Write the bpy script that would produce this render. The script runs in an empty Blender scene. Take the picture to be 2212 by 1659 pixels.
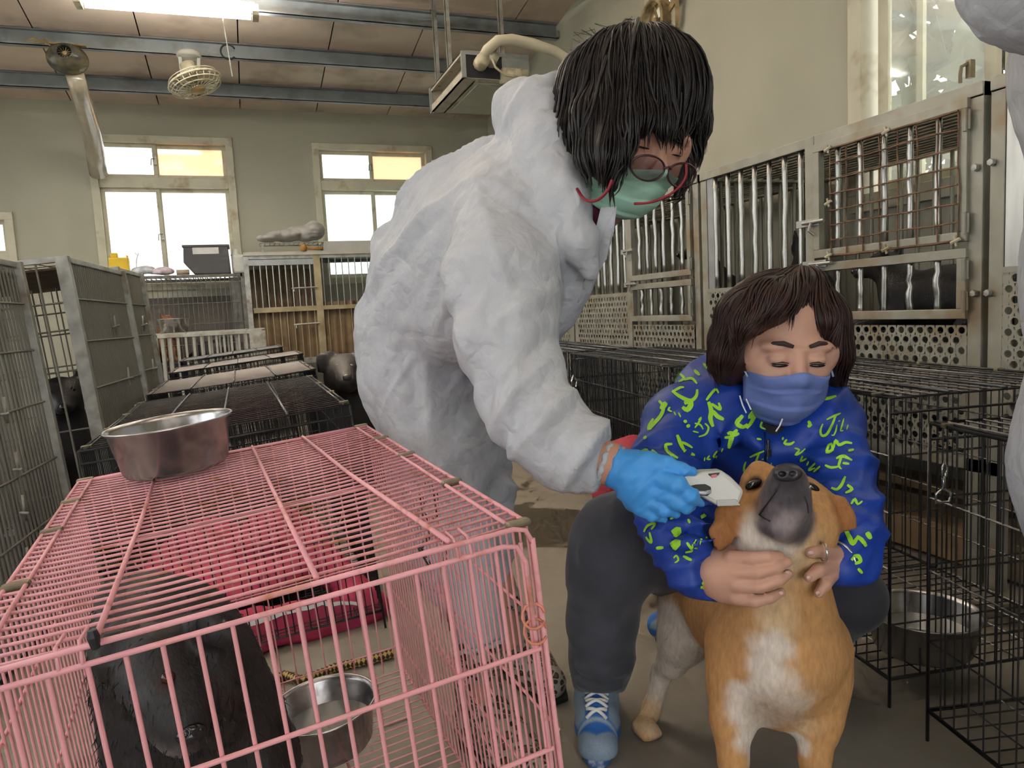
import bpy, bmesh, math, random
import numpy as np
from mathutils import Vector, Matrix, Quaternion, noise as mnoise
from mathutils.bvhtree import BVHTree
random.seed(7); RNG = np.random.default_rng(7)
SC = bpy.context.scene; COL = SC.collection

# ---------------------------------------------------------------- camera
W, H, F = 2212, 1659, 1564.0
CAM = np.array([0.0, 0.0, 0.85])
YAW, PITCH, ROLL = 0.352857, 0.101471, -0.0518136
_f = np.array([math.sin(YAW)*math.cos(PITCH), math.cos(YAW)*math.cos(PITCH), -math.sin(PITCH)])
_r0 = np.array([math.cos(YAW), -math.sin(YAW), 0.0]); _u0 = np.cross(_r0, _f)
_r = _r0*math.cos(ROLL)+_u0*math.sin(ROLL); _u = -_r0*math.sin(ROLL)+_u0*math.cos(ROLL)
cam_d = bpy.data.cameras.new('camera'); cam = bpy.data.objects.new('camera', cam_d); COL.objects.link(cam)
cam_d.sensor_fit = 'HORIZONTAL'; cam_d.sensor_width = 36.0; cam_d.lens = F/W*36.0
cam_d.clip_start = 0.02; cam_d.clip_end = 200
cam.matrix_world = Matrix(((_r[0], _u[0], -_f[0], CAM[0]), (_r[1], _u[1], -_f[1], CAM[1]), (_r[2], _u[2], -_f[2], CAM[2]), (0, 0, 0, 1)))
SC.camera = cam

def ray(px, py): return _f+(px-W/2)/F*_r-(py-H/2)/F*_u
def P(px, py, d): return CAM+d*ray(px, py)                       # a point at distance d along the view axis
def onx(px, py, x): d = ray(px, py); return CAM+d*(x-CAM[0])/d[0]
def ony(px, py, y): d = ray(px, py); return CAM+d*(y-CAM[1])/d[1]
def onz(px, py, z): d = ray(px, py); return CAM+d*(z-CAM[2])/d[2]
V = lambda *a: np.array(a, float)

# ---------------------------------------------------------------- light and exposure
SC.view_settings.view_transform = 'Standard'; SC.view_settings.look = 'None'
SC.view_settings.exposure = -0.60; SC.view_settings.gamma = 1.0
try: SC.view_settings.use_curve_mapping = False
except Exception: pass
SC.cycles.use_denoising = True
SC.cycles.use_adaptive_sampling = True; SC.cycles.adaptive_threshold = .14; SC.cycles.adaptive_min_samples = 10
SC.cycles.max_bounces = 5; SC.cycles.diffuse_bounces = 3; SC.cycles.glossy_bounces = 2
SC.cycles.transmission_bounces = 4; SC.cycles.transparent_max_bounces = 8; SC.cycles.use_light_tree = True
SC.cycles.sample_clamp_indirect = 6.0; SC.cycles.caustics_reflective = False; SC.cycles.caustics_refractive = False
wd = bpy.data.worlds.new('sky'); SC.world = wd; wd.use_nodes = True
bg = wd.node_tree.nodes['Background']; bg.inputs['Color'].default_value = (0.94, 0.97, 1.0, 1); bg.inputs['Strength'].default_value = 5.0

# ---------------------------------------------------------------- materials
def new_mat(name):
    m = bpy.data.materials.new(name); m.use_nodes = True
    nt = m.node_tree; return m, nt, nt.nodes['Principled BSDF']
def ramp(nt, fac, stops):
    n = nt.nodes.new('ShaderNodeValToRGB'); e = n.color_ramp.elements
    while len(e) > 1: e.remove(e[-1])
    for i, (p, c) in enumerate(stops):
        q = e[0] if i == 0 else e.new(p)
        q.position = p; q.color = (c[0], c[1], c[2], 1)
    nt.links.new(fac, n.inputs[0]); return n.outputs[0]
def coords(nt, scale=(1, 1, 1), kind='Object', rot=(0, 0, 0)):
    t = nt.nodes.new('ShaderNodeTexCoord'); mp = nt.nodes.new('ShaderNodeMapping')
    mp.inputs['Scale'].default_value = scale; mp.inputs['Rotation'].default_value = rot
    nt.links.new(t.outputs[kind], mp.inputs[0]); return mp.outputs[0]
def noise(nt, vec, scale, detail=4, rough=.55, dist=0.0):
    n = nt.nodes.new('ShaderNodeTexNoise'); n.inputs['Scale'].default_value = scale
    n.inputs['Detail'].default_value = detail; n.inputs['Roughness'].default_value = rough
    n.inputs['Distortion'].default_value = dist
    nt.links.new(vec, n.inputs['Vector']); return n.outputs['Fac']
def bump(nt, b, h, strength=.3, dist=.002):
    n = nt.nodes.new('ShaderNodeBump'); n.inputs['Strength'].default_value = strength; n.inputs['Distance'].default_value = dist
    nt.links.new(h, n.inputs['Height']); nt.links.new(n.outputs[0], b.inputs['Normal']); return n
def mixc(nt, fac, a, b):
    n = nt.nodes.new('ShaderNodeMix'); n.data_type = 'RGBA'
    if isinstance(fac, (int, float)): n.inputs[0].default_value = fac
    else: nt.links.new(fac, n.inputs[0])
    for s, v in ((n.inputs[6], a), (n.inputs[7], b)):
        if isinstance(v, (tuple, list)): s.default_value = (*v[:3], 1)
        else: nt.links.new(v, s)
    return n.outputs[2]
MATS = {}
def mat(name, col, rough=.6, metal=0.0, var=.15, scale=8.0, spec=.4, bmp=0.0, bscale=60.0, bdist=.001, dirt=None, dirt_amt=.5, dscale=3.0, stretch=(1, 1, 1), sheen=0.0, coat=0.0, sss=0.0):
    if name in MATS: return MATS[name]
    m, nt, b = new_mat(name)
    vec = coords(nt, stretch)
    n1 = noise(nt, vec, scale, 2)
    lo = tuple(max(0, c*(1-var)) for c in col); hi = tuple(min(1, c*(1+var)) for c in col)
    c = ramp(nt, n1, [(.3, lo), (.7, hi)])
    if dirt:
        n2 = noise(nt, vec, dscale, 3, .65)
        f = ramp(nt, n2, [(.5-.25*dirt_amt+.1, (0, 0, 0)), (.75-.1*dirt_amt, (1, 1, 1))])
        c = mixc(nt, f, c, dirt)
    nt.links.new(c, b.inputs['Base Color'])
    b.inputs['Roughness'].default_value = rough; b.inputs['Metallic'].default_value = metal
    b.inputs['Specular IOR Level'].default_value = spec
    if sheen: b.inputs['Sheen Weight'].default_value = sheen
    if coat: b.inputs['Coat Weight'].default_value = coat
    if sss:
        b.inputs['Subsurface Weight'].default_value = sss; b.inputs['Subsurface Radius'].default_value = (1, .35, .2); b.inputs['Subsurface Scale'].default_value = .006
    if bmp: bump(nt, b, noise(nt, vec, bscale, 2), bmp, bdist)
    MATS[name] = m; return m

# ---------------------------------------------------------------- mesh helpers
def link(o, parent=None):
    COL.objects.link(o)
    if parent is not None: o.parent = parent
    return o
def tag(o, label=None, cat=None, group=None, kind=None):
    if label: o['label'] = label
    if cat: o['category'] = cat
    if group: o['group'] = group
    if kind: o['kind'] = kind
    return o
def empty(name, loc=(0, 0, 0), rot=None, parent=None):
    o = bpy.data.objects.new(name, None); o.location = loc; o.empty_display_size = .05
    if rot is not None: o.rotation_euler = rot
    return link(o, parent)
class MB:
    def __init__(s): s.v = []; s.f = []
    def add(s, v, f):
        k = len(s.v); s.v += [tuple(map(float, q)) for q in v]; s.f += [tuple(i+k for i in q) for q in f]; return s
    def box(s, c, size, R=None):
        c = np.array(c, float); h = np.array(size, float)/2
        q = np.array([[x, y, z] for x in (-1, 1) for y in (-1, 1) for z in (-1, 1)])*h
        if R is not None: q = q@np.array(R).T
        return s.add(q+c, [(0, 1, 3, 2), (4, 6, 7, 5), (0, 4, 5, 1), (2, 3, 7, 6), (0, 2, 6, 4), (1, 5, 7, 3)])
    def box2(s, a, b): a = np.array(a, float); b = np.array(b, float); return s.box((a+b)/2, np.abs(b-a))
    def beam(s, a, b, w, h, up=(0, 0, 1)):
        a = np.array(a, float); b = np.array(b, float); d = b-a; L = np.linalg.norm(d); d /= L
        up = np.array(up, float)
        if abs(d@up) > .98: up = V(0, 1, 0) if abs(d[1]) < .9 else V(1, 0, 0)
        x = np.cross(d, up); x /= np.linalg.norm(x); z = np.cross(x, d)
        return s.box((a+b)/2, (w, L, h), np.array([x, d, z]).T)
    def tube(s, pts, r, n=6, cap=True, closed=False):
        pts = [np.array(p, float) for p in pts]; m = len(pts)
        rs = r if hasattr(r, '__len__') else [r]*m
        T = []
        for i in range(m):
            if closed: t = pts[(i+1) % m]-pts[i-1]
            else: t = pts[min(i+1, m-1)]-pts[max(i-1, 0)]
            T.append(t/(np.linalg.norm(t)+1e-12))
        a = V(0, 0, 1) if abs(T[0][2]) < .9 else V(1, 0, 0)
        u = np.cross(T[0], a); u /= np.linalg.norm(u)
        vs = []
        for i in range(m):
            u = u-T[i]*(u@T[i]); u /= (np.linalg.norm(u)+1e-12); w = np.cross(T[i], u)
            for k in range(n):
                t = 2*math.pi*k/n; vs.append(pts[i]+rs[i]*(math.cos(t)*u+math.sin(t)*w))
        fs = []
        for i in range(m if closed else m-1):
            j = (i+1) % m
            for k in range(n): fs.append((i*n+k, i*n+(k+1) % n, j*n+(k+1) % n, j*n+k))
        if cap and not closed: fs += [tuple(range(n))[::-1], tuple(range((m-1)*n, m*n))]
        return s.add(vs, fs)
    def rod(s, a, b, r, n=6): return s.tube([a, b], r, n)
    def lathe(s, prof, c=(0, 0, 0), n=40, axis=None):
        vs = []; fs = []; c = np.array(c, float)
        R = np.eye(3)
        if axis is not None: R = np.array(Vector((0, 0, 1)).rotation_difference(Vector(axis)).to_matrix())
        for r, z in prof:
            for k in range(n):
                t = 2*math.pi*k/n; vs.append(c+R@V(r*math.cos(t), r*math.sin(t), z))
        for i in range(len(prof)-1):
            for k in range(n): fs.append((i*n+k, i*n+(k+1) % n, (i+1)*n+(k+1) % n, (i+1)*n+k))
        return s.add(vs, fs)
    def prism(s, poly, z0, z1, M=None):
        n = len(poly); vs = [V(x, y, z0) for x, y in poly]+[V(x, y, z1) for x, y in poly]
        if M is not None: vs = [np.array(M)[:3, :3]@q+np.array(M)[:3, 3] for q in vs]
        fs = [tuple(range(n))[::-1], tuple(range(n, 2*n))]+[(i, (i+1) % n, n+(i+1) % n, n+i) for i in range(n)]
        return s.add(vs, fs)
    def mesh(s, name='m', smooth=False):
        me = bpy.data.meshes.new(name); me.from_pydata(s.v, [], s.f); me.update()
        if smooth: me.polygons.foreach_set('use_smooth', [True]*len(me.polygons))
        return me
    def build(s, name, m, parent=None, smooth=False, kind=None, bevel=0, loc=None):
        me = s.mesh(name, smooth)
        if m is not None: me.materials.append(m)
        o = bpy.data.objects.new(name, me); link(o, parent)
        if loc is not None: o.location = loc
        if kind: o['kind'] = kind
        if bevel:
            b = o.modifiers.new('bevel', 'BEVEL'); b.width = bevel; b.segments = 2; b.limit_method = 'ANGLE'; b.angle_limit = math.radians(40)
        return o
_unit = {}
def bar(a, b, r, m, parent, name='bar', n=8, sq=False):
    """one straight bar as its own object; alike bars share one unit mesh"""
    key = (m.name, n, sq)
    if key not in _unit:
        q = MB()
        if sq: q.box((0, 0, .5), (2, 2, 1))
        else: q.tube([(0, 0, 0), (0, 0, 1)], 1.0, n)
        me = q.mesh('bar', False); me.materials.append(m)
        if not sq: me.polygons.foreach_set('use_smooth', [len(p.vertices) == 4 for p in me.polygons])
        _unit[key] = me
    a = Vector(a); b = Vector(b); d = b-a; L = d.length
    o = bpy.data.objects.new(name, _unit[key]); link(o, parent)
    rx, ry = r if hasattr(r, '__len__') else (r, r)
    o.matrix_local = Matrix.Translation(a) @ d.to_track_quat('Z', 'Y').to_matrix().to_4x4() @ Matrix.Diagonal((rx, ry, L, 1))
    return o
def smooth_pts(pts, n=6):
    out = []
    for i in range(len(pts)-1):
        p0, p1, p2, p3 = (np.array(pts[j], float) for j in (max(i-1, 0), i, i+1, min(i+2, len(pts)-1)))
        for t in np.linspace(0, 1, n, endpoint=False): out.append(.5*((2*p1)+(-p0+p2)*t+(2*p0-5*p1+4*p2-p3)*t*t+(-p0+3*p1-3*p2+p3)*t**3))
    return out+[np.array(pts[-1], float)]
def arc(c, r, a0, a1, n, u, w):
    c = np.array(c, float); u = np.array(u, float); w = np.array(w, float)
    return [c+r*(math.cos(t)*u+math.sin(t)*w) for t in np.linspace(a0, a1, n)]

# ---------------------------------------------------------------- distance fields -> smooth closed meshes
class Field:
    def __init__(s, lo, hi, h):
        s.h = h; s.lo = np.array(lo, float); n = np.ceil((np.array(hi)-s.lo)/h).astype(int)+1; s.n = n
        s.F = np.full(n, .2, np.float32)
    def region(s, lo, hi, m):
        a = np.clip(np.floor((lo-m-s.lo)/s.h).astype(int), 0, s.n-1); b = np.clip(np.ceil((hi+m-s.lo)/s.h).astype(int)+1, 1, s.n)
        if np.any(b <= a): return None
        g = [s.lo[i]+s.h*np.arange(a[i], b[i], dtype=np.float32) for i in range(3)]
        X, Y, Z = np.meshgrid(*g, indexing='ij', sparse=False)
        return tuple(slice(a[i], b[i]) for i in range(3)), np.stack([X, Y, Z], -1).astype(np.float32)
    def put(s, sl, d, k, sub=False):
        A = s.F[sl]
        if sub:
            d = -d; h = np.maximum(k-np.abs(A-d), 0)/max(k, 1e-6); s.F[sl] = np.maximum(A, d)+h*h*k*.25
        else:
            h = np.maximum(k-np.abs(A-d), 0)/max(k, 1e-6); s.F[sl] = np.minimum(A, d)-h*h*k*.25
    def cone(s, a, b, ra, rb=None, k=.02, sub=False, flat=None):
        """round cone a->b; flat=(dir, factor) squashes the section along dir"""
        a = np.array(a, np.float32); b = np.array(b, np.float32); rb = ra if rb is None else rb
        R = max(ra, rb)*(max(1, 1/flat[1]) if flat else 1)
        g = s.region(np.minimum(a, b)-R, np.maximum(a, b)+R, k+.012)
        if g is None: return s
        sl, X = g; d = b-a; L2 = float(d@d)+1e-9
        q = X-a; t = np.clip((q@d)/L2, 0, 1)
        w = q-t[..., None]*d
        if flat:
            u = np.array(flat[0], np.float32); u /= np.linalg.norm(u)
            c = w@u; w = w+(c*(1/flat[1]-1))[..., None]*u
        s.put(sl, (np.sqrt((w*w).sum(-1))-(ra+(rb-ra)*t))*(flat[1] if flat and flat[1] < 1 else 1), k, sub); return s
    def chain(s, pts, rs, k=.02, flat=None, sub=False):
        for i in range(len(pts)-1): s.cone(pts[i], pts[i+1], rs[i], rs[i+1], k, sub, flat)
        return s
    def ell(s, c, r, R=None, k=.02, sub=False):
        c = np.array(c, np.float32); r = np.array(r, np.float32) if hasattr(r, '__len__') else np.array([r]*3, np.float32)
        m = float(r.max()); g = s.region(c-m, c+m, k+.012)
        if g is None: return s
        sl, X = g; q = X-c
        if R is not None: q = q@np.array(R, np.float32)         # columns of R are the ellipsoid's axes
        k0 = np.sqrt(((q/r)**2).sum(-1)); k1 = np.sqrt(((q/(r*r))**2).sum(-1))+1e-9
        s.put(sl, k0*(k0-1)/k1, k, sub); return s
    def half(s, p, n, k=.004):
        """cut away everything on the side n points to"""
        p = np.array(p, np.float32); n = np.array(n, np.float32); n /= np.linalg.norm(n)
        g = [s.lo[i]+s.h*np.arange(s.n[i], dtype=np.float32) for i in range(3)]
        d = (g[0][:, None, None]-p[0])*n[0]+(g[1][None, :, None]-p[1])*n[1]+(g[2][None, None, :]-p[2])*n[2]
        A = s.F; h = np.maximum(k-np.abs(A-d), 0)/k; s.F = (np.maximum(A, d)+h*h*k*.25).astype(np.float32); return s
    def halfl(s, p, n, r, k=.004):
        """the same cut, only within r of p"""
        p = np.array(p, np.float32); n = np.array(n, np.float32); n /= np.linalg.norm(n); g = s.region(p-r, p+r, 0)
        if g is None: return s
        sl, X = g; q = X-p; d = np.minimum(q@n, r-np.sqrt((q*q).sum(-1))); A = s.F[sl]; h = np.maximum(k-np.abs(A-d), 0)/k; s.F[sl] = np.maximum(A, d)+h*h*k*.25; return s
    def mesh(s):
        Fv = s.F; n = s.n; ins = Fv < 0
        ins[0] = ins[-1] = False; ins[:, 0] = ins[:, -1] = False; ins[:, :, 0] = ins[:, :, -1] = False
        Fv = np.where(ins, np.minimum(Fv, -1e-6), np.maximum(Fv, 1e-6))
        cnt = np.zeros(n-1, np.int8); acc = np.zeros((*(n-1), 3), np.float32); ec = np.zeros(n-1, np.int8)
        def sh(A, o): return A[o[0]:n[0]-1+o[0], o[1]:n[1]-1+o[1], o[2]:n[2]-1+o[2]]
        for o in [(x, y, z) for x in (0, 1) for y in (0, 1) for z in (0, 1)]: cnt += sh(ins, o)
        act = (cnt > 0) & (cnt < 8); idx = np.argwhere(act)
        pos = np.zeros((len(idx), 3)); num = np.zeros(len(idx))
        I = idx.T
        for ax in range(3):
            o1, o2 = [a for a in range(3) if a != ax]
            for p in (0, 1):
                for q in (0, 1):
                    c0 = [I[0].copy(), I[1].copy(), I[2].copy()]; c0[o1] = c0[o1]+p; c0[o2] = c0[o2]+q
                    c1 = [c0[0].copy(), c0[1].copy(), c0[2].copy()]; c1[ax] = c1[ax]+1
                    fa = Fv[tuple(c0)]; fb = Fv[tuple(c1)]; cr = (fa < 0) != (fb < 0)
                    t = np.where(cr, fa/(fa-fb+1e-12), 0)
                    e = np.zeros((len(idx), 3)); e[:, ax] = t; e[:, o1] = p; e[:, o2] = q
                    pos[cr] += e[cr]; num[cr] += 1
        pos = (idx+pos/num[:, None])*s.h+s.lo
        vid = np.full(n-1, -1, np.int64); vid[tuple(I)] = np.arange(len(idx))
        faces = []
        for ax in range(3):
            o1, o2 = [(1, 2), (2, 0), (0, 1)][ax]
            a = [slice(1, n[i]-1) for i in range(3)]; a[ax] = slice(0, n[ax]-1)
            b = list(a); b[ax] = slice(1, n[ax])
            A = ins[tuple(a)]; B = ins[tuple(b)]; ch = np.argwhere(A != B)
            if not len(ch): continue
            flip = A[tuple(ch.T)]
            base = ch.copy(); off = np.ones(3, int); off[ax] = 0; base = base+off
            def cell(d1, d2):
                c = base.copy(); c[:, o1] -= d1; c[:, o2] -= d2; return vid[tuple(c.T)]
            q = np.stack([cell(1, 1), cell(0, 1), cell(0, 0), cell(1, 0)], 1)
            q[~flip] = q[~flip][:, ::-1]; faces.append(q)
        faces = np.concatenate(faces); faces = faces[(faces >= 0).all(1)]
        return pos, faces
def np_mesh(name, v, f, smooth=True):
    me = bpy.data.meshes.new(name); nf = len(f)
    me.vertices.add(len(v)); me.vertices.foreach_set('co', np.asarray(v, np.float32).ravel())
    me.loops.add(nf*4); me.loops.foreach_set('vertex_index', np.asarray(f, np.int32).ravel())
    me.polygons.add(nf); me.polygons.foreach_set('loop_start', np.arange(0, nf*4, 4, dtype=np.int32))
    me.polygons.foreach_set('use_smooth', np.ones(nf, bool)); me.update(calc_edges=True); me.validate(); return me
def relax(v, f, it=2, lam=.5):
    n = len(v); deg = np.zeros(n); e = np.concatenate([f[:, [0, 1]], f[:, [1, 2]], f[:, [2, 3]], f[:, [3, 0]]])
    np.add.at(deg, e[:, 0], 1); np.add.at(deg, e[:, 1], 1)
    for _ in range(it):
        s = np.stack([np.bincount(e[:, 0], v[e[:, 1], c], n)+np.bincount(e[:, 1], v[e[:, 0], c], n) for c in range(3)], 1)
        v = v+lam*(s/np.maximum(deg, 1)[:, None]-v)
    return v
def normals(v, f):
    a = v[f[:, 2]]-v[f[:, 0]]; b = v[f[:, 3]]-v[f[:, 1]]; fn = np.cross(a, b)
    n = np.zeros_like(v)
    for k in range(4):
        for c in range(3): n[:, c] += np.bincount(f[:, k], fn[:, c], len(v))
    return n/(np.linalg.norm(n, axis=1)[:, None]+1e-12)
def vcol(me, name, cols):
    a = me.color_attributes.new(name, 'FLOAT_COLOR', 'POINT'); c = np.ones((len(me.vertices), 4), np.float32); c[:, :3] = cols
    a.data.foreach_set('color', c.ravel())
def blob(name, fld, m, parent=None, smooth=2, disp=None, color=None):
    v, f = fld.mesh(); v = relax(v, f, smooth)
    if disp is not None: v = v+normals(v, f)*disp(v)[:, None]
    me = np_mesh(name, v, f); me.materials.append(m)
    if color is not None: vcol(me, 'coat', color(v, normals(v, f)))
    o = bpy.data.objects.new(name, me); return link(o, parent)
def _hash(i, j, k):
    h = (i.astype(np.int64)*73856093 ^ j.astype(np.int64)*19349663 ^ k.astype(np.int64)*83492791) & 0x7fffffff
    h = (h*1103515245+12345) & 0x7fffffff; h ^= h >> 13; h = (h*1274126177) & 0x7fffffff; h ^= h >> 16; return h
_g = np.random.default_rng(1).normal(size=(256, 3)); _g /= np.linalg.norm(_g, axis=1)[:, None]
def nz(v, s, seed=0.0):
    """gradient noise, about -0.6..0.6"""
    q = np.asarray(v, float)*s+np.array([seed*1.37+11.3, -seed*2.11+5.7, seed*.73+31.9]); i0 = np.floor(q).astype(np.int64); f = q-i0; w = f*f*f*(f*(f*6-15)+10); out = np.zeros(len(q))
    for a in (0, 1):
        for b in (0, 1):
            for c in (0, 1):
                g = _g[_hash(i0[:, 0]+a, i0[:, 1]+b, i0[:, 2]+c) & 255]; d = f-np.array([a, b, c]); wt = (w[:, 0] if a else 1-w[:, 0])*(w[:, 1] if b else 1-w[:, 1])*(w[:, 2] if c else 1-w[:, 2]); out += wt*(g*d).sum(1)
    return out
def vor(v, s, seed=0.0):
    """cell noise: second minus first distance"""
    q = np.asarray(v, float)*s+np.array([seed*1.37+11.3, -seed*2.11+5.7, seed*.73+31.9]); i0 = np.floor(q).astype(np.int64); f1 = np.full(len(q), 9.0); f2 = f1.copy()
    for a in (-1, 0, 1):
        for b in (-1, 0, 1):
            for c in (-1, 0, 1):
                h = _hash(i0[:, 0]+a, i0[:, 1]+b, i0[:, 2]+c); p = np.stack([(h & 1023)/1023., ((h >> 10) & 1023)/1023., ((h >> 20) & 1023)/1023.], 1)+i0+np.array([a, b, c]); d = np.sqrt(((q-p)**2).sum(1)); f2 = np.minimum(f2, np.maximum(f1, d)); f1 = np.minimum(f1, d)
    return f2-f1
def ss(x, a, b): t = np.clip((x-a)/(b-a), 0, 1); return t*t*(3-2*t)
# ================================================================ the room
YB, XR, XL, YF = 7.48, 2.63, -3.1, -3.0
def zc(y): return 2.874+.15*(YB-y)
def zf(x): return 0.0 if x > .30 else max((x-.30)*.083, -.20)      # the floor falls towards a gutter on one side
M_wall = mat('wall_plaster', (.445, .43, .335), .9, var=.07, scale=1.3, bmp=.15, bscale=45, dirt=(.40, .375, .29), dirt_amt=.35, dscale=.9)
M_frame = mat('beige_aluminium', (.60, .56, .42), .45, var=.08, scale=6, dirt=(.36, .28, .15), dirt_amt=.25, dscale=5)
M_ceil = mat('ceiling_board', (.66, .535, .43), .85, var=.06, scale=2.5, dirt=(.44, .35, .28), dirt_amt=.3, dscale=2.0)
M_dark = mat('black_gap', (.03, .028, .025), .9)
M_purlin = mat('galvanised_purlin', (.30, .325, .33), .5, .35, var=.14, scale=6, dirt=(.20, .19, .17), dirt_amt=.3, dscale=4)
M_galv = mat('galvanised_steel', (.42, .42, .38), .45, .6, var=.22, scale=18, dirt=(.24, .19, .13), dirt_amt=.4, dscale=7)
M_steel = mat('polished_steel', (.46, .45, .41), .33, .95, var=.15, scale=25, stretch=(1, 1, .15))
M_dull = mat('dull_kennel_steel', (.34, .33, .27), .5, .35, var=.14, scale=9, dirt=(.27, .20, .12), dirt_amt=.3, dscale=5)
M_rust = mat('rusty_wire', (.20, .115, .065), .8, .2, var=.35, scale=40)
M_white = mat('white_enamel', (.75, .74, .68), .4, var=.05)
M_yellowed = mat('yellowed_plastic', (.62, .56, .40), .5, var=.1, dirt=(.38, .28, .14), dirt_amt=.4, dscale=12)
M_black = mat('black_wire_coating', (.014, .014, .016), .38, var=.2, scale=30, spec=.5)
M_blackm = mat('black_plastic', (.018, .018, .02), .5, var=.2)

def m_floor():
    m, nt, b = new_mat('worn_concrete')
    v = coords(nt, kind='Generated')
    t = nt.nodes.new('ShaderNodeTexCoord').outputs['Object']
    n1 = noise(nt, t, 2.2, 4, .6); n2 = noise(nt, t, 26, 2); n3 = noise(nt, t, 1.25, 4, .6, .6)
    c = ramp(nt, n1, [(.25, (.19, .163, .127)), (.5, (.25, .22, .175)), (.75, (.31, .275, .225))])
    c = mixc(nt, ramp(nt, n2, [(.35, (0, 0, 0)), (.7, (.35, .35, .35))]), c, (.29, .265, .22))
    wet = ramp(nt, n3, [(.56, (0, 0, 0)), (.60, (1, 1, 1))])
    c = mixc(nt, wet, c, (.095, .078, .055))
    nt.links.new(c, b.inputs['Base Color'])
    r = ramp(nt, n3, [(.56, (.62, .62, .62)), (.61, (.28, .28, .28))]); nt.links.new(r, b.inputs['Roughness'])
    bump(nt, b, n2, .25, .002); return m
q = MB(); xs = [XL-.1, -2.11, -1.2, -.6, 0, .30, 1.0, XR+.1]
for i in range(len(xs)-1):
    a, c = xs[i], xs[i+1]
    q.add([(a, YF, zf(a)), (c, YF, zf(c)), (c, YB+.1, zf(c)), (a, YB+.1, zf(a))], [(0, 1, 2, 3)])
o = q.build('floor', m_floor()); o['kind'] = 'structure'
q = MB(); q.box2((-30, -30, -.30), (30, 40, -.25)); o = q.build('ground_outside', mat('outside_ground', (.62, .60, .55), .9, var=.2, scale=.5)); o['kind'] = 'structure'  # kept pale so that it bounces daylight up to the ceiling

def wall_with_holes(name, u0, u1, v0, v1, holes, place, thick):
    """a wall slab in (u, v) with rectangular openings; place(u, v, w) -> world"""
    us = sorted({u0, u1, *[h[0] for h in holes], *[h[1] for h in holes]}); vs = sorted({v0, v1, *[h[2] for h in holes], *[h[3] for h in holes]})
    q = MB()
    for i in range(len(us)-1):
        for j in range(len(vs)-1):
            cu, cv = (us[i]+us[i+1])/2, (vs[j]+vs[j+1])/2
            if any(h[0] < cu < h[1] and h[2] < cv < h[3] for h in holes): continue
            c = [place(u, v, w) for w in (0, thick) for u, v in ((us[i], vs[j]), (us[i+1], vs[j]), (us[i+1], vs[j+1]), (us[i], vs[j+1]))]
            q.add(c, [(0, 1, 2, 3), (7, 6, 5, 4), (0, 4, 5, 1), (2, 6, 7, 3), (1, 5, 6, 2), (3, 7, 4, 0)])
    o = q.build(name, M_wall); o['kind'] = 'structure'; return o
wz0 = ony(400, 622, YB)[2]
W1 = (ony(190, 300, YB)[0], ony(497, 303, YB)[0], wz0, ony(350, 298, YB)[2])
W2 = (ony(675, 311, YB)[0], ony(928, 322, YB)[0], wz0, ony(800, 316, YB)[2])
W3 = (-2.75, ony(23, 462, YB)[0], wz0, ony(12, 462, YB)[2])
wall_with_holes('wall_back', XL-.12, XR+.12, -.3, 3.5, [W1, W2, W3], lambda u, v, w: (u, YB+w, v), .14)
wy = lambda px: onx(px, 100, XR)[1]
W4 = (.45, wy(1849), 1.22, 2.95)
W5 = (onx(1466, 60, XR)[1], onx(1404, 60, XR)[1], 2.40, 2.80)
wall_with_holes('wall_right', YF, YB, -.3, 4.6, [W4, W5], lambda u, v, w: (XR+w, u, v), .14)
wall_with_holes('wall_left', YF, YB, -.3, 4.6, [(-2.2, -.4, .9, 2.6), (.2, 2.0, .5, 2.6), (2.6, 4.4, .35, 2.6), (5.0, 6.6, .8, 2.6)], lambda u, v, w: (XL-w, u, v), .14)

wall_with_holes('wall_front_added', XL-.12, XR+.12, -.3, 4.7, [(-1.9, 1.2, -.2, 2.5)], lambda u, v, w: (u, YF-w, v), .14)  # unseen wall with one opening, added to cut the daylight from the front
# ceiling boards between the joints, purlins under them
ce = empty('ceiling', (0, 2, 3.5)); ce['kind'] = 'structure'
def kid(o, p):                                           # keep world placement when parenting to an Empty that sits elsewhere
    o.parent = p; o.matrix_parent_inverse = Matrix.Translation(-Vector(p.location)) if p.rotation_euler.to_quaternion().angle < 1e-6 else p.matrix_basis.inverted(); return o
PY = [6.998-.68*i for i in range(15)]
jx = [-.53+.697*i for i in range(-4, 6)]
q = MB(); q.add([(XL-.2, YB+.1, zc(YB)+.03), (XR+.2, YB+.1, zc(YB)+.03), (XR+.2, YF, zc(YF)+.03), (XL-.2, YF, zc(YF)+.03)], [(0, 1, 2, 3)])
q.add([(XL-.2, YB+.1, zc(YB)+.12), (XR+.2, YB+.1, zc(YB)+.12), (XR+.2, YF, zc(YF)+.12), (XL-.2, YF, zc(YF)+.12)], [(3, 2, 1, 0)])
kid(q.build('roof_deck', M_dark), ce)
ys = [YB+.02]+PY
for j in range(len(ys)-1):
    y1, y0 = ys[j], ys[j+1]
    for i in range(len(jx)-1):
        if jx[i] > XR or y0 < -2.9: continue
        a, b = jx[i]+.005, min(jx[i+1]-.005, XR+.1)
        q = MB()
        for z in (0, .012): q.add([(a, y0+.002, zc(y0)+z), (b, y0+.002, zc(y0)+z), (b, y1-.002, zc(y1)+z), (a, y1-.002, zc(y1)+z)], [])
        q.f = [(3, 2, 1, 0), (4, 5, 6, 7), (0, 1, 5, 4), (1, 2, 6, 5), (2, 3, 7, 6), (3, 0, 4, 7)]
        kid(q.build('panel', M_ceil), ce)
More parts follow.
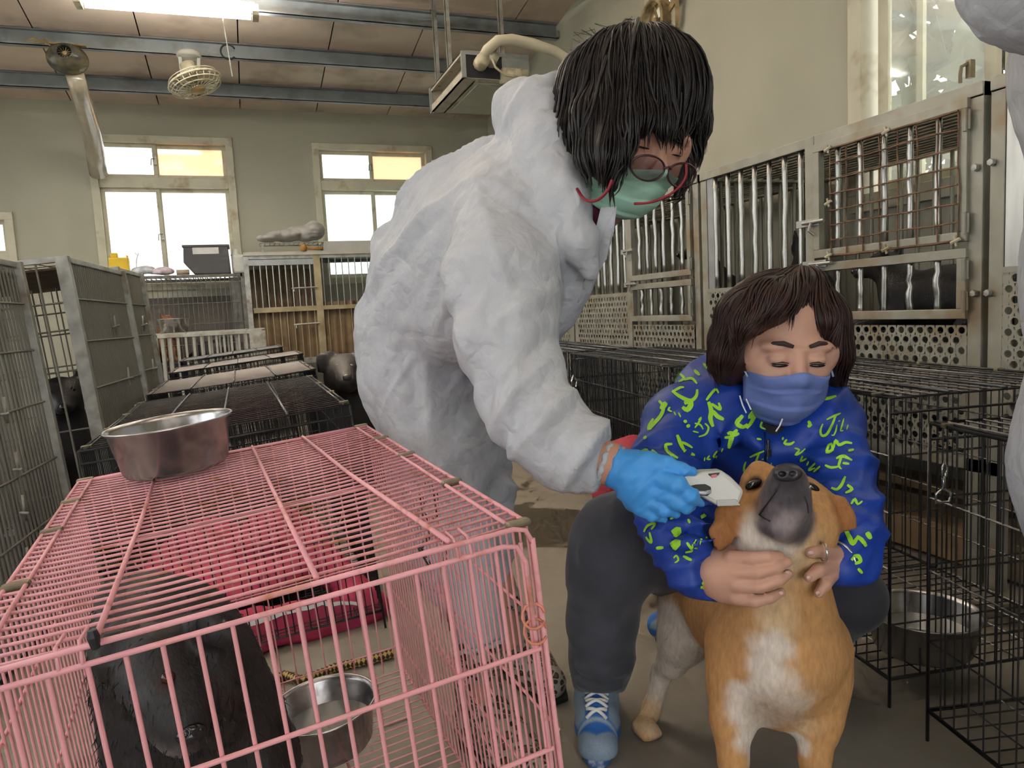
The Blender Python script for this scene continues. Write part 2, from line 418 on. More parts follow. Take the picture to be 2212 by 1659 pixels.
for y in PY[:12]:
    q = MB(); z = zc(y)
    q.box2((XL, y, z-.115), (XR-.01, y+.006, z+.0)); q.box2((XL, y-.045, z-.121), (XR-.01, y+.006, z-.115)); q.box2((XL, y-.04, z-.006), (XR-.01, y+.002, z-.002)); q.box2((XL, y-.045, z-.121), (XR-.01, y-.041, z-.104))
    kid(q.build('purlin', M_purlin), ce)

# ---------------------------------------------------------------- windows
def glass_mat(name, tint, frost, gloss=.08):
    m, nt, b = new_mat(name); nt.nodes.remove(b)
    out = nt.nodes['Material Output']; mx = nt.nodes.new('ShaderNodeMixShader'); t = nt.nodes.new('ShaderNodeBsdfTransparent'); tr = nt.nodes.new('ShaderNodeBsdfTranslucent')
    t.inputs[0].default_value = (*tint, 1); tr.inputs[0].default_value = (*tint, 1); mx.inputs[0].default_value = frost
    nt.links.new(t.outputs[0], mx.inputs[1]); nt.links.new(tr.outputs[0], mx.inputs[2])
    g = nt.nodes.new('ShaderNodeBsdfGlossy'); g.inputs['Roughness'].default_value = .05; m2 = nt.nodes.new('ShaderNodeMixShader'); m2.inputs[0].default_value = gloss
    nt.links.new(mx.outputs[0], m2.inputs[1]); nt.links.new(g.outputs[0], m2.inputs[2]); nt.links.new(m2.outputs[0], out.inputs[0]); return m
G_clear = glass_mat('clear_glass', (.97, .985, .98), .05)
G_frost = glass_mat('frosted_glass', (.93, .93, .90), .85)
G_pale = glass_mat('patterned_glass', (.86, .96, .93), .75)
G_peach = glass_mat('peach_glass', (.92, .70, .52), .85)
G_haze = glass_mat('dusty_glass', (.88, .88, .80), .14)
def rect_frame(q, u0, u1, v0, v1, t, d0, d1, place):
    for a, b, c, d in ((u0, u1, v0, v0+t), (u0, u1, v1-t, v1), (u0, u0+t, v0+t, v1-t), (u1-t, u1, v0+t, v1-t)):
        q.box2(place(a, c, d0), place(b, d, d1))
def window(name, u0, u1, v0, v1, place, mullion, transom, glasses, out=.022):
    w = empty(name, place((u0+u1)/2, v0, .05)); w['kind'] = 'structure'
    q = MB(); rect_frame(q, u0-.015, u1+.015, v0-.015, v1+.015, .065, -out, .10, place); kid(q.build('frame', M_frame, bevel=.003), w)
    q = MB(); q.box2(place(u0+.05, transom-.045, -.012), place(u1-.05, transom+.045, .09)); kid(q.build('transom', M_frame, bevel=.003), w)
    cells = [(v0+.05, transom-.045), (transom+.045, v1-.05)]; k = 0
    for (a, b) in cells:
        for (c, d, dd) in ((u0+.05, mullion+.012, .030), (mullion-.012, u1-.05, .055)):
            q = MB(); rect_frame(q, c, d, a, b, .034, dd, dd+.022, place); s_ = kid(q.build('sash', M_frame, bevel=.002), w)
            q = MB(); q.box2(place(c+.033, a+.033, dd+.008), place(d-.033, b-.033, dd+.013)); g = q.build('pane', glasses[k], s_); k += 1
            g.parent = s_; g.matrix_parent_inverse = s_.matrix_parent_inverse.inverted() @ Matrix.Identity(4) if False else Matrix.Identity(4)
        q = MB(); cu = mullion; cv = (a+b)/2
        q.box2(place(cu-.012, cv-.035, .005), place(cu+.012, cv+.035, .03)); q.tube([place(cu, cv+.02, .005), place(cu-.03, cv+.012, -.012), place(cu-.035, cv-.045, -.016)], .006, 6)
        kid(q.build('latch', M_galv), w)
    return w
pb = lambda u, v, w: (u, YB+w, v)
window('window_1', *W1, pb, ony(350, 500, YB)[0], ony(350, 395, YB)[2], [G_clear, G_frost, G_clear, G_peach])
window('window_2', *W2, pb, ony(806, 400, YB)[0], ony(800, 402, YB)[2], [G_pale, G_pale, G_clear, G_peach])
window('window_3', *W3, pb, -2.3, wz0+.3, [G_clear, G_clear, G_clear, G_clear])
# big window in the side wall
w = empty('window_4', (XR, 1.5, W4[2])); w['kind'] = 'structure'
pr = lambda u, v, w_: (XR+w_, u, v)
q = MB(); rect_frame(q, W4[0]-.02, W4[1]+.02, W4[2]-.02, W4[3]+.02, .075, -.03, .10, pr); kid(q.build('frame', M_frame, bevel=.003), w)
ya, yb_, yc = wy(1893), wy(2095), wy(2148)
for (a, b, dd) in ((yc+.06, ya+.02, .03), (.5, yc, .055)):
    q = MB(); rect_frame(q, a-.05, b, W4[2]+.05, W4[3]-.05, .05, dd, dd+.025, pr); s_ = kid(q.build('sash', M_frame, bevel=.002), w)
    q = MB(); q.box2(pr(a, W4[2]+.09, dd+.008), pr(b-.045, W4[3]-.09, dd+.014)); g = q.build('pane', G_haze, s_)
q = MB(); q.box2(pr(wy(1952)-.03, W4[2]+.06, .070), pr(wy(1952)+.0, W4[3]-.06, .09)); kid(q.build('sash_bar', M_frame), w)
q = MB(); c = onx(2092, 148, XR-.01); q.tube([c+V(0, 0, .02), c+V(-.02, .012, .01), c+V(-.022, .016, -.02), c+V(-.02, .016, -.05)], .007, 8); q.box2(c+V(-.005, -.012, -.035), c+V(.02, .008, .03)); kid(q.build('latch', mat('bronze_latch', (.20, .16, .10), .4, .5)), w)
# small opening with a wall fan
w = empty('window_5', (XR, (W5[0]+W5[1])/2, W5[2])); w['kind'] = 'structure'
q = MB(); rect_frame(q, W5[0]-.01, W5[1]+.01, W5[2]-.01, W5[3]+.01, .05, -.03, .10, pr); kid(q.build('frame', M_frame), w)
M_fanrust = mat('rusted_fan_frame', (.34, .25, .13), .8, .1, var=.35, scale=20)
wf = empty('exhaust_fan', onx(1425, 110, XR-.1)); tag(wf, 'rusted round exhaust fan in the small opening high on the side wall', 'fan')
c = V(XR-.04, (W5[0]+W5[1])/2, 2.58)
q = MB(); R_ = .125
for x in (-.05, .02): q.tube([c+V(x, R_*math.cos(t), R_*math.sin(t)) for t in np.linspace(0, 2*math.pi, 28, endpoint=False)], .012, 6, closed=True)
q.lathe([(R_, -.05), (R_, .03)], c, 28, (1, 0, 0)); kid(q.build('shroud', M_fanrust, smooth=True), wf)
q = MB(); q.lathe([(0, -.03), (.03, -.03), (.03, .03), (0, .03)], c, 12, (1, 0, 0)); kid(q.build('hub', M_fanrust), wf)
for k in range(5):
    t = 2*math.pi*k/5; q = MB(); d = V(0, math.cos(t), math.sin(t)); e = V(0, -math.sin(t), math.cos(t))
    q.add([c+d*.02-e*.01, c+d*.11-e*.045+V(.02, 0, 0), c+d*.115+e*.03-V(.02, 0, 0), c+d*.02+e*.015], [(0, 1, 2, 3)]); kid(q.build('blade', M_fanrust), wf)
q = MB()
q.beam(onx(1432, 46, XR-.03), onx(1464, -6, XR-.03), .02, .035); q.beam(onx(1416, 50, XR-.03), onx(1450, 50, XR-.03), .02, .03); q.beam(onx(1462, -10, XR-.05), onx(1464, 60, XR-.03), .025, .03)
kid(q.build('bracket', M_fanrust), wf)
# outside: a tree by the side window, shrubs and a hill behind the back wall
def leaf_ball(name, c, rad, n, m, label, size=.08, trunk=None, seed=1):
    rg = np.random.default_rng(seed); e = empty(name, (c[0], c[1], 0)); tag(e, label, 'tree' if trunk else 'shrub'); q = MB()
    p = rg.normal(size=(n, 3)); p /= np.linalg.norm(p, axis=1)[:, None]; p *= (rg.random((n, 1))**.5)*np.array(rad); p += c
    for x in p:
        a = rg.normal(size=3); a /= np.linalg.norm(a); b = np.cross(a, rg.normal(size=3)); b /= np.linalg.norm(b); s_ = size*(.6+.8*rg.random())
        q.add([x-a*s_, x+b*s_*.45, x+a*s_, x-b*s_*.45], [(0, 1, 2, 3)])
    o = q.build('foliage', m); kid(o, e); o['kind'] = 'stuff'
    if trunk:
        q = MB(); q.tube([(c[0], c[1], -.25), (c[0]+.1, c[1]+.05, c[2]-.4), (c[0]-.05, c[1], c[2]+rad[2]*.5)], [.14, .1, .05], 8)
        for k in range(9):
            t = rg.normal(size=3); t /= np.linalg.norm(t); q.tube([V(c[0], c[1], c[2]-.3), np.array(c)+t*np.array(rad)*.9], [.04, .015], 5)
        kid(q.build('trunk', mat('bark', (.09, .075, .06), .9)), e)
M_leaf = mat('dusty_leaves', (.15, .155, .115), .7, var=.3, scale=3)
M_leafg = mat('green_leaves', (.16, .26, .07), .7, var=.35, scale=3)
leaf_ball('tree', (6.2, 4.6, 3.3), (1.3, 2.2, 2.4), 1500, M_leaf, 'leafy tree outside the big side window', .20, True, 3)
leaf_ball('shrub', (-3.6, 10.2, 1.2), (1.2, .7, .9), 900, M_leafg, 'green shrub outside the small window at the far corner', .09, None, 4)
leaf_ball('shrub', (-4.6, 3.2, .9), (.5, 1.6, 1.0), 1200, M_leafg, 'sunlit green shrub outside behind the tall wire cages', .08, None, 5)
# ---------------------------------------------------------------- ceiling fixtures
t0, t1 = ony(168, 4, 5.45), ony(552, 33, 5.45)
L = empty('tube_light', (t0+t1)/2+V(0, 0, .06)); tag(L, 'twin fluorescent tube light hanging under the ceiling beam', 'light')
m_tube, nt, b = new_mat('lit_tube'); b.inputs['Emission Color'].default_value = (1, .98, .90, 1); b.inputs['Emission Strength'].default_value = 9
q = MB(); q.box2(t0+V(0, -.03, .02), t1+V(0, .05, .075)); kid(q.build('housing', M_white, bevel=.004), L)
for dy in (-.035, .05):
    q = MB(); q.tube([t0+V(.03, dy, 0), t1+V(-.03, dy, 0)], .014, 10); kid(q.build('tube', m_tube, smooth=True), L)
for e_ in (t0, t1):
    q = MB(); q.box2(e_+V(-.02, -.06, -.02), e_+V(.02, .07, .05)); kid(q.build('end_cap', M_yellowed), L)
ld = bpy.data.lights.new('tube_glow', 'AREA'); ld.shape = 'RECTANGLE'; ld.size = 1.2; ld.size_y = .11; ld.energy = 20; ld.color = (1, .965, .90); lo = bpy.data.objects.new('tube_glow', ld); link(lo, L); lo.location = (0, 0, -.085)
lu = bpy.data.lights.new('ceiling_fill', 'AREA'); lu.shape = 'RECTANGLE'; lu.size = 1.2; lu.size_y = .05; lu.energy = 24; lu.color = (1, .965, .90)  # up-facing area light added to brighten the ceiling above the tube
for dy in (-.1, .11): lo = bpy.data.objects.new('ceiling_fill', lu); link(lo, L); lo.location = (0, dy, -.05); lo.rotation_euler = (math.pi, 0, 0)
q = MB(); q.tube([t0+V(.9, 0, .07), t0+V(.9, .08, .33)], .006, 6); q.tube([t0+V(.2, 0, .07), t0+V(.2, .08, .33)], .006, 6); kid(q.build('hanger', M_galv), L)
m_tube2 = m_tube
for (x_, y_, lb) in ((-1.2, 2.7, 'twin tube light over the tall cages'), (.7, 2.7, 'twin tube light over the crouching person'), (-1.1, .3, 'twin tube light above and behind the pink cage viewer'), (.6, .3, 'twin tube light near the big side window'), (0, -2.0, 'twin tube light by the open front of the hall'), (-1.5, 4.3, 'unseen twin tube light added over the far tall cages to brighten the ceiling'), (.2, 4.2, 'unseen twin tube light added in the middle of the hall to brighten the ceiling')):  # the last two fixtures are unseen, added to brighten the ceiling
    z_ = zc(y_)-.30; e = empty('tube_light', (x_, y_, z_)); tag(e, lb, 'light', 'ceiling tube lights')
    q = MB(); q.box((0, 0, .05), (1.25, .09, .05)); q.build('housing', M_white, e)
    for dy in (-.035, .035): q = MB(); q.tube([(-.6, dy, .005), (.6, dy, .005)], .014, 8); q.build('tube', M_white, e, smooth=True)
    q = MB(); q.tube([(-.4, 0, .07), (-.4, 0, .30)], .005, 5); q.tube([(.4, 0, .07), (.4, 0, .30)], .005, 5); q.build('hanger', M_galv, e)
    ld = bpy.data.lights.new('tube_glow', 'AREA'); ld.shape = 'RECTANGLE'; ld.size = 1.2; ld.size_y = .11; ld.energy = 5; ld.color = (1, .965, .90); lo = bpy.data.objects.new('tube_glow', ld); link(lo, e); lo.location = (0, 0, -.015)
    lu = bpy.data.lights.new('ceiling_fill', 'AREA'); lu.shape = 'RECTANGLE'; lu.size = 1.2; lu.size_y = .05; lu.energy = 300 if y_ > 4 else 16; lu.color = (1, .965, .90)  # up-facing fill added for the ceiling, far stronger at the two far fixtures
    for dy in (-.075, .075): lo = bpy.data.objects.new('ceiling_fill', lu); link(lo, e); lo.location = (0, dy, .02); lo.rotation_euler = (math.pi, 0, 0)
q = MB(); a = ony(482, 45, 5.6); q.tube([a+V(0, 0, .25), a, ony(502, 165, 5.75)], .004, 5); o = q.build('pull_cord', M_galv); tag(o, 'thin cord hanging down beside the ceiling fan', 'cord')
# round black ventilator and its clear hose
vb = ony(146, 128, 6.18); e = empty('ventilator', vb); tag(e, 'black bowl shaped ventilator hanging from the ceiling beam', 'ventilator')
M_vent = mat('dusty_black_shell', (.05, .052, .05), .25, .1, var=.2, dirt=(.20, .165, .075), dirt_amt=.7, dscale=7)
fl = Field(vb-.2, vb+.2, .008); fl.ell(vb, (.135, .13, .105), k=.01); ax = V(.02, -.98, .14); ax /= np.linalg.norm(ax)
fl.cone(vb+ax*.075, vb+ax*.14, .045, .05, .006, sub=True); fl.cone(vb+ax*.085, vb+ax*.105, .058, .054, .01)
fl.cone(vb+ax*.06, vb+ax*.15, .043, .046, .004, sub=True)
kid(blob('shell', fl, M_vent), e)
q = MB(); c = vb+ax*.085; q.lathe([(0, .012), (.014, .01), (.014, -.01)], c, 12, ax)
uu = np.cross(ax, V(0, 0, 1)); uu /= np.linalg.norm(uu); ww = np.cross(ax, uu)
for k in range(14):
    t = 2*math.pi*k/14; d = math.cos(t)*uu+math.sin(t)*ww; q.beam(c+d*.012, c+d*.043, .003, .012, ax)
kid(q.build('grille', M_fanrust), e)
q = MB(); a = ony(75, 92, 6.2); b_ = ony(186, 100, 6.2); q.beam(a+V(.09, 0, 0), b_, .05, .012); q.tube([ony(55, 88, 6.22), ony(75, 82, 6.2), ony(95, 95, 6.2)], [.004, .012, .008], 5); q.tube([ony(70, 92, 6.22), ony(98, 88, 6.2), ony(110, 98, 6.2)], [.004, .014, .008], 5); kid(q.build('bracket', M_fanrust), e)
q = MB(); pts = [ony(162, 162, 6.2), ony(170, 190, 6.3), ony(184, 232, 6.6), ony(197, 280, 6.95), ony(206, 330, 7.2), ony(213, 376, 7.36)]
q.tube(pts, [.062, .062, .068, .075, .075, .074], 18)
o = q.build('hose', mat('clear_grimy_hose', (.42, .36, .27), .22, var=.25, scale=6, spec=.7, coat=.5, dirt=(.24, .19, .12), dirt_amt=.5), smooth=True); tag(o, 'grimy translucent hose running from the ventilator down to the window', 'hose')
# orbiting ceiling fan
fb = ony(408, 118, 6.25); e = empty('ceiling_fan', fb); tag(e, 'yellowed caged ceiling fan hanging from the second beam', 'fan')
q = MB(); q.lathe([(0, .015), (.085, .015), (.09, -.005), (.085, -.022), (0, -.022)], fb, 28); kid(q.build('mount', M_white, smooth=True), e)
q = MB(); q.beam(fb+V(.066, 0, -.02), fb+V(.055, 0, -.17), .025, .02, (0, 1, 0)); q.beam(fb+V(-.066, 0, -.02), fb+V(-.06, .0, -.17), .025, .02, (0, 1, 0)); kid(q.build('yoke', M_white, bevel=.003), e)
hb = ony(421, 178, 6.2); ax = V(.30, -.14, -.94); ax /= np.linalg.norm(ax); uu = np.cross(ax, V(0, 0, 1)); uu /= np.linalg.norm(uu); ww = np.cross(ax, uu)
q = MB(); q.lathe([(0, -.16), (.055, -.15), (.062, -.08), (.05, -.045), (0, -.04)], hb, 20, ax); kid(q.build('motor', M_yellowed, smooth=True), e)
q = MB()
for r_, d_ in ((.195, 0), (.185, .035), (.14, .05), (.06, .055), (.185, -.03), (.12, -.045)):
    q.tube([hb+ax*d_+r_*(math.cos(t)*uu+math.sin(t)*ww) for t in np.linspace(0, 2*math.pi, 32, endpoint=False)], .0085 if d_ == 0 else .0045, 6, closed=True)
kid(q.build('guard_ring', M_yellowed, smooth=True), e)
q = MB()
for k in range(22):
    t = 2*math.pi*k/22; d = math.cos(t)*uu+math.sin(t)*ww
    q.tube([hb-ax*.05+d*.05, hb-ax*.035+d*.15, hb+d*.195, hb+ax*.045+d*.16, hb+ax*.058+d*.03], .0038, 5)
kid(q.build('guard_spokes', M_yellowed, smooth=True, kind='stuff'), e)
for k in range(3):
    t = 2*math.pi*k/3+.4; d = math.cos(t)*uu+math.sin(t)*ww; f_ = -math.sin(t)*uu+math.cos(t)*ww; q = MB()
    q.add([hb+d*.03-f_*.02, hb+d*.15-f_*.06+ax*.02, hb+d*.17+f_*.02, hb+d*.12+f_*.07-ax*.02, hb+d*.03+f_*.02], [(0, 1, 2, 3, 4)]); kid(q.build('blade', M_yellowed), e)
q = MB(); q.lathe([(0, .075), (.05, .07), (.062, .05)], hb, 18, ax); kid(q.build('cap', mat('brown_fan_cap', (.38, .25, .11), .6, var=.3), smooth=True), e)
q = MB(); q.tube(arc(ony(493, 112, 6.2), .055, .5, 5.6, 16, (1, 0, 0), (0, 0, 1)), .007, 6); o = q.build('cable_loop', M_black, smooth=True); tag(o, 'black cable loop hooked on the ceiling beam', 'cable')
# ducted cooling unit
A = ony(1000, 168, 4.6); ac = empty('air_conditioner', A+V(.2, .35, .1)); tag(ac, 'slim ducted air conditioner hung on slotted brackets near the side wall', 'air conditioner')
ax0, ax1, ay0, ay1, az0, az1 = A[0], A[0]+.46, 4.6, 5.42, A[2], A[2]+.165
M_acg = mat('galvanised_casing', (.36, .37, .36), .4, .5, var=.12, scale=12)
q = MB()
for bb in (((ax0, ay0, az0), (ax0+.012, ay1, az0+.05)), ((ax0, ay0, az1-.02), (ax0+.012, ay1, az1)), ((ax0, ay0, az0), (ax1, ay1, az0+.006)), ((ax0, ay1-.01, az0), (ax1, ay1, az1)), ((ax1-.006, ay0, az0), (ax1, ay1, az1)), ((ax0, ay0, az1-.006), (ax1, ay1, az1)), ((ax0+.09, ay0+.05, az0), (ax0+.1, ay1, az1))): q.box2(*bb)
kid(q.build('casing', mat('cream_casing', (.52, .47, .37), .6, var=.1, dirt=(.3, .22, .12), dirt_amt=.2)), ac)
for bb in (((ax0-.006, ay0-.012, az0), (ax0+.022, ay0+.01, az1)), ((ax0+.022, ay0-.012, az1-.022), (ax1, ay0+.01, az1+.004)), ((ax0-.006, ay1-.02, az0-.005), (ax0+.015, ay1+.02, az1+.01))): q = MB(); q.box2(*bb); kid(q.build('casing_rim', M_acg), ac)
q = MB(); q.box2((ax0+.02, ay0-.003, az0+.004), (ax0+.27, ay0+.006, az1-.02)); kid(q.build('intake_panel', M_blackm), ac)
q = MB(); q.box2((ax0+.27, ay0-.012, az0+.004), (ax1, ay0+.006, az1-.02)); kid(q.build('control_box', M_acg, bevel=.003), ac)
q = MB(); q.box2((ax0+.13, ay0+.08, az0-.006), (ax1-.02, ay1-.05, az0+.001)); kid(q.build('access_panel', mat('pale_panel', (.50, .50, .40), .5, var=.05)), ac)
for (x, y) in ((ax0+.02, 5.30), (ax0+.40, 4.95), (ax0+.02, 4.98)):
    q = MB(); z1 = zc(y)-.0; q.box2((x, y, az1-.01), (x+.03, y+.003, z1)); q.box2((x, y, az1-.01), (x+.003, y+.03, z1))
    kid(q.build('hanger', M_galv), ac)
pp = [ony(1038, 133, 4.57), ony(1052, 108, 4.5), ony(1075, 88, 4.5), ony(1105, 86, 4.5), ony(1150, 95, 4.5), ony(1200, 112, 4.5), ony(1250, 145, 4.5), ony(1300, 200, 4.5)]
q = MB(); q.tube(pp, [.03, .033, .034, .036, .036, .034, .034, .034], 12); o = q.build('insulated_pipe', mat('pipe_wrap', (.66, .60, .45), .7, var=.08, bmp=.3, bscale=30), smooth=True); tag(o, 'cream wrapped pipe arching from the air conditioner to the side wall', 'pipe')
q = MB(); q.tube([ony(1036, 140, 4.57), ony(1044, 128, 4.5)], .045, 10); q.tube([ony(1058, 138, 4.57), ony(1068, 118, 4.5)], .036, 10); kid(q.build('pipe_elbow', M_yellowed, smooth=True), ac)
q = MB(); q.tube([ony(1058, 115, 4.5), ony(1070, 145, 4.5), ony(1090, 162, 4.5), ony(1120, 166, 4.5)], .008, 6); q.box2(ony(1090, 172, 4.55)-.012, ony(1130, 160, 4.6)+.012); kid(q.build('drain_tube', M_yellowed, smooth=True), ac)
# ================================================================ steel kennels along the side wall
KX, KB, KT = 1.91, .345, 1.395
def wob_bar(a, b, r, m, parent, amp=.006, seg=9, name='bar', fl=1.0):
    """an old dented bar: a tube bent a little here and there"""
    a = np.array(a, float); b = np.array(b, float); q = MB(); pts = []; rs = []
    for i in range(seg):
        t = i/(seg-1); w_ = math.sin(math.pi*t)*amp
        pts.append(a+(b-a)*t+np.array([random.uniform(-1, 1)*w_, random.uniform(-1, 1)*w_, 0])); rs.append(r*random.uniform(.9, 1.06))
    q.tube(pts, rs, 7); o = q.build(name, m, smooth=True); return kid(o, parent)
def perf(name, place, u0, u1, v0, v1, pitch, rad, m, parent, th=.004):
    """perforated sheet: staggered round holes, each with its edge"""
    q = MB(); nr = max(1, int(round((v1-v0)/(pitch*.87)))); ph = (v1-v0)/nr; nc = max(1, int(round((u1-u0)/pitch))); pw = (u1-u0)/nc; N = 12
    for j in range(nr):
        off = pw/2 if j % 2 else 0; us = [u0+off+pw*i for i in range(nc-(1 if j % 2 else 0))]
        if j % 2:
            for (a, b) in ((u0, u0+off), (u1-off, u1)): q.add([place(a, v0+j*ph, 0), place(b, v0+j*ph, 0), place(b, v0+(j+1)*ph, 0), place(a, v0+(j+1)*ph, 0)], [(0, 1, 2, 3)])
        for u in us:
            c = (u+pw/2, v0+(j+.5)*ph); o_ = []; i_ = []; b_ = []
            for k in range(N):
                t = 2*math.pi*(k+.5)/N; dx, dy = math.cos(t), math.sin(t)
                s_ = min(pw/2/max(abs(dx), 1e-6), ph/2/max(abs(dy), 1e-6)); o_.append(place(c[0]+dx*s_, c[1]+dy*s_, 0)); i_.append(place(c[0]+dx*rad, c[1]+dy*rad, 0)); b_.append(place(c[0]+dx*rad, c[1]+dy*rad, th))
            fs = [(k, (k+1) % N, N+(k+1) % N, N+k) for k in range(N)]+[(N+k, N+(k+1) % N, 2*N+(k+1) % N, 2*N+k) for k in range(N)]
            # corners of the cell that the 12-gon leaves out
            q.add(o_+i_+b_, fs)
            for sx, sy, k0 in ((1, 1, 1), (-1, 1, 4), (-1, -1, 7), (1, -1, 10)):
                t0_, t1_ = o_[k0-1 if k0 else N-1], o_[k0]
                q.add([place(c[0]+sx*pw/2, c[1]+sy*ph/2, 0), o_[(k0-1) % N], o_[k0 % N]], [(0, 1, 2)]) if False else None
    o = q.build(name, m); return kid(o, parent)
kp = lambda u, v, w=0: (KX+w, u, v)
def latch(parent, y, z, s=1):
    q = MB(); q.box2((KX-.018, y-.02, z-.012), (KX-.006, y+.09, z+.012)); q.tube([(KX-.025, y-.05, z), (KX-.025, y+.05, z)], .006, 8); q.tube([(KX-.025, y+.01, z), (KX-.035, y+.01, z-.03), (KX-.02, y, z-.045)], .005, 6)
    return kid(q.build('latch', M_galv), parent)
def section_panel(k, y0, y1, nb, zp):
    q = MB(); q.box2((KX-.002, y0, zp-.004), (KX+.02, y1, zp+.012)); kid(q.build('rail', M_dull), k)
    perf('perforated_sheet', kp, y0, y1, KB+.02, zp-.004, .033, .0105, M_dull, k)
    for i in range(nb):
        y = y1-(i+.6)*(y1-y0)/(nb+.1); wob_bar((KX+.012, y, zp+.01), (KX+.012, y, KT-.035), .0105, M_steel, k, .0022)
    q = MB(); q.box2((KX+.004, y1-.045, zp+.01), (KX+.012, y1-.002, KT-.035)); kid(q.build('side_strip', M_acg), k)
def door(k, y0, y1, z0, z1, nb, name, mesh=False):
    d = empty(name, (KX, y1, z0)); kid(d, k); d.matrix_parent_inverse = Matrix.Translation(-Vector(k.location))
    def dk(o):                                           # child of a door that hangs on the kennel
        o.parent = d; o.matrix_parent_inverse = Matrix.Translation(-Vector((KX, y1, z0))); return o
    q = MB(); rect_frame(q, y0, y1, z0, z1, .028, -.012, .014, lambda u, v, w: (KX+w, u, v)); dk(q.build('door_frame', M_dull, bevel=.002))
    for i in range(nb):
        y = y1-.028-(i+.75)*(y1-y0-.056)/(nb+.5); q = MB(); a = V(KX+.004, y, z0+.02); b = V(KX+.004, y, z1-.02); pts = []; rs = []
        for j in range(9):
            t = j/8; w_ = math.sin(math.pi*t)*.0032; pts.append(a+(b-a)*t+V(random.uniform(-1, 1)*w_, random.uniform(-1, 1)*w_, 0)); rs.append(.0095*random.uniform(.85, 1.15))
        q.tube(pts, rs, 7); dk(q.build('bar', M_steel, smooth=True))
    for z in (z0+.05, z1-.06):
        q = MB(); q.tube([(KX-.016, y0+.002, z-.03), (KX-.016, y0+.002, z+.03)], .006, 8); q.box2((KX-.014, y0-.010, z-.026), (KX-.011, y0+.012, z+.026)); dk(q.build('hinge', M_dull))
    if mesh:
        a0, a1, b0, b1 = y0+.02, y1-.085, z0+.004, z1-.03
        for i in range(8):
            y = a0+(a1-a0)*i/7; q = MB(); q.tube([(KX-.016, y+random.uniform(-.003, .003), b0+(b1-b0)*j/5) for j in range(6)], .0024, 5); dk(q.build('mesh_wire', M_rust))
        for i in range(8):
            z = b0+(b1-b0)*i/7; q = MB(); q.tube([(KX-.020, a0+(a1-a0)*j/6, z+random.uniform(-.003, .003)) for j in range(7)], .0026 if i not in (0, 7) else .0034, 5); dk(q.build('mesh_wire', M_rust))
        for (y, z) in ((a1, b1), ((a0+a1)/2, b1), (a1, b0), ((a0+a1)/2, b0), (a0, b0), (a1, (b0+b1)/2)):
            q = MB(); q.tube([(KX-.024, y-.012, z+.004), (KX-.028, y+.012, z-.006)], .005, 6); q.tube([(KX-.022, y, z-.015), (KX-.026, y+.004, z+.014)], .004, 5); dk(q.build('wire_tie', M_yellowed))
    return d
def kennel(y0, y1, label):
    k = empty('kennel', (KX, y0, 0)); tag(k, label, 'kennel', 'steel kennels along the side wall'); xb = XR-.05
    q = MB()
    for y in (y0, y1-.04): q.box2((KX, y, 0), (KX+.04, y+.04, KT)); q.box2((xb-.04, y, 0), (xb, y+.04, KT)); q.box2((KX, y, KT-.04), (xb, y+.04, KT)); q.box2((KX, y, KB-.02), (xb, y+.04, KB+.02))
    q.box2((KX-.004, y0, KT-.035), (KX+.036, y1, KT)); q.box2((xb-.04, y0, KT-.035), (xb, y1, KT)); q.box2((KX, y0, KB-.015), (KX+.035, y1, KB+.02)); q.box2((xb-.04, y0, KB-.015), (xb, y1, KB+.02))
    kid(q.build('frame', M_dull, bevel=.002), k)
    q = MB(); q.box2((KX+.03, y0+.04, KB-.005), (xb-.04, y1-.04, KB)); kid(q.build('tray', M_blackm), k)
    n = int((xb-KX-.08)/.042)
    for i in range(n): x = KX+.06+i*.042; kid(bar((x, y0+.02, KT-.02), (x, y1-.02, KT-.02), .0085, M_dull, None, 'roof_bar'), k)
    n = int((y1-y0-.1)/.075)
    for i in range(n): y = y0+.08+i*.075; kid(bar((xb-.02, y, KB), (xb-.02, y, KT-.03), .008, M_dull, None, 'back_bar'), k)
    n = 7
    for i in range(n): x = KX+.09+i*.08; kid(bar((x, y1-.02, KB), (x, y1-.02, KT-.03), .008, M_dull, None, 'side_bar'), k)
    return k
KZP = .885
# nearest whole kennel: barred half and door half
ka = kennel(1.425, 2.705, 'steel kennel whose door is covered with rusty wire mesh')
section_panel(ka, 2.075, 2.665, 7, KZP)
q = MB(); q.box2((KX-.006, 2.035, KB), (KX+.03, 2.078, KT)); kid(q.build('post', M_dull, bevel=.002), ka)
door(ka, 1.463, 2.035, .975, 1.362, 5, 'upper_door', True); door(ka, 1.463, 2.035, .760, .957, 5, 'feeding_door')
perf('perforated_sheet', kp, 1.465, 2.035, KB+.02, .742, .033, .0105, M_dull, ka); latch(ka, 2.02, 1.10); latch(ka, 1.99, .955)
for y, z in ((1.440, 1.17), (1.395, 1.175), (1.44, .83), (1.40, .83)):
    q = MB(); q.lathe([(0, .012), (.009, .011), (.011, 0)], (KX-.004, y, z), 6, (-1, 0, 0)); kid(q.build('bolt', M_galv), ka)
kb = kennel(2.725, 4.02, 'steel kennel with bare barred door beside the mesh covered one')
section_panel(kb, 3.36, 3.98, 8, .90)
q = MB(); q.box2((KX-.006, 3.32, KB), (KX+.03, 3.362, KT)); kid(q.build('post', M_dull, bevel=.002), kb)
door(kb, 2.775, 3.32, .965, 1.362, 6, 'upper_door'); door(kb, 2.775, 3.32, .760, .948, 5, 'feeding_door')
perf('perforated_sheet', kp, 2.775, 3.32, KB+.02, .742, .033, .0105, M_dull, kb); latch(kb, 3.30, 1.12); latch(kb, 3.28, .95)
kc = kennel(4.04, 5.30, 'steel kennel at the far end of the row, mostly behind the white coverall')
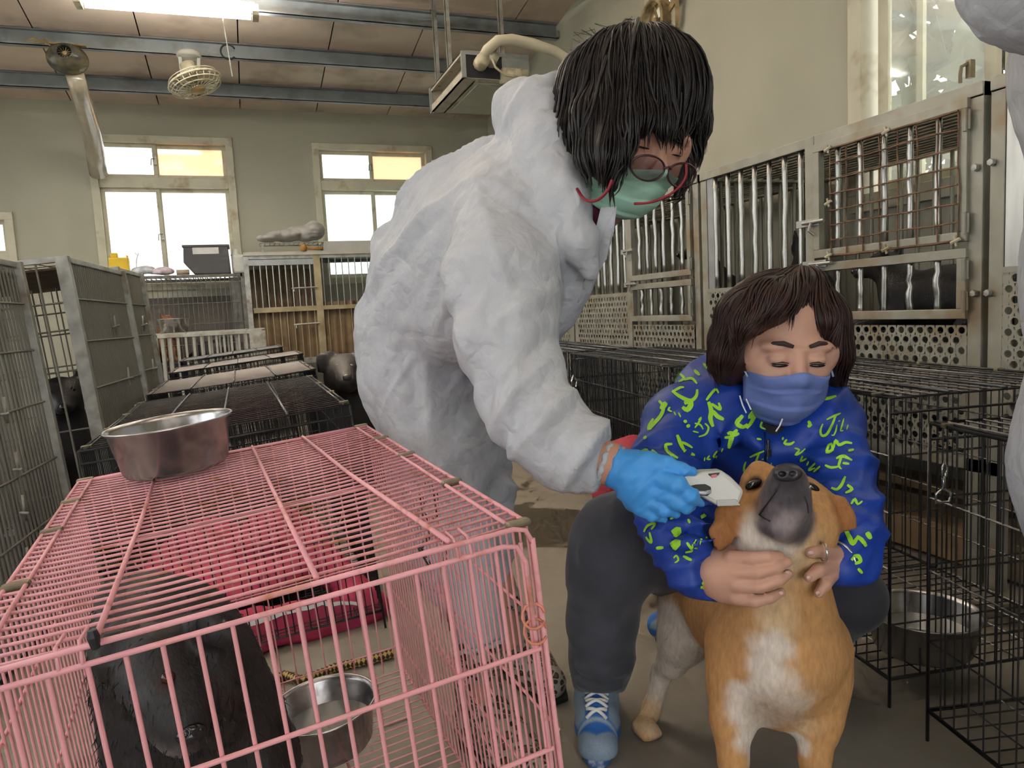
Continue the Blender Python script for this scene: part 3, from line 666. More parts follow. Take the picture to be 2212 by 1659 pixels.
section_panel(kc, 4.70, 5.26, 6, .90); door(kc, 4.09, 4.66, .965, 1.362, 6, 'upper_door'); door(kc, 4.09, 4.66, .760, .948, 5, 'feeding_door')
perf('perforated_sheet', kp, 4.09, 4.66, KB+.02, .742, .033, .0105, M_dull, kc)
kd = kennel(.12, 1.405, 'steel kennel at the edge of the picture with a bright steel strip')
section_panel(kd, .60, 1.365, 8, KZP)
q = MB(); q.box2((KX+.002, 1.315, KZP+.01), (KX+.010, 1.362, KT-.035)); kid(q.build('steel_strip', M_steel), kd)
# planks stored under the kennels
M_plank = mat('old_plank', (.34, .23, .12), .75, var=.25, scale=5, stretch=(1, .1, 1), dirt=(.12, .08, .05), dirt_amt=.6)
for i, (x, z, w_, lb) in enumerate(((1.99, .10, .10, 'pale plank lying at the front under the kennels'), (2.12, .20, .12, 'brown plank lying higher under the kennels'), (2.28, .08, .14, 'dark plank lying at the back under the kennels'))):
    q = MB(); q.box2((x, .7, z-.09 if i != 1 else z-.03), (x+w_, 3.6, z+.02 if i != 1 else z)); o = q.build('plank', M_plank, bevel=.004); tag(o, lb, 'plank', 'planks under the kennels')
    if i == 1:
        pass
# ================================================================ back kennel and shelf cage
M_brown = mat('brown_corrugated_sheet', (.20, .135, .075), .75, var=.2, scale=5, dirt=(.11, .075, .04), dirt_amt=.5, dscale=3)
BY = 6.78
bx0, bx1 = ony(534, 600, BY)[0], 1.75; bzt = ony(600, 552, BY)[2]; bzb = ony(640, 786, BY)[2]
k = empty('kennel', (bx0, BY, 0)); tag(k, 'galvanised kennel with brown corrugated lining against the back wall', 'kennel'); kback = k
q = MB()
for x in (bx0, bx1): q.box2((x-.022, BY-.015, -.05), (x+.022, BY+.03, bzt))
for x in (bx0, bx1): q.box2((x-.02, YB-.12, -.05), (x+.02, YB-.08, bzt))
q.box2((bx0, BY-.012, bzt-.03), (bx1, BY+.03, bzt)); q.box2((bx0, BY-.012, bzb), (bx1, BY+.03, bzb+.05)); q.box2((bx0, YB-.12, bzt-.03), (bx1, YB-.08, bzt)); kid(q.build('frame', M_galv, bevel=.002), k)
xm = ony(690, 650, BY)[0]; zm = ony(620, 668, BY)[2]
q = MB(); q.box2((xm-.03, BY-.02, bzb), (xm+.03, BY+.02, bzt)); kid(q.build('post', mat('yellowed_kennel_paint', (.40, .33, .20), .7, var=.2, scale=8, dirt=(.22, .15, .08), dirt_amt=.4)), k)
q = MB(); q.box2((bx0+.03, BY-.016, zm-.022), (xm-.03, BY+.012, zm+.022)); q.box2((xm+.03, BY-.016, zm-.018), (bx1, BY+.012, zm+.018)); kid(q.build('rail', MATS['yellowed_kennel_paint']), k)
q = MB(); q.box2((bx0+.02, BY-.02, bzt-.085), (xm-.03, BY-.012, bzt-.035)); kid(q.build('top_strip', M_acg), k)
def corrug(x0, x1, z0, z1, y, name='lining'):
    q = MB(); n = int((x1-x0)/.012); vs = []; fs = []
    for i in range(n+1):
        x = x0+(x1-x0)*i/n; yy = y+.010*math.sin(i*2*math.pi/6); vs += [(x, yy, z0), (x, yy, z1)]
    for i in range(n): fs.append((2*i, 2*i+2, 2*i+3, 2*i+1))
    q.add(vs, fs); return q.build(name, M_brown, smooth=True)
kid(corrug(bx0+.02, xm-.03, zm+.02, bzt-.10, BY+.28), k); kid(corrug(bx0+.02, bx1, bzb+.04, zm+.01, BY+.03), k); kid(corrug(xm+.03, bx1, zm+.01, bzt-.42, BY+.05), k)
n = 10
for i in range(n): x = bx0+.06+i*(xm-bx0-.12)/(n-1); kid(bar((x, BY, zm), (x, BY, bzt-.05), .0055, M_steel, None), k)
n = 16
for i in range(n): x = xm+.05+i*.058; kid(bar((x, BY, zm if i % 2 else zm), (x, BY, bzt-.03), .0045, M_galv, None), k)
for i in range(9): x = bx0+.07+i*(xm-bx0-.12)/8; kid(bar((x, BY, bzb+.05), (x, BY, zm), .004, MATS['yellowed_kennel_paint'], None), k)
for i in range(9): x = xm+.07+i*.105; kid(bar((x, BY, bzb+.05), (x, BY, zm), .004, MATS['yellowed_kennel_paint'], None), k)
for (px, py) in ((660, 622), (665, 700)):
    c = ony(px, py, BY-.03); q = MB(); q.tube([c+V(-.12, 0, 0), c+V(.10, 0, .005)], .008, 6); q.tube([c+V(-.10, 0, 0), c+V(-.10, -.01, -.03)], .006, 6); kid(q.build('bolt', M_galv), k)
q = MB(); q.box2((bx0-.02, BY-.03, bzt), (bx1, YB-.06, bzt+.03)); kid(q.build('lid', mat('pale_board', (.52, .49, .42), .7, var=.1)), k)
# shelf cage to its side: wire front, loaded top
sx0, sx1 = ony(262, 600, BY)[0], bx0-.04; szt = ony(400, 594, BY)[2]
k2 = empty('shelf_cage', (sx0, BY, 0)); tag(k2, 'dark wire cage at the back wall with bottles and boxes on its roof', 'cage')
M_gw = mat('grey_cage_wire', (.135, .13, .115), .55, .4, var=.3, scale=20)
q = MB()
for x in (sx0, sx1): q.box2((x-.015, BY-.01, -.15), (x+.015, BY+.02, szt)); q.box2((x-.015, YB-.10, -.15), (x+.015, YB-.07, szt))
q.box2((sx0, BY-.01, szt-.025), (sx1, BY+.02, szt)); q.box2((sx0, YB-.10, szt-.025), (sx1, YB-.07, szt)); kid(q.build('frame', M_gw), k2)
n = 24
for i in range(n): x = sx0+.03+i*(sx1-sx0-.06)/(n-1); kid(bar((x, BY, .05), (x, BY, szt-.02), .0032, M_gw, None, 'wire', 5), k2)
for i in range(6): z = .35+i*(szt-.42)/5; kid(bar((sx0, BY-.004, z), (sx1, BY-.004, z), .003, M_gw, None, 'wire', 5), k2)
n = 24
for i in range(n): x = sx0+.03+i*(sx1-sx0-.06)/(n-1); kid(bar((x, BY, szt-.005), (x, YB-.08, szt-.005), .004, M_gw, None, 'roof_wire', 5), k2)
q = MB(); q.box2((sx0, BY+.25, -.1), (sx1, BY+.27, ony(400, 642, BY+.27)[2])); kid(q.build('back_board', mat('grey_brown_board', (.115, .10, .085), .85, var=.2, scale=4)), k2)
q = MB(); q.box2((sx1-.10, BY+.02, -.1), (sx1-.02, BY+.03, szt-.03)); kid(q.build('end_panel', M_gw), k2)
# things on the roofs
zt = szt+.004; yb = BY+.10
def px_on(px, py, y): return ony(px, py, y)
c = px_on(258, 570, yb); M_yel = mat('yellow_plastic', (.75, .50, .03), .4, var=.08)
e = empty('bottle', (c[0], yb, zt)); tag(e, 'yellow plastic jug with white label on the cage roof by the window', 'bottle')
q = MB(); q.box2((c[0]-.075, yb-.045, zt), (c[0]+.075, yb+.045, zt+.16)); q.box2((c[0]-.06, yb-.03, zt+.155), (c[0]-.005, yb+.03, zt+.20)); q.box2((c[0]+.055, yb-.02, zt+.15), (c[0]+.072, yb+.02, zt+.18)); kid(q.build('body', M_yel, bevel=.014), e)
q = MB(); q.box2((c[0]-.07, yb-.047, zt+.015), (c[0]-.02, yb-.046, zt+.075)); kid(q.build('paper_label', mat('white_paper', (.72, .70, .66), .7)), e)
def lump(name, c, r, m, label, cat, seed=0, amp=.02, h=.008, sc=9):
    fl = Field(np.array(c)-np.array(r)*1.35-.02, np.array(c)+np.array(r)*1.35+.02, h); fl.ell(c, r, k=.01)
    fl.half((c[0], c[1], c[2]-r[2]*.55), (0, 0, -1)); o = blob(name, fl, m, disp=lambda v: amp*nz(v, sc, seed)+amp*.5*np.abs(nz(v, sc*2.6, seed+3)))
    tag(o, label, cat); return o
M_bag = mat('clear_bag', (.62, .64, .66), .25, var=.25, scale=20, spec=.7)
c = px_on(310, 583, yb); lump('plastic_bag', (c[0]-.0, yb, zt+.045), (.10, .05, .05), M_bag, 'clear crumpled plastic bag beside the yellow jug', 'bag', 1)
c = px_on(345, 585, yb); lump('plastic_bag', (c[0]+.03, yb-.02, zt+.035), (.085, .05, .042), mat('pink_tint_bag', (.66, .54, .58), .3, var=.3, scale=22), 'pinkish plastic bag beside the dark bin', 'bag', 2)
q = MB(); c = px_on(292, 560, yb); q.tube([c+V(0, 0, -.10), c+V(.01, 0, 0), c+V(.03, 0, .05)], .004, 5); q.tube([c+V(.02, 0, .03), c+V(.0, 0, .06)], .003, 5); o = q.build('wire_twist', M_galv); tag(o, 'thin bent wire standing up behind the clear bag', 'wire')
c0, c1 = px_on(405, 590, yb), px_on(497, 590, yb)
e = empty('bin', ((c0[0]+c1[0])/2, yb, zt)); tag(e, 'dark grey plastic bin with a pale label strip on the cage roof', 'bin')
zb = zt; zt2 = px_on(440, 532, yb)[2]
q = MB(); q.prism([(c0[0]+.06, zb), (c1[0]+.01, zb), (c1[0]+.0, zt2), (c0[0]-.01, zt2-.01), (c0[0]-.02, zb+(zt2-zb)*.42)], -.13, .13, Matrix(((1, 0, 0, 0), (0, 0, -1, yb+.05), (0, 1, 0, 0), (0, 0, 0, 1)))); kid(q.build('body', mat('charcoal_plastic', (.055, .053, .055), .5, var=.12), bevel=.008), e)
q = MB(); a = px_on(415, 535, yb-.085); b = px_on(473, 548, yb-.085); q.box2((a[0], yb-.084, b[2]), (b[0], yb-.0815, a[2])); kid(q.build('label_strip', MATS['white_paper']), e)
q = MB(); q.box2((c0[0]-.02, yb-.085, zt2-.014), (c1[0]+.015, yb+.185, zt2+.006)); kid(q.build('rim', MATS['charcoal_plastic'], bevel=.004), e)
c = px_on(516, 570, yb); e = empty('jug', (c[0], yb, zt)); tag(e, 'white plastic jug with narrow neck beside the dark bin', 'jug')
q = MB(); q.box2((c[0]-.055, yb-.05, zt), (c[0]+.06, yb+.05, zt+.165)); kid(q.build('body', mat('milky_plastic', (.62, .61, .54), .5, var=.06), bevel=.022), e)
q = MB(); q.lathe([(.045, .16), (.028, .185), (.024, .215), (0, .215)], (c[0]-.02, yb, zt), 18); kid(q.build('neck', MATS['milky_plastic'], smooth=True), e)
c = px_on(402, 590, yb); q = MB(); q.tube([(c[0]-.07, yb-.06, zt+.022), (c[0]+.03, yb-.06, zt+.022)], .022, 12); o = q.build('spool', mat('tan_card', (.36, .29, .19), .8), smooth=True); tag(o, 'small tan cardboard roll lying in front of the dark bin', 'roll')
# towel pile and mallet on the back kennel
zl = bzt+.03; c = px_on(625, 510, BY+.15)
e = empty('rack', (c[0], BY+.15, zl)); tag(e, 'low wire rack holding the folded cloth', 'rack')
r0, r1 = px_on(562, 524, BY+.05)[0], px_on(700, 524, BY+.05)[0]; zr = px_on(630, 523, BY+.05)[2]
q = MB()
for i in range(14): x = r0+(r1-r0)*i/13; q.tube([(x, BY+.05, zr-.004), (x, BY+.32, zr-.004)], .003, 5)
for y in (BY+.05, BY+.32): q.tube([(r0, y, zr-.004), (r1, y, zr-.004)], .004, 5)
for x in (r0+.02, r1-.02):
    for y in (BY+.06, BY+.31): q.tube([(x, y, zl), (x, y, zr)], .004, 5)
kid(q.build('wires', M_galv, kind='stuff'), e)
fl = Field((r0-.05, BY-.02, zr-.02), (r1+.05, BY+.36, zr+.2), .008)
for i in range(6):
    fl.ell((r0+.07+(r1-r0-.14)*i/5, BY+.16, zr+.045+.014*(i % 2)+.010*i), (.10, .13, .038+.010*i), k=.012)
fl.half((0, 0, zr), (0, 0, -1)); o = blob('cloth', fl, mat('grey_cloth', (.42, .40, .36), .9, var=.2, scale=14), disp=lambda v: .022*np.abs(nz(v*[1, 1, 2.2], 9, 4))-.006); tag(o, 'crumpled grey cloth bundle on the rack by the second window', 'cloth')
c = px_on(655, 537, BY-.0)-V(0, 0, 0); M_wood = mat('orange_wood', (.45, .22, .06), .5, var=.2, scale=14)
e = empty('mallet', (c[0], BY, zl)); tag(e, 'small orange wooden mallet lying on the kennel lid', 'mallet')
q = MB(); q.lathe([(0, -.035), (.026, -.03), (.03, 0), (.026, .03), (0, .035)], (c[0], BY-.02, zl+.03), 16, (0, .3, 1)); kid(q.build('head', M_wood, smooth=True), e)
q = MB(); q.tube([(c[0]+.02, BY-.02, zl+.03), (c[0]+.17, BY-.025, zl+.02)], [.012, .015], 10); kid(q.build('handle', M_wood, smooth=True), e)
q = MB(); q.box2((px_on(700, 540, BY+.1)[0], BY+.1, zl), (1.6, BY+.4, zl+.10)); o = q.build('storage_box', mat('pale_box', (.50, .49, .44), .6, var=.06), bevel=.006); tag(o, 'low pale storage box on the kennel lid below the second window', 'box')
# ================================================================ wire cages
def frame_at(name, p, yaw=0, tilt=0, pitch=0):
    """an Empty with its own axes; children are given in its local metres"""
    o = bpy.data.objects.new(name, None); o.empty_display_size = .05; link(o)
    o.matrix_basis = Matrix.Translation(Vector(p)) @ Matrix.Rotation(yaw, 4, 'Z') @ Matrix.Rotation(tilt, 4, 'Y') @ Matrix.Rotation(pitch, 4, 'X'); return o
def lpart(name, parent):
    o = bpy.data.objects.new(name, None); o.empty_display_size = .03; link(o, parent); return o
TILT = -math.radians(4.77)
# ---- the pink cage in front
PW, PD, PH = .506, .7753, .523
Mp = Matrix.Translation((.2178, 1.4556, .6347)) @ Matrix.Rotation(math.radians(3.343), 4, 'Z') @ Matrix.Rotation(math.radians(-4.765), 4, 'Y') @ Matrix.Rotation(math.radians(.462), 4, 'X') @ Matrix.Translation((-PW/2, -PD/2, -PH))
M_pink = mat('pink_wire_coating', (.84, .385, .41), .42, var=.1, scale=12, spec=.5, dirt=(.52, .20, .11), dirt_amt=.22, dscale=22)
M_clip = mat('tarnished_clip', (.20, .165, .11), .55, .5, var=.3, scale=30)
pc = bpy.data.objects.new('dog_cage', None); link(pc); pc.matrix_basis = Mp; tag(pc, 'pink wire dog cage in front with a steel bowl on its roof', 'cage')
hx, hy = PW/2, PD/2; R1, R2 = .0025, .0017
def rodp(pts, r, parent, name, n=8): q = MB(); q.tube(pts, r, n); return q.build(name, M_pink, parent, smooth=True)
top = lpart('roof_panel', pc)
NT = 37
for i in range(NT):
    y = -hy+.012+(PD-.024)*i/(NT-1)
    sag = [(-hx, y, PH), (-hx*.4, y, PH-.004), (hx*.4, y, PH-.004), (hx, y, PH)]
    rodp(sag, R2, top, 'wire', 6)
for (xa, xb) in ((-.125, -.145), (.035, .035), (.128, .165)):
    rodp([(xa, hy-.01, PH+.004), (xa*.6+xb*.4, 0, PH+.002), (xb, -hy+.004, PH+.004)], R1*1.15, top, 'stiffener')
for s_ in (-1, 1):
    rodp([(s_*hx, hy, PH), (s_*hx, -hy+.02, PH), ], R1, top, 'edge_rod'); rodp([(s_*(hx-.020), hy, PH+.001), (s_*(hx-.020), -hy+.02, PH+.001)], R1*.9, top, 'edge_rod')
rodp([(-hx, -hy, PH), (hx-.02, -hy, PH), (hx-.006, -hy+.002, PH-.005), (hx, -hy, PH-.02)], R1*1.1, top, 'edge_rod'); rodp([(-hx, hy, PH), (hx, hy, PH)], R1, top, 'edge_rod'); rodp([(-hx, hy-.012, PH+.001), (hx, hy-.012, PH+.001)], R1*.8, top, 'edge_rod')
for s_ in (-1, 1):
    for y in (hy-.004, hy-.17, hy-.34, -hy+.22, -hy+.01):
        q = MB(); q.box((s_*(hx-.010), y, PH+.001), (.027, .013, .008)); q.build('clip', M_clip, top, bevel=.003)
for x in (-.172, -.155, .172, .186):
    q = MB(); q.tube([(x, -hy+.035, PH+.003), (x-.002, -hy+.002, PH+.005), (x-.002, -hy-.004, PH-.012), (x+.002, -hy+.004, PH-.018)], R2, 6); q.build('hook', M_pink, top, smooth=True)
q = MB(); q.lathe([(0, .010), (.0035, .009), (.005, .003), (.0035, -.007), (0, -.008)], (-.146, -hy-.002, PH+.004), 10); q.build('bolt', M_blackm, top)
front = lpart('front_panel', pc); fy = -hy
NF = 18
for i in range(NF):
    x = -hx+.014+(PW-.028)*i/(NF-1); bar((x, fy, .0), (x, fy, PH-.016), R1*.95, M_pink, front, 'wire', 6)
for z in (.045, .16, .275, .390): bar((-hx, fy-.004, z), (hx-.008, fy-.004, z), R1*1.05, M_pink, front, 'cross_wire', 8)
rodp([(-hx, fy-.003, PH-.014), (hx-.035, fy-.003, PH-.014), (hx-.020, fy-.003, PH-.018), (hx-.012, fy-.003, PH-.036), (hx-.012, fy-.003, .01)], R1*1.1, front, 'door_rod')
rodp([(hx, fy, PH-.015), (hx, fy, .0)], R1*1.2, front, 'corner_rod'); rodp([(-hx, fy, PH), (-hx, fy, 0)], R1*1.2, front, 'corner_rod')
q = MB()
for z in (PH-.095, PH-.112): q.tube(arc((hx-.012, fy-.006, z), .013, 0, 5.6, 12, (1, 0, 0), (0, .4, .9)), R2*.9, 6)
q.build('door_ring', mat('worn_pink_wire', (.72, .27, .17), .5, var=.2, scale=40), front, smooth=True)
for nm, s_ in (('side_panel', -1), ('side_panel', 1)):
    sp = lpart(nm, pc); NS = 38
    for i in range(NS): y = -hy+.012+(PD-.024)*i/(NS-1); bar((s_*hx, y, 0), (s_*hx, y, PH), R2*.9, M_pink, sp, 'wire', 6)
    for z in (.05, .17, .29, .41): bar((s_*(hx+.003), -hy, z), (s_*(hx+.003), hy, z), R2, M_pink, sp, 'cross_wire', 6)
    if s_ > 0:
        for z, dy in ((.42, .10), (.28, .02), (.12, -.06)):
            q = MB(); q.tube([(hx+.006, .18+dy, z+.08), (hx+.004, -.20+dy, z-.06)], R2*.9, 6); q.build('brace', M_pink, sp, smooth=True)
        q = MB(); q.tube([(hx-.01, -.02, PH-.06), (hx+.006, -.05, PH-.11), (hx-.006, -.04, PH-.20), (hx+.004, .0, PH-.28)], R2, 6); q.tube([(hx+.002, .03, PH-.05), (hx+.006, -.0, PH-.16), (hx+.004, .05, PH-.30)], R2, 6); q.build('bent_wire', M_pink, sp, smooth=True)
        q = MB()
        for j in range(7): q.tube(arc((hx+.004, -.06+.013*j, .19), .010, 0, 6.0, 8, (.5, 0, .8), (0, 1, 0)), R2*.7, 5)
        q.build('wire_tie', M_pink, sp)
back = lpart('back_panel', pc)
for i in range(NF): x = -hx+.014+(PW-.028)*i/(NF-1); bar((x, hy, 0), (x, hy, PH), R2, M_pink, back, 'wire', 6)
for z in (.05, .24, .40): bar((-hx, hy-.003, z), (hx, hy-.003, z), R2, M_pink, back, 'cross_wire', 6)
for i in range(6):
    q = MB(); q.tube(arc((-.17+.065*i, hy-.006, .36), .024, math.pi, 2*math.pi, 9, (1, 0, 0), (0, 0, 1)), R2*.9, 5); q.build('loop', M_pink, back, smooth=True)
fl_ = lpart('floor_panel', pc)
for i in range(36): y = -hy+.012+(PD-.024)*i/35; bar((-hx, y, .0), (hx, y, .0), R2*.9, M_pink, fl_, 'wire', 6)
for x in (-hx, -.085, .085, hx): bar((x, -hy, -.004), (x, hy, -.004), R1, M_pink, fl_, 'cross_wire', 6)
for (x, y) in ((-1, -1), (1, -1), (-1, 1), (1, 1)):
    q = MB(); q.tube([(x*hx, y*hy, 0), (x*hx, y*hy, -.112), (x*(hx-.06), y*hy, -.112), (x*(hx-.06), y*hy, 0)], R1*1.1, 6); q.build('leg', M_pink, pc, smooth=True)
# snap hook hanging on the pink cage
q = MB(); cw = Mp @ Vector((hx+.012, .05, PH-.10)); cw = np.array(cw)
q.tube([cw+V(0, 0, .05), cw+V(.012, -.005, .03), cw+V(.012, -.005, -.005), cw+V(0, 0, -.012), cw+V(-.01, .004, 0), cw+V(-.008, .003, .03)], .0045, 8); q.tube([cw+V(0, 0, -.012), cw+V(.004, -.002, -.035)], .006, 8)
q.tube([cw+V(.004, 0, -.035), cw+V(.022, -.012, -.05), cw+V(.018, -.012, -.085), cw+V(-.002, .002, -.09), cw+V(-.016, .008, -.06)], .0042, 8, closed=True)
o = q.build('snap_hook', mat('dark_chrome', (.16, .16, .15), .25, .9), smooth=True); tag(o, 'dark metal snap hook hanging on the side of the pink cage', 'hook')
# ---- steel bowls
def bowl(c, r, h, label, up=(0, 0, 1), water=False, group='stainless steel bowls'):
    e = empty('bowl', c); tag(e, label, 'bowl', group)
    e.rotation_euler = Vector((0, 0, 1)).rotation_difference(Vector(up)).to_euler()
    q = MB(); q.lathe([(0, .002), (r*.80, .002), (r*.845, .008), (r*.97, h-.004), (r*1.03, h), (r*1.035, h+.003), (r*1.0, h+.003), (r*.955, h-.006), (r*.83, .012), (r*.79, .007), (0, .007)], n=56); q.build('shell', MATS['bowl_steel'], e, smooth=True)
    if water:
        q = MB(); q.lathe([(0, h*.45), (r*.885, h*.45)], n=40); m, nt, b = new_mat('water'); b.inputs['Base Color'].default_value = (.35, .36, .35, 1); b.inputs['Roughness'].default_value = .04; b.inputs['Metallic'].default_value = .35; q.build('water', m, e, smooth=True)
    return e
mat('bowl_steel', (.50, .485, .475), .27, .95, var=.12, scale=9, dirt=(.30, .28, .27), dirt_amt=.3, dscale=14)
upc = (Mp.to_3x3() @ Vector((0, 0, 1)))
pl = Mp @ Vector((0, 0, PH+.006))
def on_plane(px, py, p0, n): d = ray(px, py); n = np.array(n); t = ((np.array(p0)-CAM)@n)/(d@n); return CAM+t*d
b1 = on_plane(384, 1012, pl, upc); bowl(b1, .0985, .080, 'steel bowl standing on the roof of the pink cage', upc)
pfl = Mp @ Vector((0, 0, .004)); b2 = on_plane(712, 1608, pfl, upc); bowl(b2, .0915, .078, 'steel water bowl on the wire floor inside the pink cage', upc, True)
# ---- black folding crates
def crate(p, yaw, tilt, w, d, h, legs, label, cover=None, pitchw=.022, sides=True, dense=1.0, group='black folding wire crates', wires_y=False, stiff=True, rw=.0016, roofp=None):
    """p = centre of the base on the floor; w along local x, d along local y"""
    e = frame_at('dog_crate', p, yaw, tilt); tag(e, label, 'crate', group)
    x, y, z0, z1 = w/2, d/2, legs, h
    q = MB(); rf = .0034
    for zz in (z0, z1): q.tube([(-x, -y, zz), (x, -y, zz), (x, y, zz), (-x, y, zz)], rf, 6, closed=True)
    for sx in (-1, 1):
        for sy in (-1, 1): q.tube([(sx*x, sy*y, 0), (sx*x, sy*y, z1)], rf, 6)
    for sx in (-1, 1): q.tube([(sx*(x-.014), -y, z1+.002), (sx*(x-.014), y, z1+.002)], rf*.9, 6)
    for sy in (-1, 1): q.tube([(-x, sy*(y+.003), z1-.03), (x, sy*(y+.003), z1-.03)], rf*.8, 6)
    q.build('frame', M_black, e, smooth=True)
    def grid(name, f, nu, nv, r=rw):
        q = MB()
        for i in range(nu+1): t = i/nu; q.tube([f(t, 0), f(t, 1)], r, 4, cap=False)
        for i in range(nv+1): t = i/nv; q.tube([f(0, t), f(1, t)], r*1.1, 4, cap=False)
        return q.build(name, M_black, e, kind='stuff')
    nx, ny = int(w/pitchw), int(d/pitchw)
    if wires_y: grid('roof_wires', lambda u, v: (-x+2*x*u, -y+2*y*v, z1), nx, 4)
    else: grid('roof_wires', lambda u, v: (-x+2*x*v, -y+2*y*u, z1), int(d/(roofp or pitchw)), 4, rw*1.15)
    nh = max(3, int((z1-z0)/.11))
    grid('front_wires', lambda u, v: (-x+2*x*u, -y, z0+(z1-z0)*v), nx, nh); grid('back_wires', lambda u, v: (-x+2*x*u, y, z0+(z1-z0)*v), nx, nh)
    for sx in (-1, 1): grid('side_wires', lambda u, v, sx=sx: (sx*x, -y+2*y*u, z0+(z1-z0)*v), ny, nh)
    grid('floor_wires', lambda u, v: (-x+2*x*v, -y+2*y*u, z0+.004), ny, int(w/.07))
    if stiff:
        for i in range(3):
            xx = -x+2*x*(i+1)/4; q = MB(); q.tube([(xx, -y, z1+.004), (xx*.96, 0, z1+.003), (xx*.9, y, z1+.004)], .0034, 6); q.build('stiffener', MATS['worn_black_wire'], e, smooth=True)
    for sx in (-1, 1):
        for t in (-.9, -.35, .25, .9):
            q = MB(); q.box((sx*(x-.007), y*t, z1+.002), (.024, .012, .008)); q.build('clip', M_clip, e, bevel=.002)
    if cover:
        q = MB(); n = 14; vs = []; fs = []
        for i in range(n+1):
            for j in range(n+1):
                u, v = i/n*2-1, j/n*2-1; vs.append((u*(x-.008), v*(y-.008), z1-.003-.012*(1-u*u)*(1-v*v)+.004*math.sin(9*u+5*v)))
        for i in range(n):
            for j in range(n): k_ = i*(n+1)+j; fs.append((k_, k_+n+1, k_+n+2, k_+1))
        q.add(vs, fs); q.build('cover_net', MATS['black_netting'], e, smooth=True)
    return e
mat('worn_black_wire', (.13, .135, .14), .3, .5, var=.3, scale=25)
def netting():
    m, nt, b = new_mat('black_netting'); b.inputs['Base Color'].default_value = (.022, .023, .027, 1); b.inputs['Roughness'].default_value = .85; b.inputs['Specular IOR Level'].default_value = .12
    v = coords(nt); n = noise(nt, v, 14, 3); c = ramp(nt, n, [(.35, (.010, .011, .013)), (.75, (.030, .031, .036))]); nt.links.new(c, b.inputs['Base Color']); MATS['black_netting'] = m
netting()
def tcrate(x0, x1, y0, y1, ztop, label, cover=None, **k):
    xc, yc = (x0+x1)/2, (y0+y1)/2; zb = zf(xc); return crate((xc+.055, yc, zb), 0, TILT, x1-x0, y1-y0, ztop-zb+.012, .055, label, cover, **k)
c1 = tcrate(-.385, .250, 1.93, 3.08, .588, 'black wire crate directly behind the pink cage, without cover net', None, pitchw=.021, roofp=.040)
c2 = tcrate(-.40, .30, 3.38, 4.20, .590, 'black crate with net cover, second behind the pink cage', True)
c3 = tcrate(-.41, .34, 4.55, 5.12, .612, 'black crate with net cover, third behind the pink cage', True)
c4 = tcrate(-.40, .265, 5.28, 5.82, .640, 'black crate with net cover in front of the small pale cage', True)
# crates in front of the side kennels
rd = -math.atan(.115)
def rcrate(y0, y1, depth, h, label, cover=None, yaw=rd, **k):
    xa = 1.18+.115*(y0-1.065); L_ = (y1-y0)/math.cos(yaw); ux = V(math.cos(yaw), math.sin(yaw), 0); uy = V(-math.sin(yaw), math.cos(yaw), 0)
    c = V(xa, y0, 0)+ux*depth/2+uy*L_/2; return crate(c, yaw, 0, depth, L_, h, .06, label, cover, **k)
rB = rcrate(1.065, 1.93, .53, .640, 'open black wire crate holding a steel bowl, beside the blue jacket', None, yaw=-.18, pitchw=.034, wires_y=True, rw=.0019)
rA = rcrate(2.02, 3.02, .46, .640, 'net covered black crate with a red cushion behind the blue jacket', True, pitchw=.021, wires_y=True)
rA2 = rcrate(3.06, 4.35, .345, .640, 'net covered black crate in front of the far kennel', True, pitchw=.021, wires_y=True)
cy = -.25; ux = V(math.cos(cy), math.sin(cy), 0); uy = V(-math.sin(cy), math.cos(cy), 0)
cc = V(1.150, .952, 0)+ux*.26-uy*.40
rC = crate(cc, cy, 0, .52, .80, .608, .06, 'empty black wire crate at the edge of the picture', None, pitchw=.034, wires_y=True, stiff=False, rw=.0019)
b3 = onz(1992, 1400, .072); bowl(b3, .115, .085, 'steel bowl on the wire floor of the open black crate', water=True)
def snap(c, label, s=1.0):
    q = MB(); c = np.array(c); q.tube([c+V(0, 0, .03)*s, c+V(.012, 0, .015)*s, c+V(.008, 0, -.01)*s, c+V(-.006, 0, -.012)*s, c+V(-.008, 0, .01)*s], .004*s, 7, closed=True); q.tube([c+V(0, 0, -.01)*s, c+V(-.003, 0, -.045)*s], .006*s, 7)
    q.tube([c+V(-.003, 0, -.045)*s, c+V(.018, -.008, -.06)*s, c+V(.012, -.008, -.085)*s, c+V(-.022, .008, -.088)*s, c+V(-.024, .006, -.062)*s], .0038*s, 7, closed=True)
    o = q.build('snap_hook', mat('bright_chrome', (.62, .62, .60), .15, .95), smooth=True); tag(o, label, 'hook')
snap(onx(2048, 1020, 1.135)+V(-.01, 0, 0), 'bright metal snap hook on the crate at the edge of the picture', .6); _d = ray(1240, 830); snap(CAM+_d*((1.18-.115*1.065-.012)/(_d[0]-.115*_d[1])), 'brassy snap hook on the net covered crate beside the white sleeve', 1.4)
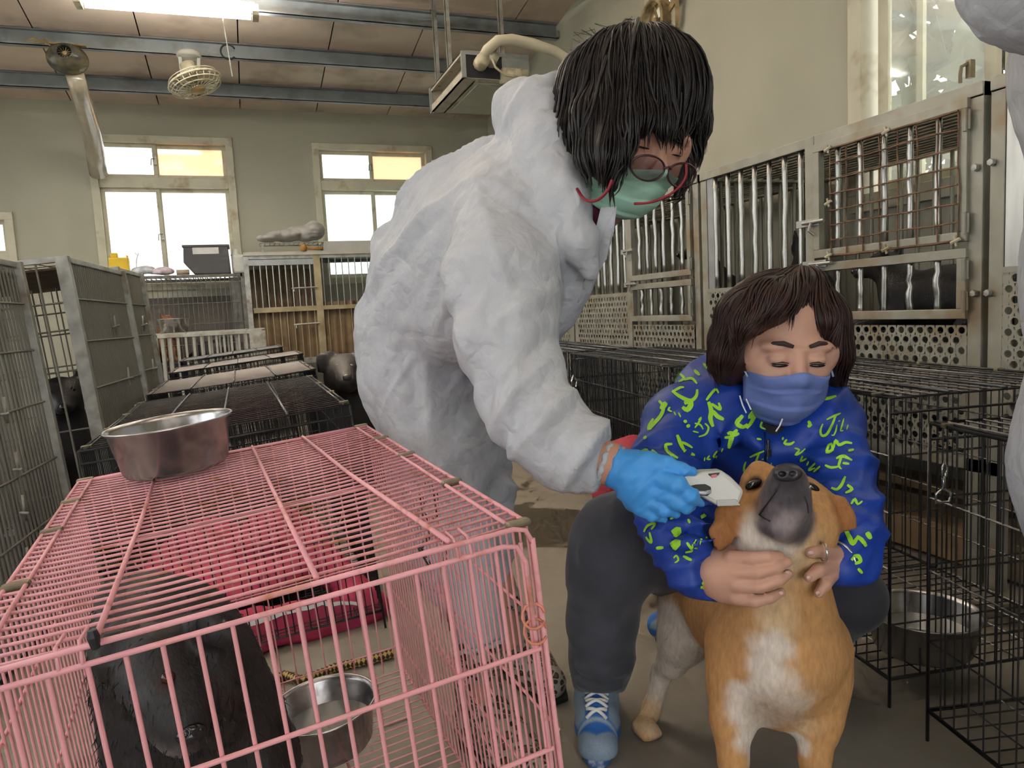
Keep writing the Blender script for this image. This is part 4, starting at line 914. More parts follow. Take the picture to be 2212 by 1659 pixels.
# ---- small pale cage with a bowl
wy0, wy1 = 5.98, 6.50; wx0, wx1 = ony(330, 724, wy0)[0], ony(572, 704, wy0)[0]; wz = .805
M_pale = mat('chalky_white_steel', (.50, .49, .43), .6, .2, var=.2, scale=14, dirt=(.26, .22, .16), dirt_amt=.45, dscale=9)
k = empty('cage', (wx0, wy0, 0)); tag(k, 'low pale steel cage with a bowl on its roof behind the crates', 'cage')
q = MB()
for x in (wx0, wx1-.03):
    for y in (wy0, wy1-.03): q.box2((x, y, zf(x)), (x+.03, y+.03, wz))
for y in (wy0, wy1-.03): q.box2((wx0, y, wz-.03), (wx1, y+.03, wz)); q.box2((wx0, y, .25), (wx1, y+.03, .28))
for x in (wx0, wx1-.03): q.box2((x, wy0, wz-.03), (x+.03, wy1, wz))
kid(q.build('frame', M_pale, bevel=.003), k)
for i in range(13): x = wx0+.06+i*(wx1-wx0-.15)/12; kid(bar((x, wy0+.015, .27), (x, wy0+.015, wz-.02), .008, M_pale, None, sq=True), k)
for i in range(11): x = wx0+.06+i*(wx1-wx0-.15)/10; kid(bar((x, wy1-.015, .27), (x, wy1-.015, wz-.02), .008, M_pale, None, 'back_bar', sq=True), k)
q = MB(); q.box2((wx1-.12, wy0-.004, .26), (wx1, wy0+.004, wz-.01)); kid(q.build('end_plate', M_pale), k)
for i in range(9): x = wx0+.05+i*(wx1-wx0-.10)/8; kid(bar((x, wy0, wz), (x, wy1, wz), .006, M_pale, None, 'roof_bar', sq=True), k)
for i in range(4): y = wy0+.06+i*(wy1-wy0-.12)/3; kid(bar((wx0, y, wz), (wx1, y, wz), .006, M_pale, None, 'roof_bar', sq=True), k)
c = ony(377, 710, wy0+.2); bowl((c[0], wy0+.20, wz+.006), .115, .105, 'steel bowl on the low pale cage at the back')
# ---- tall wire cages on the left
M_tall = mat('weathered_wire', (.235, .225, .19), .5, .45, var=.25, scale=18, dirt=(.15, .12, .08), dirt_amt=.4)
YL = -math.radians(5.1)
def tall(px, py, L_, depth, h, label, nb, post=True, side='coarse', r=.0042):
    """p = foot of the nearest front corner; length runs away from us"""
    e = frame_at('tall_cage', (px, py, zf(px-.2)), YL, TILT); tag(e, label, 'cage', 'tall wire cages in a row'); D_ = -depth
    q = MB()
    for y in (0, L_): q.beam((0, y, 0), (0, y, h), .045, .03, (0, 1, 0)); q.beam((D_, y, 0), (D_, y, h), .03, .03, (0, 1, 0))
    for z in (.06, h-.01):
        q.beam((0, 0, z), (0, L_, z), .02, .02); q.beam((D_, 0, z), (D_, L_, z), .02, .02)
        for y in (0, L_): q.beam((0, y, z), (D_, y, z), .02, .02)
    q.build('frame', M_galv, e, bevel=.002)
    for i in range(nb): y = .03+(L_-.06)*i/(nb-1); bar((0, y, .06), (0, y, h-.01), r, M_tall, e, 'bar', 7)
    for z in (.16, .34, .52, .72, .90, 1.06): bar((.007, .02, z), (.007, L_-.02, z), r*.9, M_tall, e, 'cross_bar', 7)
    n = 5 if side == 'coarse' else 14
    for i in range(n): x = D_*(i+.6)/n; bar((x, 0, .06), (x, 0, h-.01), .004, M_tall, e, 'side_bar', 6)
    for z in (.12, .35, .58, .80, .95, 1.05): bar((0, .004, z), (D_, .004, z), .0035, M_tall, e, 'side_bar', 6)
    n = 12
    for i in range(n): x = D_*(i+.5)/n; bar((x, L_, .06), (x, L_, h-.01), .0035, M_tall, e, 'side_bar', 6)
    for i in range(10): x = D_*(i+.5)/10; bar((x, 0, h-.008), (x, L_, h-.008), .0035, M_tall, e, 'roof_bar', 6)
    for i in range(6): y = L_*(i+.5)/6; bar((0, y, h-.008), (D_, y, h-.008), .003, M_tall, e, 'roof_bar', 6)
    for i in range(int(L_/.05)): y = .03+i*.05; bar((D_, y, .06), (D_, y, h-.01), .0035, M_tall, e, 'back_bar', 6)
    q = MB(); q.box((D_/2, L_/2, .05), (depth, L_, .012)); q.build('tray', M_blackm, e)
    q = MB(); q.box((D_/2, L_/2, h-.04), (depth-.02, L_-.02, .008)); q.build('roof_board', mat('dark_brown_board', (.10, .065, .04), .85, var=.25, scale=8), e)
    for (y, z, l_) in ((L_*.55, .95, .11), (L_*.62, .72, .11), (L_*.62, .55, .10), (L_*.60, .42, .10), (L_*.55, .27, .12)):
        q = MB(); q.tube([(.012, y, z), (.05, y-l_*.5, z+.004)], .0045, 6); q.tube([(.014, y+.02, z-.03), (.02, y+.02, z+.05)], .004, 6); q.build('door_prong', M_galv, e, smooth=True)
    return e
lh = 1.215
tall(-.487, 3.06, .83, .75, lh, 'tall wire cage with a broad galvanised post holding a black dog', 30)
tall(-.440, 3.92, .52, .70, lh+.02, 'tall wire cage at the far end of its row', 20)
tall(-.700, 1.90, 1.04, .75, lh-.01, 'tall wire cage at the edge of the picture, nearest in its row', 34)
# ---- bedding, cushion, rope
M_red = mat('crimson_canvas', (.42, .035, .09), .75, var=.15, scale=10, bmp=.2, bscale=200)
def at_c1(px, py, y): return ony(px, py, y)
bz = .045
fl = Field((-.42, 1.90, -.02), (.40, 2.75, .38), .009)
pL, pR = at_c1(440, 1400, 2.03), at_c1(800, 1310, 2.03)
fl.chain([pL, at_c1(560, 1385, 2.03), at_c1(680, 1355, 2.03), pR], [.055, .055, .055, .05], .02)
fl.chain([pL+V(0, 0, .045), at_c1(560, 1345, 2.03), at_c1(700, 1315, 2.03), pR+V(-.02, 0, .03)], [.035, .035, .035, .03], .02)
fl.chain([pL+V(-.02, .02, 0), V(-.30, 2.3, .10), V(-.28, 2.6, .10)], [.055, .055, .05], .02); fl.chain([pR, V(.17, 2.3, .11), V(.16, 2.6, .11)], [.05, .055, .05], .02)
fl.ell((-.06, 2.36, .10), (.24, .30, .07), k=.03); fl.ell((-.16, 2.5, .17), (.10, .12, .05), k=.03); fl.ell((.05, 2.55, .17), (.10, .10, .05), k=.03); fl.ell((-.02, 2.30, .17), (.09, .08, .05), k=.02)
def redcol(v, n):
    c = np.tile(np.array([.42, .035, .09]), (len(v), 1)); return c
bed = blob('dog_bed', fl, M_red, disp=lambda v: .010*nz(v, 14, 2)+.006*np.abs(nz(v, 30, 5))); tag(bed, 'crimson padded dog bed with a white stripe in the black crate', 'dog bed')
q = MB(); n = 24; sp_ = [(440, 1362), (500, 1352), (560, 1336), (620, 1312), (680, 1298), (740, 1292), (785, 1300)]
pts = [ony(a, b, 1.965) for a, b in sp_]; bv = BVHTree.FromObject(bed, bpy.context.evaluated_depsgraph_get())
def snapto(p, off=.002):
    loc, nrm, _, _ = bv.find_nearest(Vector(p)); return np.array(loc)+np.array(nrm)*off
prev = None; vs = []; fs = []
fine = [pts[i]+(pts[i+1]-pts[i])*t for i in range(len(pts)-1) for t in (0, .25, .5, .75)]
for i, p in enumerate(fine): vs += [snapto(p+V(0, 0, -.012)), snapto(p), snapto(p+V(0, 0, .012))]
for i in range(len(fine)-1):
    a = 3*i; fs += [(a, a+3, a+4, a+1), (a+1, a+4, a+5, a+2)]
q.add(vs, fs); o = q.build('stripe', mat('white_reflective', (.75, .76, .76), .5), bed, smooth=True)
cR = onz(1368, 985, .07)
cc_ = P(1372, 925, 2.62)
o = lump('cushion', (cc_[0], cc_[1], .20), (.16, .19, .17), mat('red_cushion', (.36, .035, .06), .7, var=.2, scale=12), 'round red cushion inside the net covered crate', 'cushion', 7, .018)
M_rope, nt, b_ = new_mat('braided_rope'); v_ = nt.nodes.new('ShaderNodeTexCoord').outputs['UV']
ck = nt.nodes.new('ShaderNodeTexChecker'); ck.inputs['Scale'].default_value = 1.0; ck.inputs['Color1'].default_value = (.50, .33, .10, 1); ck.inputs['Color2'].default_value = (.035, .022, .012, 1)
nt.links.new(v_, ck.inputs['Vector']); nt.links.new(ck.outputs[0], b_.inputs['Base Color']); b_.inputs['Roughness'].default_value = .8
def rope(pts, r, label):
    P_ = []; n = 8
    for i in range(len(pts)-1):
        p0, p1, p2, p3 = pts[max(i-1, 0)], pts[i], pts[i+1], pts[min(i+2, len(pts)-1)]
        for t in np.linspace(0, 1, 16, endpoint=False): P_.append(.5*((2*p1)+(-p0+p2)*t+(2*p0-5*p1+4*p2-p3)*t*t+(-p0+3*p1-3*p2+p3)*t**3))
    q = MB(); q.tube(P_, [r*(1+.12*math.sin(i*1.7)) for i in range(len(P_))], 8); me = q.mesh('rope', True); me.materials.append(M_rope); uv = me.uv_layers.new(); L_ = np.concatenate([[0], np.cumsum([np.linalg.norm(P_[i+1]-P_[i]) for i in range(len(P_)-1)])])
    for pol in me.polygons:
        ks = [me.loops[l].vertex_index % 8 for l in pol.loop_indices]; wrap = max(ks)-min(ks) > 4
        for l in pol.loop_indices:
            vi = me.loops[l].vertex_index; i, kk = divmod(vi, 8); kk = kk+8 if wrap and kk < 4 else kk; s_ = L_[i]/(r*.95); uv.data[l].uv = ((s_+kk*.5)*.99, (s_-kk*.5)*.99)
    o = bpy.data.objects.new('rope', me); link(o); tag(o, label, 'rope'); return o
zr_ = lambda x: zf(x)+.012
rp = [onz(a, b, -.0) for a, b in ((850, 1420), (790, 1432), (730, 1440), (690, 1452), (650, 1462), (610, 1450), (575, 1482), (560, 1500), (580, 1506), (640, 1492), (690, 1486))]
rope([V(p[0], p[1], zr_(p[0])) for p in rp], .011, 'yellow and black braided rope lying on the floor behind the pink cage')
# ================================================================ people: shared tools
class Sculpt:
    """collects round cones / ellipsoids, then grows one closed surface around them"""
    def __init__(s): s.ops = []; s.lo = V(9, 9, 9); s.hi = -s.lo
    def _b(s, p, r): s.lo = np.minimum(s.lo, np.array(p)-r); s.hi = np.maximum(s.hi, np.array(p)+r)
    def chain(s, pts, k=.03, flat=None, sub=False):
        """pts: (x_px, y_px, distance, radius_px) or (xyz, radius_m)"""
        w = [(P(a[0], a[1], a[2]), a[3]*a[2]/F) if len(a) == 4 else (np.array(a[0], float), a[1]) for a in pts]
        if not sub:
            for p, r in w: s._b(p, r)
        s.ops.append(('c', [p for p, _ in w], [r for _, r in w], k, flat, sub)); return s
    def ell(s, p, r, R=None, k=.03, sub=False):
        p = P(*p) if len(p) == 3 and max(map(abs, p)) > 9 else np.array(p, float)
        r = np.array(r, float) if hasattr(r, '__len__') else np.array([r]*3)
        if not sub: s._b(p, r.max())
        s.ops.append(('e', p, r, R, k, sub)); return s
    def cut(s, p, n, k=.004, r=None): s.ops.append(('h', p, n, k, r)); return s
    def field(s, h):
        f = Field(s.lo-.03, s.hi+.03, h)
        for o in s.ops:
            if o[0] == 'c': f.chain(o[1], o[2], o[3], o[4], o[5])
            elif o[0] == 'e': f.ell(o[1], o[2], o[3], o[4], o[5])
            elif o[4]: f.halfl(o[1], o[2], o[4], o[3])
            else: f.half(o[1], o[2], o[3])
        return f
def basis(yaw, pitch, roll=0):
    """axes (side, up, forward) of something that faces us when yaw = pitch = 0; yaw>0 turns it to our right, pitch>0 looks down"""
    fw = -_f*math.cos(yaw)*math.cos(pitch)+_r*math.sin(yaw)*math.cos(pitch)-_u*math.sin(pitch)
    sd = _r*math.cos(yaw)+_f*math.sin(yaw); up = np.cross(fw, sd)
    sd2 = sd*math.cos(roll)+up*math.sin(roll); up2 = -sd*math.sin(roll)+up*math.cos(roll)
    return sd2, up2, fw
def head_shape(S, C, B, s=1.0):
    """skull, face, nose, ears around centre C (between the ears) with axes B"""
    sd, up, fw = B; R = np.array([sd, up, fw]).T
    g = lambda x, y, z: C+s*(sd*x+up*y+fw*z)
    S.ell(g(0, .035, -.012), np.array([.075, .088, .094])*s, R, .02); S.ell(g(0, -.035, .030), np.array([.064, .075, .062])*s, R, .03)
    S.ell(g(0, -.088, .052), np.array([.036, .028, .032])*s, R, .03)
    for k in (-1, 1):
        S.ell(g(k*.036, -.030, .066), np.array([.026, .026, .024])*s, R, .02); S.ell(g(k*.034, .022, .074), np.array([.026, .011, .016])*s, R, .012)
        S.ell(g(k*.031, .002, .083), np.array([.018, .010, .011])*s, R, .008)
        S.ell(g(k*.074, -.008, -.008), np.array([.009, .030, .018])*s, R, .008); S.ell(g(k*.066, .002, .04), np.array([.02, .03, .03])*s, R, .02)
    S.chain([(g(0, .012, .086), .008*s), (g(0, -.030, .104), .012*s)], .012); S.ell(g(0, -.030, .103), np.array([.016, .011, .012])*s, R, .008)
    S.ell(g(0, -.066, .087), np.array([.024, .012, .012])*s, R, .01)
    return g
M_skin = mat('skin', (.52, .275, .185), .5, var=.07, scale=9, spec=.35, bmp=.08, bscale=400, bdist=.0004)
M_skin2 = mat('fair_skin', (.56, .315, .225), .5, var=.07, scale=9, spec=.35, bmp=.08, bscale=400, bdist=.0004)
M_brow = mat('eyebrow', (.05, .032, .028), .8)
M_eye = mat('dark_eye', (.012, .008, .007), .15, spec=.6)
def hair_mat(name, c0, c1):
    m, nt, b = new_mat(name); v = coords(nt); n = noise(nt, v, 60, 3); c = ramp(nt, n, [(.3, c0), (.7, c1)]); nt.links.new(c, b.inputs['Base Color']); b.inputs['Roughness'].default_value = .40; b.inputs['Specular IOR Level'].default_value = .35; return m
def strands(name, mesh_obj, m, parent, seeds, flow, n=500, steps=12, step=.013, r=.0013, lift=.0015, seed=1, loose=.004, tail=None):
    """fine locks that follow the surface of the hair along flow(p)"""
    rg = np.random.default_rng(seed); me = mesh_obj.data; co = np.array([v.co for v in me.vertices]); bv = BVHTree.FromPolygons([tuple(c) for c in co], [tuple(p.vertices) for p in me.polygons])
    w = seeds(co); w = np.maximum(w, 0); idx = rg.choice(len(co), n, p=w/w.sum()); q = MB()
    for i in idx:
        p = co[i].copy(); pts = []; off = lift+loose*rg.random()**3; st = step*(.7+.6*rg.random()); dev = rg.normal(size=3)*.12
        for s_ in range(steps):
            loc, nr, _, dist = bv.find_nearest(Vector(p)); nr = np.array(nr); loc = np.array(loc); pts.append(loc+nr*off*(1+.6*s_/steps)); d = flow(loc)+dev
            if nr[2] < -.45 and s_ > 1: break
            d = d-nr*(d@nr); L_ = np.linalg.norm(d)
            if L_ < .15: break
            p = loc+d/L_*st
        if len(pts) > 3:
            if tail is not None and rg.random() < .5: pts.append(pts[-1]+(pts[-1]-pts[-2])*.5+tail*rg.random()*.02)
            rs = r*(.6+.8*rg.random())*np.array([.5+1.0*math.sin(math.pi*min(1, .15+.85*t)) for t in np.linspace(0, 1, len(pts))]); rs[-1] = .0003; q.tube(pts, rs, 4, cap=False)
    o = q.build(name, m, parent, smooth=True); o['kind'] = 'stuff'; return o
def crinkle(v, s=1.0, seed=0.0):
    """crisp folds of a paper-like fabric: flat facets that meet in creases"""
    w = v+.030*np.stack([nz(v, 9, seed), nz(v, 9, seed+3), nz(v, 9, seed+6)], 1)
    a = np.minimum(vor(w*[1, 1, .7], 9, seed), .55); b = np.minimum(vor(w, 24, seed+2), .5); c = 1-2*np.abs(nz(v, 40, seed+9))
    return s*(.013*(a-.25)+.0055*(b-.25)+.0010*c)
def folds(v, d, freq, seed, amp, along=.10, sharp=6.5):
    """ridges of gathered cloth that run across direction d"""
    d = np.array(d, float)/np.linalg.norm(d); a = np.cross(d, V(.3, .5, .8)); a /= np.linalg.norm(a); b = np.cross(d, a)
    w = np.stack([v@d, (v@a)*along, (v@b)*along], 1); n = nz(w, freq, seed); r_ = np.maximum(0, 1-sharp*np.abs(n)); m = np.maximum(0, nz(v, 5, seed+4)+.45)
    n2 = nz(w+3.3, freq*.9, seed+2); v_ = np.maximum(0, 1-sharp*np.abs(n2)); return amp*(1.1*r_-.6*v_)*np.minimum(.15+m*1.3, 1)
def near(v, pts, r0, r1):
    """1 close to the polyline, 0 far from it"""
    best = np.full(len(v), 9.0)
    for i in range(len(pts)-1):
        a, b = pts[i], pts[i+1]; t = np.clip(((v-a)@(b-a))/((b-a)@(b-a)), 0, 1); best = np.minimum(best, np.linalg.norm(v-(a+t[:, None]*(b-a)), axis=1))
    return 1-ss(best, r0, r1)
def tyvek():
    m, nt, b = new_mat('white_coverall_fabric'); v = coords(nt); n1 = noise(nt, v, 30, 6, .6, .8)
    wv = nt.nodes.new('ShaderNodeMix'); wv.data_type = 'RGBA'; wv.inputs[0].default_value = .10; nt.links.new(v, wv.inputs[6]); t = nt.nodes.new('ShaderNodeTexNoise'); t.inputs['Scale'].default_value = 9; t.inputs['Detail'].default_value = 4; nt.links.new(v, t.inputs['Vector']); nt.links.new(t.outputs['Color'], wv.inputs[7])
    hs = []
    for sc_ in (13, 34):
        vo = nt.nodes.new('ShaderNodeTexVoronoi'); vo.feature = 'DISTANCE_TO_EDGE'; vo.inputs['Scale'].default_value = sc_; nt.links.new(wv.outputs[2], vo.inputs['Vector']); hs.append(vo.outputs['Distance'])
    ad = nt.nodes.new('ShaderNodeMath'); ad.operation = 'MULTIPLY_ADD'; ad.inputs[1].default_value = .5; nt.links.new(hs[1], ad.inputs[0]); nt.links.new(hs[0], ad.inputs[2])
    a2 = nt.nodes.new('ShaderNodeMath'); a2.operation = 'MULTIPLY_ADD'; a2.inputs[1].default_value = .10; nt.links.new(n1, a2.inputs[0]); nt.links.new(ad.outputs[0], a2.inputs[2])
    nt.links.new(ramp(nt, n1, [(.3, (.47, .48, .505)), (.7, (.53, .54, .56))]), b.inputs['Base Color']); b.inputs['Roughness'].default_value = .55; b.inputs['Specular IOR Level'].default_value = .3
    bump(nt, b, a2.outputs[0], .45, .014); return m
M_suit = tyvek()
# ================================================================ woman in the white coverall
p1 = empty('person', onz(1060, 1560, 0)); tag(p1, 'person in white coverall, green mask and blue gloves bending over with a clipper', 'person')
def own(o, p): return kid(o, p)
B1 = basis(.46, .50, -.04); C1 = P(1362, 296, 1.19)
S = Sculpt(); g1 = head_shape(S, C1, B1, 1.0)
S.chain([(g1(0, -.04, -.03), .052), (P(1265, 440, 1.23), .055), (P(1200, 470, 1.28), .07)], .03)
S.chain([(1180, 470, 1.29, 70), (1040, 560, 1.40, 95), (900, 680, 1.50, 85)], .05)
S.chain([(1120, 470, 1.24, 50), (1095, 640, 1.16, 45), (1130, 840, 1.11, 40), (1265, 985, 1.075, 36), (1320, 1003, 1.065, 36), (1350, 1015, 1.06, 36)], .03)
S.chain([(900, 700, 1.53, 60), (940, 1000, 1.52, 48), (1010, 1290, 1.43, 34), (1035, 1400, 1.40, 32), (1040, 1500, 1.39, 28)], .04); S.chain([(930, 720, 1.58, 55), (1030, 1000, 1.60, 45), (1078, 1270, 1.62, 28), (1095, 1380, 1.63, 26)], .04)
bd1 = own(blob('body', S.field(.0040), M_skin), p1)
for k in (-1, 1):
    q = MB(); q.tube([g1(k*.012, .022, .094), g1(k*.03, .030, .091), g1(k*.05, .024, .080)], [.003, .004, .0015], 6); own(q.build('eyebrow', M_brow, smooth=True), p1)
    S = Sculpt(); R = np.array(B1).T; S.ell(g1(k*.031, -.003, .0885), (.013, .0022, .005), R, .001); own(blob('eye', S.field(.0012), M_eye), p1)
# hair
S = Sculpt(); R = np.array(B1).T
S.ell(P(1370, 208, 1.20), (.112, .108, .115), np.array(basis(0, 0)).T, .03)
S.chain([(1290, 190, 1.22, 74), (1268, 300, 1.20, 56), (1282, 372, 1.17, 30)], .03); S.chain([(1300, 250, 1.13, 56), (1306, 340, 1.11, 42), (1326, 408, 1.10, 10)], .02)
S.chain([(1470, 200, 1.22, 58), (1494, 270, 1.22, 28), (1484, 340, 1.21, 14), (1462, 425, 1.20, 8)], .02)
S.chain([(1250, 240, 1.24, 40), (1245, 320, 1.22, 36), (1268, 385, 1.19, 18)], .02)
S.ell(g1(.014, -.020, .125), (.064, .066, .078), R, .012, sub=True)
S.chain([(1380, 200, 1.12, 50), (1385, 262, 1.093, 20), (1392, 294, 1.090, 5)], .02); S.chain([(1430, 205, 1.12, 46), (1436, 268, 1.10, 18), (1430, 300, 1.092, 5)], .02); S.chain([(1360, 200, 1.12, 46), (1356, 270, 1.09, 18), (1352, 330, 1.085, 8)], .02); S.chain([(1460, 215, 1.14, 36), (1466, 270, 1.13, 14), (1462, 302, 1.12, 5)], .015)
hm1 = hair_mat('black_hair', (.006, .0045, .0045), (.020, .013, .011))
h1 = own(blob('hair', S.field(.005), hm1, smooth=3, disp=lambda v: .003*nz(v*[1, 1, .35], 60, 1)), p1)
crown1 = P(1385, 90, 1.20); down = V(0, 0, -1.0)
def flow1(p):
    d = p-crown1; d = d/np.linalg.norm(d); return d*.6+down*.9
own(strands('hair_strands', h1, hm1, None, lambda c: (c[:, 2] > C1[2]-.06).astype(float), flow1, 1300, 13, .013, .0015, .0012, 2, .008, down), p1)
q = MB(); rg = np.random.default_rng(5)
for i in range(46):                                            # flyaway wisps on the crown
    a = P(1300+150*rg.random(), 95+45*rg.random(), 1.18+.05*rg.random()); d = V(rg.normal()*.03, rg.normal()*.03, .02+.035*rg.random()); q.tube([a, a+d*.5, a+d+V(rg.normal()*.02, 0, -.01), a+d*1.1+V(rg.normal()*.03+.02, 0, -.03)], [.0006, .0005, .0004, .0002], 3, cap=False)
for i in range(40):
    a = P(1495+25*rg.random(), 150+90*rg.random(), 1.20+.04*rg.random()); q.tube([a, a+_r*.012-_u*.03, a+_r*.004-_u*.08, a-_r*.018-_u*(.12+.03*rg.random())], [.0007, .0006, .0004, .0002], 3, cap=False)
o = own(q.build('hair_wisps', hm1, smooth=True), p1); o['kind'] = 'stuff'
# face mask: a pleated sheet wrapped around the lower face
def face_mask(g, m, parent, bodyo, B, w=.082, top=-.010, bot=-.118, z0=.112, pleats=2, wrap=.062, tilt=.0, chin=.028):
    q = MB(); nu, nv = 28, 30; vs = []; fs = []; gr = np.zeros((nv+1, nu+1, 3)); pls = np.zeros((nv+1, nu+1)); me_ = bodyo.data; bt = BVHTree.FromPolygons([tuple(v.co) for v in me_.vertices], [tuple(p_.vertices) for p_ in me_.polygons])
    for j in range(nv+1):
        t = j/nv
        for i in range(nu+1):
            u = i/nu*2-1; y = top+(bot-top)*t; nose = math.exp(-(u/.30)**2)
            z = z0-wrap*abs(u)**1.7+.010*nose*(1-.6*t)-.020*abs(1-2*t)**3-chin*max(0, t-.55)**2*4
            pl = .0055*((t*(pleats+1)*1.15) % 1.0)*(1-abs(u)**4)
            yy = y+.012*(1-abs(u))*(1 if t < .02 else 0)*0+.010*nose*(1-t)-.012*abs(u)*(1-t)*.4+.016*abs(u)**2*t
            o_ = g(u*w*(1-.10*t*t), yy, z); hit = bt.ray_cast(Vector(g(u*w*(1-.10*t*t), yy, .25)), Vector(-B[2]))
            zz = max(z, float((np.array(hit[0])-o_)@B[2])+z+.006) if hit[0] is not None else z
            gr[j, i] = (u*w*(1-.10*t*t), yy, zz); pls[j, i] = pl
    for _ in range(6):
        zz = gr[:, :, 2]; av = zz.copy(); av[1:-1, 1:-1] = (zz[:-2, 1:-1]+zz[2:, 1:-1]+zz[1:-1, :-2]+zz[1:-1, 2:])/4; av[0, 1:-1] = (zz[0, :-2]+zz[0, 2:])/2; av[-1, 1:-1] = (zz[-1, :-2]+zz[-1, 2:])/2; gr[:, :, 2] = np.maximum(zz, av)*.5+av*.5
    for j in range(nv+1):
        for i in range(nu+1):
            x_, y_, z_ = gr[j, i]; hit = bt.ray_cast(Vector(g(x_, y_, .25)), Vector(-B[2])); zh = float((np.array(hit[0])-g(x_, y_, 0))@B[2]) if hit[0] is not None else -1
            vs.append(g(x_, y_, max(z_+.004-pls[j, i], zh+.003)))
    for j in range(nv):
        for i in range(nu): a = j*(nu+1)+i; fs.append((a, a+1, a+nu+2, a+nu+1))
    q.add(vs, fs); o = own(q.build('face_mask', m, smooth=True), parent); so = o.modifiers.new('thick', 'SOLIDIFY'); so.thickness = .0015; so.offset = 1; return o
M_gmask = mat('green_mask', (.36, .60, .46), .75, var=.06, scale=30, bmp=.2, bscale=500, bdist=.0004)
fm = face_mask(g1, M_gmask, p1, bd1, B1, .080, -.034, -.122, .094)
q = MB(); M_white2 = mat('white_elastic', (.78, .80, .77), .7)
for k in (-1, 1): q.tube([g1(k*.076, -.022, .05), g1(k*.082, .0, .02), g1(k*.083, .015, -.005)], .002, 5)
own(q.build('mask_strap', M_white2), p1)
# glasses sitting low on the nose, with a red cord
M_gl = mat('dark_red_frame', (.045, .010, .014), .3, spec=.6); gl = []
fr = MB()
for k in (-1, 1):
    c = (k*.033, -.026, .121)
    pts = [g1(c[0]+.029*math.cos(t), c[1]+.020*math.sin(t)*(1 if math.sin(t) < 0 else .85), c[2]-.006*abs(math.cos(t))*(1 if math.cos(t)*k > 0 else 0)) for t in np.linspace(0, 2*math.pi, 28, endpoint=False)]
    fr.tube(pts, .0017, 6, closed=True)
fr.tube([g1(-.007, -.022, .122), g1(0, -.019, .124), g1(.007, -.022, .122)], .0015, 6)
for k in (-1, 1): fr.tube([g1(k*.060, -.020, .115), g1(k*.074, -.010, .09), g1(k*.080, .004, .03), g1(k*.08, .004, .0)], .0016, 6)
gf = own(fr.build('glasses', M_gl, smooth=True), p1)
m_lens = glass_mat('tinted_lens', (.62, .55, .55), .0, .10)
for k in (-1, 1):
    c = (k*.033, -.026, .121); q = MB(); ring = [g1(c[0]+.028*math.cos(t), c[1]+.019*math.sin(t)*(1 if math.sin(t) < 0 else .85), c[2]-.005*abs(math.cos(t))*(1 if math.cos(t)*k > 0 else 0)) for t in np.linspace(0, 2*math.pi, 24, endpoint=False)]
    q.add(ring, [tuple(range(24))]); o = q.build('lens', m_lens, gf); o.matrix_parent_inverse = Matrix.Identity(4)
M_cord = mat('red_cord', (.24, .012, .025), .5)
q = MB(); q.tube(smooth_pts([P(1482, 355, 1.07), P(1480, 385, 1.07), P(1455, 415, 1.075), P(1410, 436, 1.08), P(1370, 440, 1.09)]), .0020, 7); q.tube(smooth_pts([P(1322, 388, 1.07), P(1312, 412, 1.075), P(1290, 432, 1.09), P(1265, 432, 1.11), P(1246, 408, 1.13)]), .0024, 7); own(q.build('glasses_cord', M_cord, smooth=True), p1)
# coverall
S = Sculpt()
S.chain([(898, 700, 1.51, 116), (966, 620, 1.46, 138), (1060, 540, 1.38, 158), (1150, 465, 1.31, 140), (1205, 420, 1.27, 88)], .06)
S.chain([(880, 590, 1.52, 78), (990, 470, 1.45, 100), (1110, 390, 1.36, 90)], .05)
S.ell((850, 540, 1.50), (.042, .06, .040), np.array(basis(.3, 0)).T, .02)
S.chain([(1195, 520, 1.25, 105), (1150, 620, 1.30, 105), (1080, 690, 1.38, 120)], .05)
S.chain([(1262, 520, 1.22, 52), (1235, 600, 1.24, 45), (1190, 680, 1.28, 40)], .03)
S.chain([(1100, 480, 1.23, 118), (1088, 600, 1.17, 106), (1096, 730, 1.135, 94), (1118, 830, 1.11, 84)], .04)
S.chain([(1118, 830, 1.11, 86), (1165, 905, 1.09, 84), (1225, 970, 1.075, 82), (1268, 990, 1.070, 62), (1300, 1000, 1.066, 40)], .03)
S.chain([(888, 720, 1.52, 108), (898, 820, 1.53, 110), (938, 980, 1.52, 103), (985, 1180, 1.47, 80), (1030, 1360, 1.40, 52)], .05)
S.chain([(930, 740, 1.56, 105), (1000, 940, 1.58, 100), (1040, 1120, 1.60, 62), (1075, 1275, 1.62, 36)], .04)
S.chain([(1120, 230, 1.30, 52), (1160, 250, 1.27, 66), (1180, 330, 1.22, 68), (1215, 420, 1.17, 48), (1255, 520, 1.15, 34), (1275, 590, 1.17, 20)], .025)
S.chain([(1085, 215, 1.31, 20), (1130, 198, 1.30, 26), (1195, 190, 1.28, 24), (1225, 215, 1.26, 18)], .02); S.chain([(1090, 260, 1.31, 26), (1120, 310, 1.29, 30), (1160, 400, 1.22, 26)], .02)
S.chain([(812, 530, 1.475, 8), (880, 590, 1.40, 12), (985, 650, 1.31, 6)], .02); S.chain([(985, 480, 1.34, 8), (1000, 560, 1.29, 12), (985, 650, 1.28, 6)], .02)
hem1 = P(1038, 1386, 1.385); S.cut(P(1305, 1003, 1.065), P(1340, 1012, 1.06)-P(1280, 990, 1.07), .004, .09)
fl = S.field(.0056)
